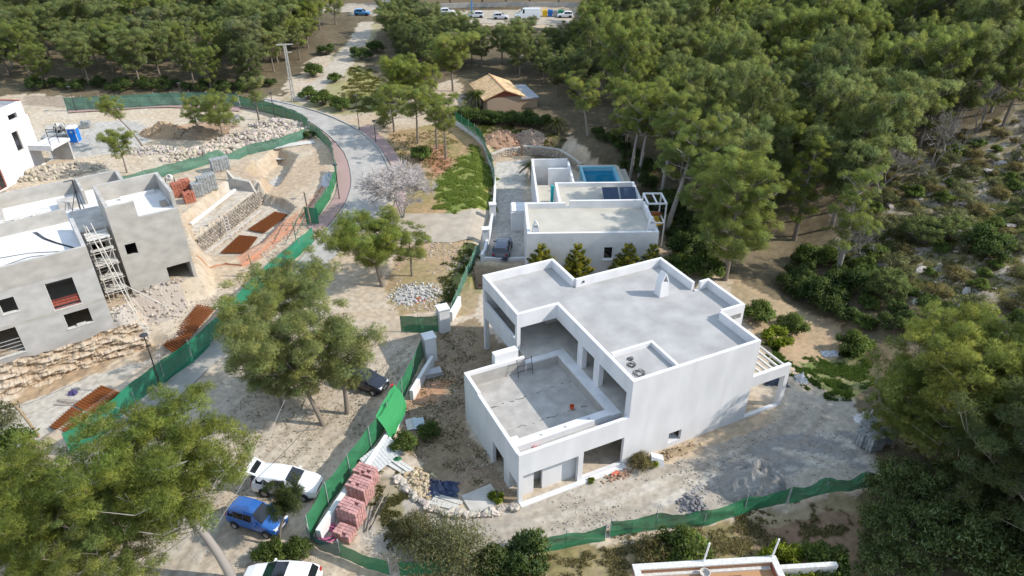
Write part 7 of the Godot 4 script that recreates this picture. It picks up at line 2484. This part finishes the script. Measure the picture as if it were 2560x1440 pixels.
	var single := [
		[Vector2(-16.32, -25.92), {"h": 9.8, "r": 4.1, "base": 0.58, "shape": "round", "tone": n_green, "limbs": 26, "lean": Vector2(-3.3, -1.0), "pale": true, "trunk": 0.03}, "near pine with a curved pale trunk leaning left by the parking", 0.0],
		[Vector2(-24.84, -24.94), {"h": 8.0, "r": 3.6, "base": 0.35, "shape": "round", "tone": n_green, "limbs": 26}, "large near pine crown filling the lower left corner", 0.0],
		[Vector2(-28.86, -26.25), {"h": 6.8, "r": 2.9, "base": 0.32, "shape": "round", "tone": n_olive, "limbs": 22}, "near pine at the left picture edge behind the corner pine", 0.0],
		[Vector2(-22.98, -27.36), {"h": 7.0, "r": 3.0, "base": 0.4, "shape": "round", "tone": n_green, "limbs": 24}, "near pine between the corner pine and the leaning pine", 0.0],
		[Vector2(-28.75, -27.5), {"h": 6.8, "r": 3.0, "base": 0.3, "shape": "round", "tone": n_green, "limbs": 24}, "near pine close to the left edge above the corner pine", 0.0],
		[Vector2(-46.51, -154.3), {"h": 8.4, "r": 3.4, "base": 0.3, "shape": "round", "tone": n_green, "limbs": 22}, "green pine at the near side of the upper left wood by the track", 0.0],
		[Vector2(-46.6, -143.81), {"h": 8.0, "r": 3.2, "base": 0.3, "shape": "round", "tone": n_olive, "limbs": 22}, "olive pine behind the power pole arm", 0.0],
		[Vector2(-41.54, -139.68), {"h": 7.0, "r": 3.0, "base": 0.35, "shape": "umbrella", "tone": n_olive, "limbs": 20}, "spreading pine between power pole and track bushes", 0.0],
		[Vector2(-44.46, -132), {"h": 7.0, "r": 3.0, "base": 0.35, "shape": "round", "tone": n_grey, "limbs": 20}, "greyish pine left of the power pole", 0.0],
		[Vector2(-40.25, -167.24), {"h": 6.8, "r": 2.6, "base": 0.3, "shape": "round", "tone": n_green, "limbs": 18}, "green pine just below the blue car", 0.0],
		[Vector2(-21.05, -23.21), {"h": 7.6, "r": 2.8, "base": 0.4, "shape": "round", "tone": n_olive, "limbs": 22}, "near pine cut off by the lower edge left of the parking", 0.0],
		[Vector2(-14.1, -39.2), {"h": 8.2, "r": 4.2, "base": 0.34, "shape": "umbrella", "tone": n_grey, "limbs": 22, "lean": Vector2(-3.4, -1.0), "fill": 1.1, "density": 1.0}, "airy spreading pine leaning left over the hidden white car", 0.0],
		[Vector2(-12.61, -40.44), {"h": 8.0, "r": 3.5, "base": 0.36, "shape": "ragged", "tone": n_grey, "limbs": 28, "lean": Vector2(0.1, -0.4), "fill": 1.1, "density": 1.0}, "airy upright pine beside the black hatchback", 0.0],
		[Vector2(-19.81, -43.74), {"h": 7.6, "r": 3.4, "base": 0.3, "shape": "umbrella", "tone": n_olive, "limbs": 22, "fill": 1.1, "density": 1.1}, "spreading pine shading the street beside the teal net", 0.0],
		[Vector2(-18.31, -49.16), {"h": 7.4, "r": 3.6, "base": 0.32, "shape": "umbrella", "tone": n_grey, "limbs": 20, "fill": 1.1}, "greyish pine in the middle of the roadside group", 0.0],
		[Vector2(-12.8, -59.11), {"h": 5.6, "r": 3.9, "base": 0.45, "shape": "umbrella", "tone": n_green, "limbs": 24, "lean": Vector2(-1.4, -0.6), "trunk": 0.045}, "wide umbrella pine with a thick trunk beside the chalk rubble", 0.0],
		[Vector2(-10.18, -61.12), {"h": 4.6, "r": 2.4, "base": 0.4, "shape": "round", "tone": n_olive, "limbs": 16}, "smaller pine at the right side of the umbrella pine", 0.0],
		[Vector2(-51.51, -87.57), {"h": 4.8, "r": 2.5, "base": 0.5, "shape": "umbrella", "tone": n_green, "limbs": 18}, "round topped pine in the yard beside the pale net", 0.0],
		[Vector2(-52.77, -95.79), {"h": 6.6, "r": 2.0, "base": 0.72, "shape": "round", "tone": n_olive, "limbs": 14, "lean": Vector2(-3.6, 0)}, "thin leaning pine in the yard behind the round pine", 0.0],
		[Vector2(-42.41, -98.77), {"h": 6.4, "r": 3.0, "base": 0.35, "shape": "round", "tone": n_olive, "limbs": 20}, "broad pine in the yard above the boulder bank", 0.0],
		[Vector2(-46.35, -99.86), {"h": 5.6, "r": 2.2, "base": 0.4, "shape": "round", "tone": n_olive, "limbs": 16}, "smaller pine just left of the broad yard pine", 0.0],
		[Vector2(-39.78, -107.26), {"h": 6.0, "r": 2.4, "base": 0.45, "shape": "ragged", "tone": n_grey, "limbs": 18}, "greyish pine at the street edge right of the yard", 0.0],
		[Vector2(-13.73, -97.79), {"h": 7.4, "r": 2.9, "base": 0.52, "shape": "umbrella", "tone": n_olive, "limbs": 18}, "left of three slender pines on the red soil slope", 0.0],
		[Vector2(-10.8, -95.7), {"h": 7.0, "r": 2.6, "base": 0.55, "shape": "umbrella", "tone": n_green, "limbs": 18}, "middle of three slender pines on the red soil slope", 0.0],
		[Vector2(-9.25, -92.14), {"h": 7.4, "r": 2.4, "base": 0.55, "shape": "umbrella", "tone": n_olive, "limbs": 18}, "right of three slender pines on the red soil slope", 0.0],
		[Vector2(-17.85, -102.18), {"h": 6.6, "r": 2.8, "base": 0.3, "shape": "round", "tone": n_olive, "limbs": 20}, "bushy pine above the pavement lamps", 0.0],
		[Vector2(-10.28, -121), {"h": 8.4, "r": 4.2, "base": 0.42, "shape": "umbrella", "tone": n_olive, "limbs": 24}, "wide spreading pine left of the stone cottage", 0.0],
		[Vector2(-18.54, -114.17), {"h": 6.8, "r": 3.6, "base": 0.2, "shape": "round", "tone": n_green, "limbs": 24}, "dense dark green pine beside the sandy track", 0.0],
		[Vector2(-14.08, -112.63), {"h": 6.4, "r": 3.0, "base": 0.2, "shape": "round", "tone": n_green, "limbs": 22}, "dense green pine between the track pine and spreading pine", 0.0],
		[Vector2(-42.03, -148.14), {"h": 8.2, "r": 3.4, "base": 0.3, "shape": "round", "tone": n_green, "limbs": 22}, "full green pine left of the sandy track", 0.0],
		[Vector2(-42.86, -162.61), {"h": 7.6, "r": 3.0, "base": 0.35, "shape": "round", "tone": n_green, "limbs": 20}, "green pine near the blue car at the track end", 0.0],
		[Vector2(21.41, -60.2), {"h": 13.0, "r": 3.7, "base": 0.22, "shape": "round", "tone": bright, "limbs": 34}, "tall bright full pine right of the second villa", 0.0],
		[Vector2(20.46, -65.08), {"h": 11.0, "r": 3.0, "base": 0.35, "shape": "round", "tone": bright, "limbs": 26}, "bright pine close behind the tall full pine", 0.0],
		[Vector2(15.93, -87.74), {"h": 11.5, "r": 3.0, "base": 0.55, "shape": "round", "tone": n_olive, "limbs": 20, "pale": true, "lean": Vector2(0.9, 0)}, "first pale trunked pine behind the blue pool", 0.0],
		[Vector2(16.93, -86.68), {"h": 12.0, "r": 3.0, "base": 0.55, "shape": "round", "tone": n_green, "limbs": 20, "pale": true, "lean": Vector2(0.6, 0)}, "second pale trunked pine behind the blue pool", 0.0],
		[Vector2(19.08, -81.76), {"h": 12.5, "r": 3.4, "base": 0.5, "shape": "round", "tone": n_olive, "limbs": 22, "pale": true, "lean": Vector2(0.5, 0)}, "pale trunked pine above the white steel frame", 0.0],
		[Vector2(17.2, -70.44), {"h": 13.5, "r": 3.4, "base": 0.55, "shape": "round", "tone": bright, "limbs": 22, "pale": true, "lean": Vector2(3.0, -1.0), "trunk": 0.026}, "leaning pale trunked pine right of the white steel frame", 0.0],
		[Vector2(33.44, -61.95), {"h": 11.5, "r": 2.7, "base": 0.3, "shape": "ragged", "tone": bright, "limbs": 28, "pale": true}, "narrow yellow green pine at the gully edge", 0.0],
		[Vector2(32.34, -71), {"h": 12.0, "r": 2.8, "base": 0.25, "shape": "cone", "tone": n_green, "limbs": 28}, "slender green pine left of the gully", 0.0],
		[Vector2(29.71, -35.26), {"h": 9.6, "r": 4.6, "base": 0.14, "shape": "round", "tone": Color(0.39, 0.44, 0.13), "limbs": 50}, "massive near pine at the right beside the grey block pallets", 0.0],
		[Vector2(27.12, -36.44), {"h": 6.5, "r": 2.6, "base": 0.15, "shape": "round", "tone": n_green, "limbs": 30}, "near pine overhanging the grey block pallets", 0.0],
		[Vector2(29.73, -28.93), {"h": 10.0, "r": 3.8, "base": 0.15, "shape": "round", "tone": deep, "limbs": 32}, "shaded near pine at the lower right edge", 0.0],
		[Vector2(34.87, -33.41), {"h": 11.5, "r": 4.0, "base": 0.15, "shape": "round", "tone": n_green, "limbs": 32}, "near pine cut by the right picture edge", 0.0],
		[Vector2(39.4, -39.98), {"h": 12.0, "r": 4.2, "base": 0.2, "shape": "round", "tone": deep, "limbs": 30}, "dark pine behind the massive pine at the right edge", 0.0],
		[Vector2(35.61, -29.25), {"h": 10.0, "r": 4.0, "base": 0.2, "shape": "round", "tone": n_green, "limbs": 32}, "tall pine just outside the lower right edge", 0.0],
		[Vector2(31.72, -24.1), {"h": 10.0, "r": 4.0, "base": 0.2, "shape": "round", "tone": deep, "limbs": 30}, "tall pine outside the right bottom corner", 0.0],
		[Vector2(11.34, -100.42), {"h": 8.0, "r": 3.0, "base": 0.45, "shape": "umbrella", "tone": n_olive, "limbs": 20, "pale": true, "lean": Vector2(-1.6, 0)}, "pine with white forked trunk behind the palm wall", 0.0],
		[Vector2(-17.78, -41.09), {"h": 6.2, "r": 2.9, "base": 0.3, "shape": "round", "tone": n_grey, "limbs": 22}, "low greyish pine in front of the roadside group", 0.0]]
	var i := 0
	for s in single:
		var o: Dictionary = near.duplicate()
		o.merge(s[1], true)
		var t := pine(900 + i, o)
		add_child(t)
		t.name = numbered("pine_tree")
		t.position = g3(s[0])
		t.remove_meta("called")
		tag(t, s[2], "tree")
		i += 1

	# bare and dead trees
	var bt := bare_tree(31, 8.0, 5.6, 5, 0.024)
	place(bt, "bare_tree", Vector2(-12.84, -74.4), "large leafless grey tree beside the street", "tree")
	var d1 := bare_tree(32, 7.0, 3.2, 3)
	(d1.get_node("crown") as MeshInstance3D).material_override = M["bark_pale"]
	place(d1, "bare_tree", Vector2(43.39, -76.65), "dead bleached tree on the open hillside", "tree")
	for q in [[Vector2(34.18, -63.42), 0.8, "dead bare trunk in the gully"], [Vector2(51.88, -81.1), 0.9, "dead grey tree at the edge of the right wood"], [Vector2(60.57, -88.16), 0.85, "dead grey tree in the wood above the hillside"], [Vector2(30.98, -79.43), 0.9, "dead grey tree between the bright pines"], [Vector2(59.96, -78.61), 0.8, "dead grey tree at the right picture edge"]]:
		plant(d1, q[0], rng.randf() * TAU, q[1], q[2], "tree", "", 1.2).name = numbered("bare_tree")
	# conifers before the second villa
	var k := 0
	for q in [[Vector2(2.86, -59.04), 4.9, 2.0, "first tiered conifer from the left before the second villa"], [Vector2(6.3, -58.42), 5.3, 1.9, "tallest tiered conifer, second from left, at the villa corner"], [Vector2(11.16, -58.83), 5.1, 1.9, "third tiered conifer from the left below the villa window"], [Vector2(13.56, -58.96), 4.9, 1.5, "fourth tiered conifer at the right end of the villa wall"]]:
		place(tiered_conifer(40 + k, q[1], q[2]), "conifer", q[0], q[3], "tree")
		k += 1
	place(palm(51, 2.4, 2.2, Color(0.12, 0.17, 0.04)), "palm_tree", Vector2(-5.68, -112.22), "green palm beside the stone cottage wall", "palm")
	place(palm(52, 1.6, 2.0, Color(0.22, 0.22, 0.06)), "palm_tree", Vector2(6.53, -102.06), "yellowish palm right of the cottage hedge", "palm")
	place(palm(53, 2.2, 1.9, Color(0.14, 0.15, 0.05)), "palm_tree", Vector2(2.59, -87.74), "palm beside the white court of the second villa", "palm")


func wood_place(p: Vector2) -> String:
	var side := ", behind the second villa" if p.x < 22.0 else (", in its middle part" if p.x < 48.0 else ", above the rocky slope")
	if -p.y > 150.0:
		return side.replace(", behind the second villa", ", far corner near the car park").replace(", in its middle part", ", middle of the top edge").replace(", above the rocky slope", ", top right corner")
	return side + (", front row" if -p.y < 92.0 else ", deep inside")


func left_place(p: Vector2) -> String:
	return (", left part" if p.x < -85.0 else (", middle part" if p.x < -58.0 else ", part near the power pole")) + (", front row" if -p.y < 140.0 else ", back rows")


func place(t: Node3D, called: String, at: Vector2, label: String, category: String, turn := 0.0, s := 1.0) -> Node3D:
	t.name = numbered(called)
	add_child(t)
	if t.has_meta("called"):
		t.remove_meta("called")
	t.position = g3(at)
	t.rotation.y = turn
	t.scale = Vector3.ONE * s
	tag(t, label, category)
	return t


func make_low_plants() -> void:
	var leaf := Color(0.20, 0.28, 0.085)
	var dark := Color(0.13, 0.19, 0.07)
	var dry := Color(0.28, 0.25, 0.13)
	var silver := Color(0.27, 0.29, 0.16)
	var S := {
		"leaf": shrub(71, {"h": 1.3, "r": 1.2, "tone": leaf, "fill": 130, "len": 0.15, "wide": 0.032}),
		"dark": shrub(72, {"h": 1.5, "r": 1.4, "tone": dark, "fill": 120, "stems": 18, "len": 0.16, "wide": 0.034}),
		"dry": shrub(73, {"h": 0.9, "r": 1.0, "tone": dry, "fill": 60, "len": 0.24, "wide": 0.016}),
		"silver": shrub(74, {"h": 1.3, "r": 1.3, "tone": silver, "fill": 60, "len": 0.17, "wide": 0.026}),
		"thicket": shrub(76, {"h": 3.4, "r": 3.0, "tone": Color(0.22, 0.28, 0.115), "fill": 60, "stems": 80, "len": 0.2, "wide": 0.03, "puff": 0.17}),
		"haze": shrub(77, {"h": 2.7, "r": 2.6, "tone": Color(0.30, 0.31, 0.17), "fill": 44, "stems": 60, "len": 0.2, "wide": 0.02}),
		"lime": shrub(75, {"h": 0.9, "r": 0.9, "tone": Color(0.32, 0.40, 0.05), "fill": 120, "len": 0.15, "wide": 0.03})}
	var one := [
		["leaf", Vector2(-36.42, -129.58), 1.7, "round green bush left of the sandy track"], ["leaf", Vector2(-31.79, -126.1), 1.2, "small green bush on the grass beside the track"],
		["dark", Vector2(-37.29, -143.51), 1.3, "low dark bush at the upper part of the track"], ["leaf", Vector2(-34.32, -116.95), 1.5, "leafy bush beside the power pole"],
		["leaf", Vector2(-31.27, -114.2), 1.7, "leafy bush in the middle of the street verge"], ["leaf", Vector2(-27.98, -111.73), 1.6, "leafy bush above the street kerb"],
		["dark", Vector2(-29.39, -139.65), 1.6, "dark bush on the right of the upper track"], ["dark", Vector2(-27.54, -145.19), 1.5, "dark bush behind the upper track bush"],
		["leaf", Vector2(-12.5, -91.74), 1.5, "round green bush on the red soil below the slender pines"], ["silver", Vector2(-19.67, -104.15), 1.2, "pale flowering bush by the pavement lamp"],
		["haze", Vector2(-4.59, -27.33), 1.05, "tall grey green bush hiding the bottom net, left"], ["haze", Vector2(-2.87, -26.77), 1.0, "grey green bush hiding the bottom net, right"],
		["dark", Vector2(0.24, -26.62), 1.5, "dark bush with white flowers at the bottom edge"], ["dry", Vector2(-5.99, -28.94), 1.4, "dry bush in front of the garden border"],
		["leaf", Vector2(-0.94, -26.22), 1.2, "leafy bush under the bottom net"], ["lime", Vector2(15.73, -26.35), 1.5, "lime green bush behind the terrace coping"],
		["lime", Vector2(17.06, -26.45), 1.4, "lime green bush next to the white side wall"], ["leaf", Vector2(18.5, -26.51), 1.3, "green bush at the end of the terrace side wall"],
		["thicket", Vector2(26.8, -30.32), 1.05, "dark shrub below the near pines, upper"], ["haze", Vector2(23.63, -29.48), 0.9, "pale leaved shrub right of the green net end"],
		["thicket", Vector2(23.4, -27.41), 1.05, "dark shrub at the lower right slope"], ["thicket", Vector2(26.31, -27.04), 1.2, "dark shrub mass in the lower right corner, left"],
		["thicket", Vector2(28.57, -26.12), 1.2, "dark shrub mass in the lower right corner, right"], ["thicket", Vector2(29.34, -30.84), 1.0, "dark shrub between the near pines"],
		["leaf", Vector2(-14.53, -27.4), 0.95, "low flowering bush behind the bottom white car"], ["leaf", Vector2(-13.03, -27.69), 0.8, "low bush at the dark net corner"],
		["lime", Vector2(5.38, -33.5), 0.3, "small lime weed tuft at the recess corner"], ["dry", Vector2(8.92, -34.95), 0.9, "dry weed bush against the villa front"],
		["lime", Vector2(9.69, -35.06), 0.55, "yellow green weed beside the white wedge block"],
		["lime", Vector2(-1.06, -31.96), 0.6, "bright weed on the corner slab"], ["leaf", Vector2(-6.03, -37.99), 0.8, "weed patch near the corrugated sheet"], ["leaf", Vector2(-7.77, -36.76), 0.9, "weed bush behind the white boards"],
		["dark", Vector2(18.79, -64.99), 1.8, "dark shrub right of the second villa"], ["leaf", Vector2(16.65, -60.94), 1.6, "green shrub behind the main villa roof"], ["leaf", Vector2(19.48, -60.92), 1.7, "green shrub at the foot of the tall bright pine"],
		["leaf", Vector2(22.52, -53.29), 1.4, "young shrub on the sandy track behind the villa"], ["lime", Vector2(23.27, -49.8), 1.5, "light green shrub behind the pergola"], ["leaf", Vector2(25.64, -52.3), 1.3, "leafy shrub on the sandy slope"],
		["dark", Vector2(30.43, -56.93), 1.7, "dark shrub in the gully"], ["thicket", Vector2(35.67, -56.56), 0.85, "round green shrub on the gully bank"], ["thicket", Vector2(42.72, -64.6), 0.9, "large green shrub on the open hillside"],
		["thicket", Vector2(45.37, -64.42), 0.8, "second large green shrub on the open hillside"], ["dark", Vector2(46.6, -60.3), 1.8, "dark shrub on the hillside near the right edge"], ["leaf", Vector2(31.92, -65.42), 1.6, "green shrub under the gully pine"],
		["leaf", Vector2(30.11, -49.66), 1.4, "green shrub left of the massive near pine"], ["leaf", Vector2(-35.31, -35.62), 1.7, "leafy shrub above the wire fence at the left edge"], ["silver", Vector2(-38.84, -40), 1.2, "bare grey shrub at the left edge beside the slab"],
		["dark", Vector2(-30, -99.83), 0.7, "dark bush in the corner of the street net"], ["leaf", Vector2(10.13, -27.28), 1.5, "green bush on the dry grass above the terrace"], ["dry", Vector2(8.69, -27.29), 1.4, "dry bush beside the green bush above the terrace"]]
	for q in one:
		plant(S[q[0]], q[1], rng.randf() * TAU, q[2], q[3], "bush")
	# hedge below the cottage
	var hl := sample(vs([-7.86, -107.17, -3.73, -105.77, 0.62, -105.07, 4.17, -104.04]), 13)
	for i in hl.size():
		plant(S["leaf"] if i % 3 else S["dark"], hl[i], rng.randf() * TAU, rng.randf_range(1.25, 1.6), "hedge bush below the stone cottage", "hedge", "hedge bushes below the cottage")
	# undergrowth: forest edge and hillside
	var kinds := ["leaf", "silver", "dry", "silver", "dry"]
	var words := ["green hillside bush", "grey green hillside bush", "dry hillside bush", "grey green hillside bush", "dry hillside bush"]
	for p in scatter(vs([39.34, -70.92, 48.56, -83.03, 56.04, -86.79, 63.15, -89.4, 71.71, -90.95, 48.82, -50.34, 42.08, -50.81, 38.08, -52.74, 35.92, -57.98, 35.74, -64.96]), 2.0, 150, [], 81):
		var k := rng.randi() % 5
		plant(S[kinds[k]], p, rng.randf() * TAU, rng.randf_range(0.5, 1.3), words[k] + " on the open rocky slope", "bush", "bushes on the rocky slope, " + kinds[k])
	for p in scatter(vs([30.04, -67.45, 35.74, -64.96, 34.85, -55.48, 39.53, -50.95, 43.93, -49.54, 40.36, -39.74, 37.34, -45.57, 35.87, -50.21, 31.13, -50.53, 30.61, -55.44, 28.02, -59.03]), 2.2, 46, [], 82):
		var k := rng.randi() % 2
		plant(S[["leaf", "dark"][k]], p, rng.randf() * TAU, rng.randf_range(0.8, 1.7), ["green bush in the gully thicket", "dark bush in the gully thicket"][k], "bush", "bushes of the gully thicket, " + ["leaf", "dark"][k])
	for p in scatter(vs([12.08, -102.01, 15.62, -91.6, 17.5, -76.75, 18.59, -68.04, 22.19, -65.16, 20.81, -74.67, 19.03, -86.22, 15.31, -98.81]), 2.0, 26, [], 83):
		plant(S["dark"], p, rng.randf() * TAU, rng.randf_range(0.8, 1.4), "dark undergrowth bush between the pale pine trunks", "bush", "undergrowth between the pale trunks")
	for p in scatter(vs([-85.23, -121.77, -76.51, -121.12, -59.63, -120.69, -49.63, -119.84, -41.9, -121.72, -42.71, -124.55, -77.98, -123.93, -86.87, -124.6]), 2.4, 30, [], 84):
		plant(S["dark"], p, rng.randf() * TAU, rng.randf_range(0.8, 1.3), "dark undergrowth bush along the front of the upper left wood", "bush", "undergrowth of the upper left wood")
	for p in scatter(vs([23.92, -32.41, 33.41, -31.83, 30.79, -22.72, 20.25, -23.06, 20.91, -27.18]), 4.0, 7, [], 85):
		plant(S["thicket"], p, rng.randf() * TAU, rng.randf_range(0.6, 1.0), "dark bush on the shaded lower right slope", "bush", "bushes of the shaded lower right slope")
	for s in S.values():
		s.free()
	# slender young tree before the white car
	place(pine(990, {"h": 4.3, "r": 1.5, "base": 0.55, "shape": "ragged", "tone": Color(0.12, 0.16, 0.06), "limbs": 22, "blade": 0.8, "lean": Vector2(1.3, -0.3), "called": "young_tree"}), "young_tree", Vector2(-14.46, -28.44), "young dark leaved tree in front of the white car", "tree")
	# white flowers on the bottom bush
	grass("white_flowers", vs([-0.6, -27.18, 1.2, -27.17, 1.18, -26.21, -0.59, -26.21]), 220, 0.10, Color(0.7, 0.7, 0.68), Color(0.6, 0.62, 0.6), "small white blossoms on the bush at the bottom edge", 1.2, "blossom")
	# grass
	grass("lawn_grass", vs([-9.8, -84.59, -7.68, -90.37, -5.21, -96.71, -2.89, -90.8, -2.67, -78.38, -8.59, -75.44]), 14000, 0.26, Color(0.25, 0.36, 0.07), Color(0.36, 0.42, 0.12), "bright green grass of the lawn beside the curved net", 0.0)
	grass("wall_grass", vs([-5.7, -67.52, -3.64, -68.27, -6.1, -53.49, -7.35, -56.94]), 2500, 0.22, Color(0.10, 0.14, 0.035), Color(0.2, 0.2, 0.07), "rough grass along the pale worn net", 0.0)
	grass("bank_grass", vs([24.1, -47.48, 30.7, -49.46, 29.6, -44.73, 26.13, -42, 24.9, -44.56]), 5000, 0.2, Color(0.08, 0.16, 0.03), Color(0.13, 0.19, 0.04), "green grass strip behind the villa pergola", 0.0)
	grass("pergola_grass", vs([21.92, -50.11, 23.44, -48.15, 24.63, -45.62, 23.06, -44.18, 21.72, -47.21]), 2500, 0.2, Color(0.08, 0.16, 0.03), Color(0.13, 0.19, 0.04), "green grass band beside the pergola slats", 0.0)
	grass("dry_grass", vs([0.48, -27.32, 5.4, -28.16, 13.18, -29.78, 18.78, -31.33, 21.8, -31.11, 16.95, -27.51, 7.68, -27.01, 6.61, -26.19, 0.47, -26.21]), 9000, 0.2, Color(0.40, 0.33, 0.19), Color(0.30, 0.27, 0.12), "dry yellow grass below the bottom net", 0.0)
	grass("yard_weeds", vs([-9.76, -34.09, -8.05, -33.72, -6.97, -30.65, -5.51, -29.09, -6.62, -28.05, -8.31, -29.4, -9.46, -31.64]), 2600, 0.16, Color(0.16, 0.18, 0.05), Color(0.25, 0.22, 0.09), "sparse weeds in the yard beside the pink blocks", 0.0)
	grass("parking_weeds", vs([-22.43, -41.56, -16.27, -47.16, -11.49, -51.26, -8.33, -48.85, -10.27, -41.54, -12.45, -34.46, -15.25, -31.65, -19.5, -30.35]), 1500, 0.14, Color(0.26, 0.25, 0.10), Color(0.38, 0.33, 0.18), "sparse dry weeds on the parking ground", 0.0)
	grass("side_yard_weeds", vs([-6.71, -50.03, -3.23, -51.24, -3.94, -44.98, -3.9, -39.26, -1.1, -34.07, -4.98, -34.45, -7.99, -38.41]), 2000, 0.15, Color(0.16, 0.19, 0.06), Color(0.28, 0.24, 0.11), "scattered weeds in the shaded side yard", 0.0)
	grass("verge_grass", vs([-30.6, -135.72, -26.15, -131.96, -20.15, -118.54, -20.54, -109.88, -25.04, -109.89, -28.7, -118.56]), 5000, 0.26, Color(0.17, 0.19, 0.05), Color(0.25, 0.22, 0.08), "green verge grass right of the sandy track", 0.0)
	grass("mound_grass", vs([-7.5, -106.31, 2.43, -102.9, 7.1, -99.22, 5.9, -98.01, -2.37, -99.74, -4.78, -100.54]), 3500, 0.25, Color(0.12, 0.18, 0.04), Color(0.22, 0.22, 0.06), "grass round the earth mounds", 0.0)
	grass("slope_grass", vs([39.34, -70.92, 47.47, -78.5, 55.5, -80.17, 64.16, -78.43, 48.82, -50.34, 42.08, -50.81, 38.08, -52.74, 35.92, -57.98, 35.74, -64.96]), 16000, 0.24, Color(0.24, 0.25, 0.08), Color(0.36, 0.33, 0.17), "thin grass of the open rocky slope", 0.0)
	grass("soil_weeds", vs([-19.24, -101.38, -9.68, -102.15, -7.05, -89.03, -10.48, -85.21, -14.85, -86.48]), 2200, 0.22, Color(0.18, 0.18, 0.05), Color(0.27, 0.22, 0.09), "weeds on the red soil slope", 0.0)
	# scattered rocks on the slope
	var k2 := 0
	for p in scatter(vs([39.34, -70.92, 47.47, -78.5, 55.5, -80.17, 64.16, -78.43, 48.82, -50.34, 42.08, -50.81, 38.08, -52.74, 35.92, -57.98, 35.74, -64.96]), 2.2, 60, [], 91):
		var st := part("rock", stone_variants()[k2 % 6], stone_tone(Color(0.44, 0.40, 0.36), rng.randi() % 4), self, g3(p, 0.05))
		var sc := rng.randf_range(0.4, 1.3)
		st.scale = Vector3(sc * 1.4, sc * 0.45, sc)
		st.rotation = Vector3(rng.randf() * 0.5, rng.randf() * 6.0, rng.randf() * 0.5)
		tag(st, "pale rock on the open rocky slope", "rock", "rocks on the rocky slope")
		k2 += 1


func grass(called: String, poly: PackedVector2Array, count: int, ln: float, c1: Color, c2: Color, label: String, lift: float, category := "grass") -> void:
	var r := RandomNumberGenerator.new()
	r.seed = count + int(poly[0].x * 10.0)
	var L := Leafage.new()
	var bx := poly_box(poly, 1.0)
	var made := 0
	for i in count * 6:
		if made >= count:
			break
		var p := Vector2(r.randf_range(bx.position.x, bx.end.x), r.randf_range(bx.position.y, bx.end.y))
		if not Geometry2D.is_point_in_polygon(p + Vector2(noise_a.get_noise_2d(p.x * 4.0, p.y * 4.0), noise_a.get_noise_2d(p.y * 4.0, p.x * 4.0)) * 2.4, poly):
			continue
		if noise_b.get_noise_2d(p.x * 0.7, p.y * 0.7) + 0.35 < r.randf() * 0.6:
			continue
		made += 1
		var q := g3(p, lift * r.randf_range(0.6, 1.1))
		var col := c1.lerp(c2, r.randf())
		for b in 4:
			var f := (Vector3.UP + rand_dir(r) * 0.8).normalized()
			var s := f.cross(rand_dir(r)).normalized() * ln * 0.13
			L.v.append(q - s)
			L.v.append(q + f * ln * r.randf_range(0.6, 1.3))
			L.v.append(q + s)
			var nn := (Vector3.UP + rand_dir(r) * 0.4).normalized()
			for w in 3:
				L.n.append(nn)
				L.c.append(col)
	var o := part(called, L.mesh(), M["leaves"], self)
	tag(o, label, category)
	o.set_meta("kind", "stuff")
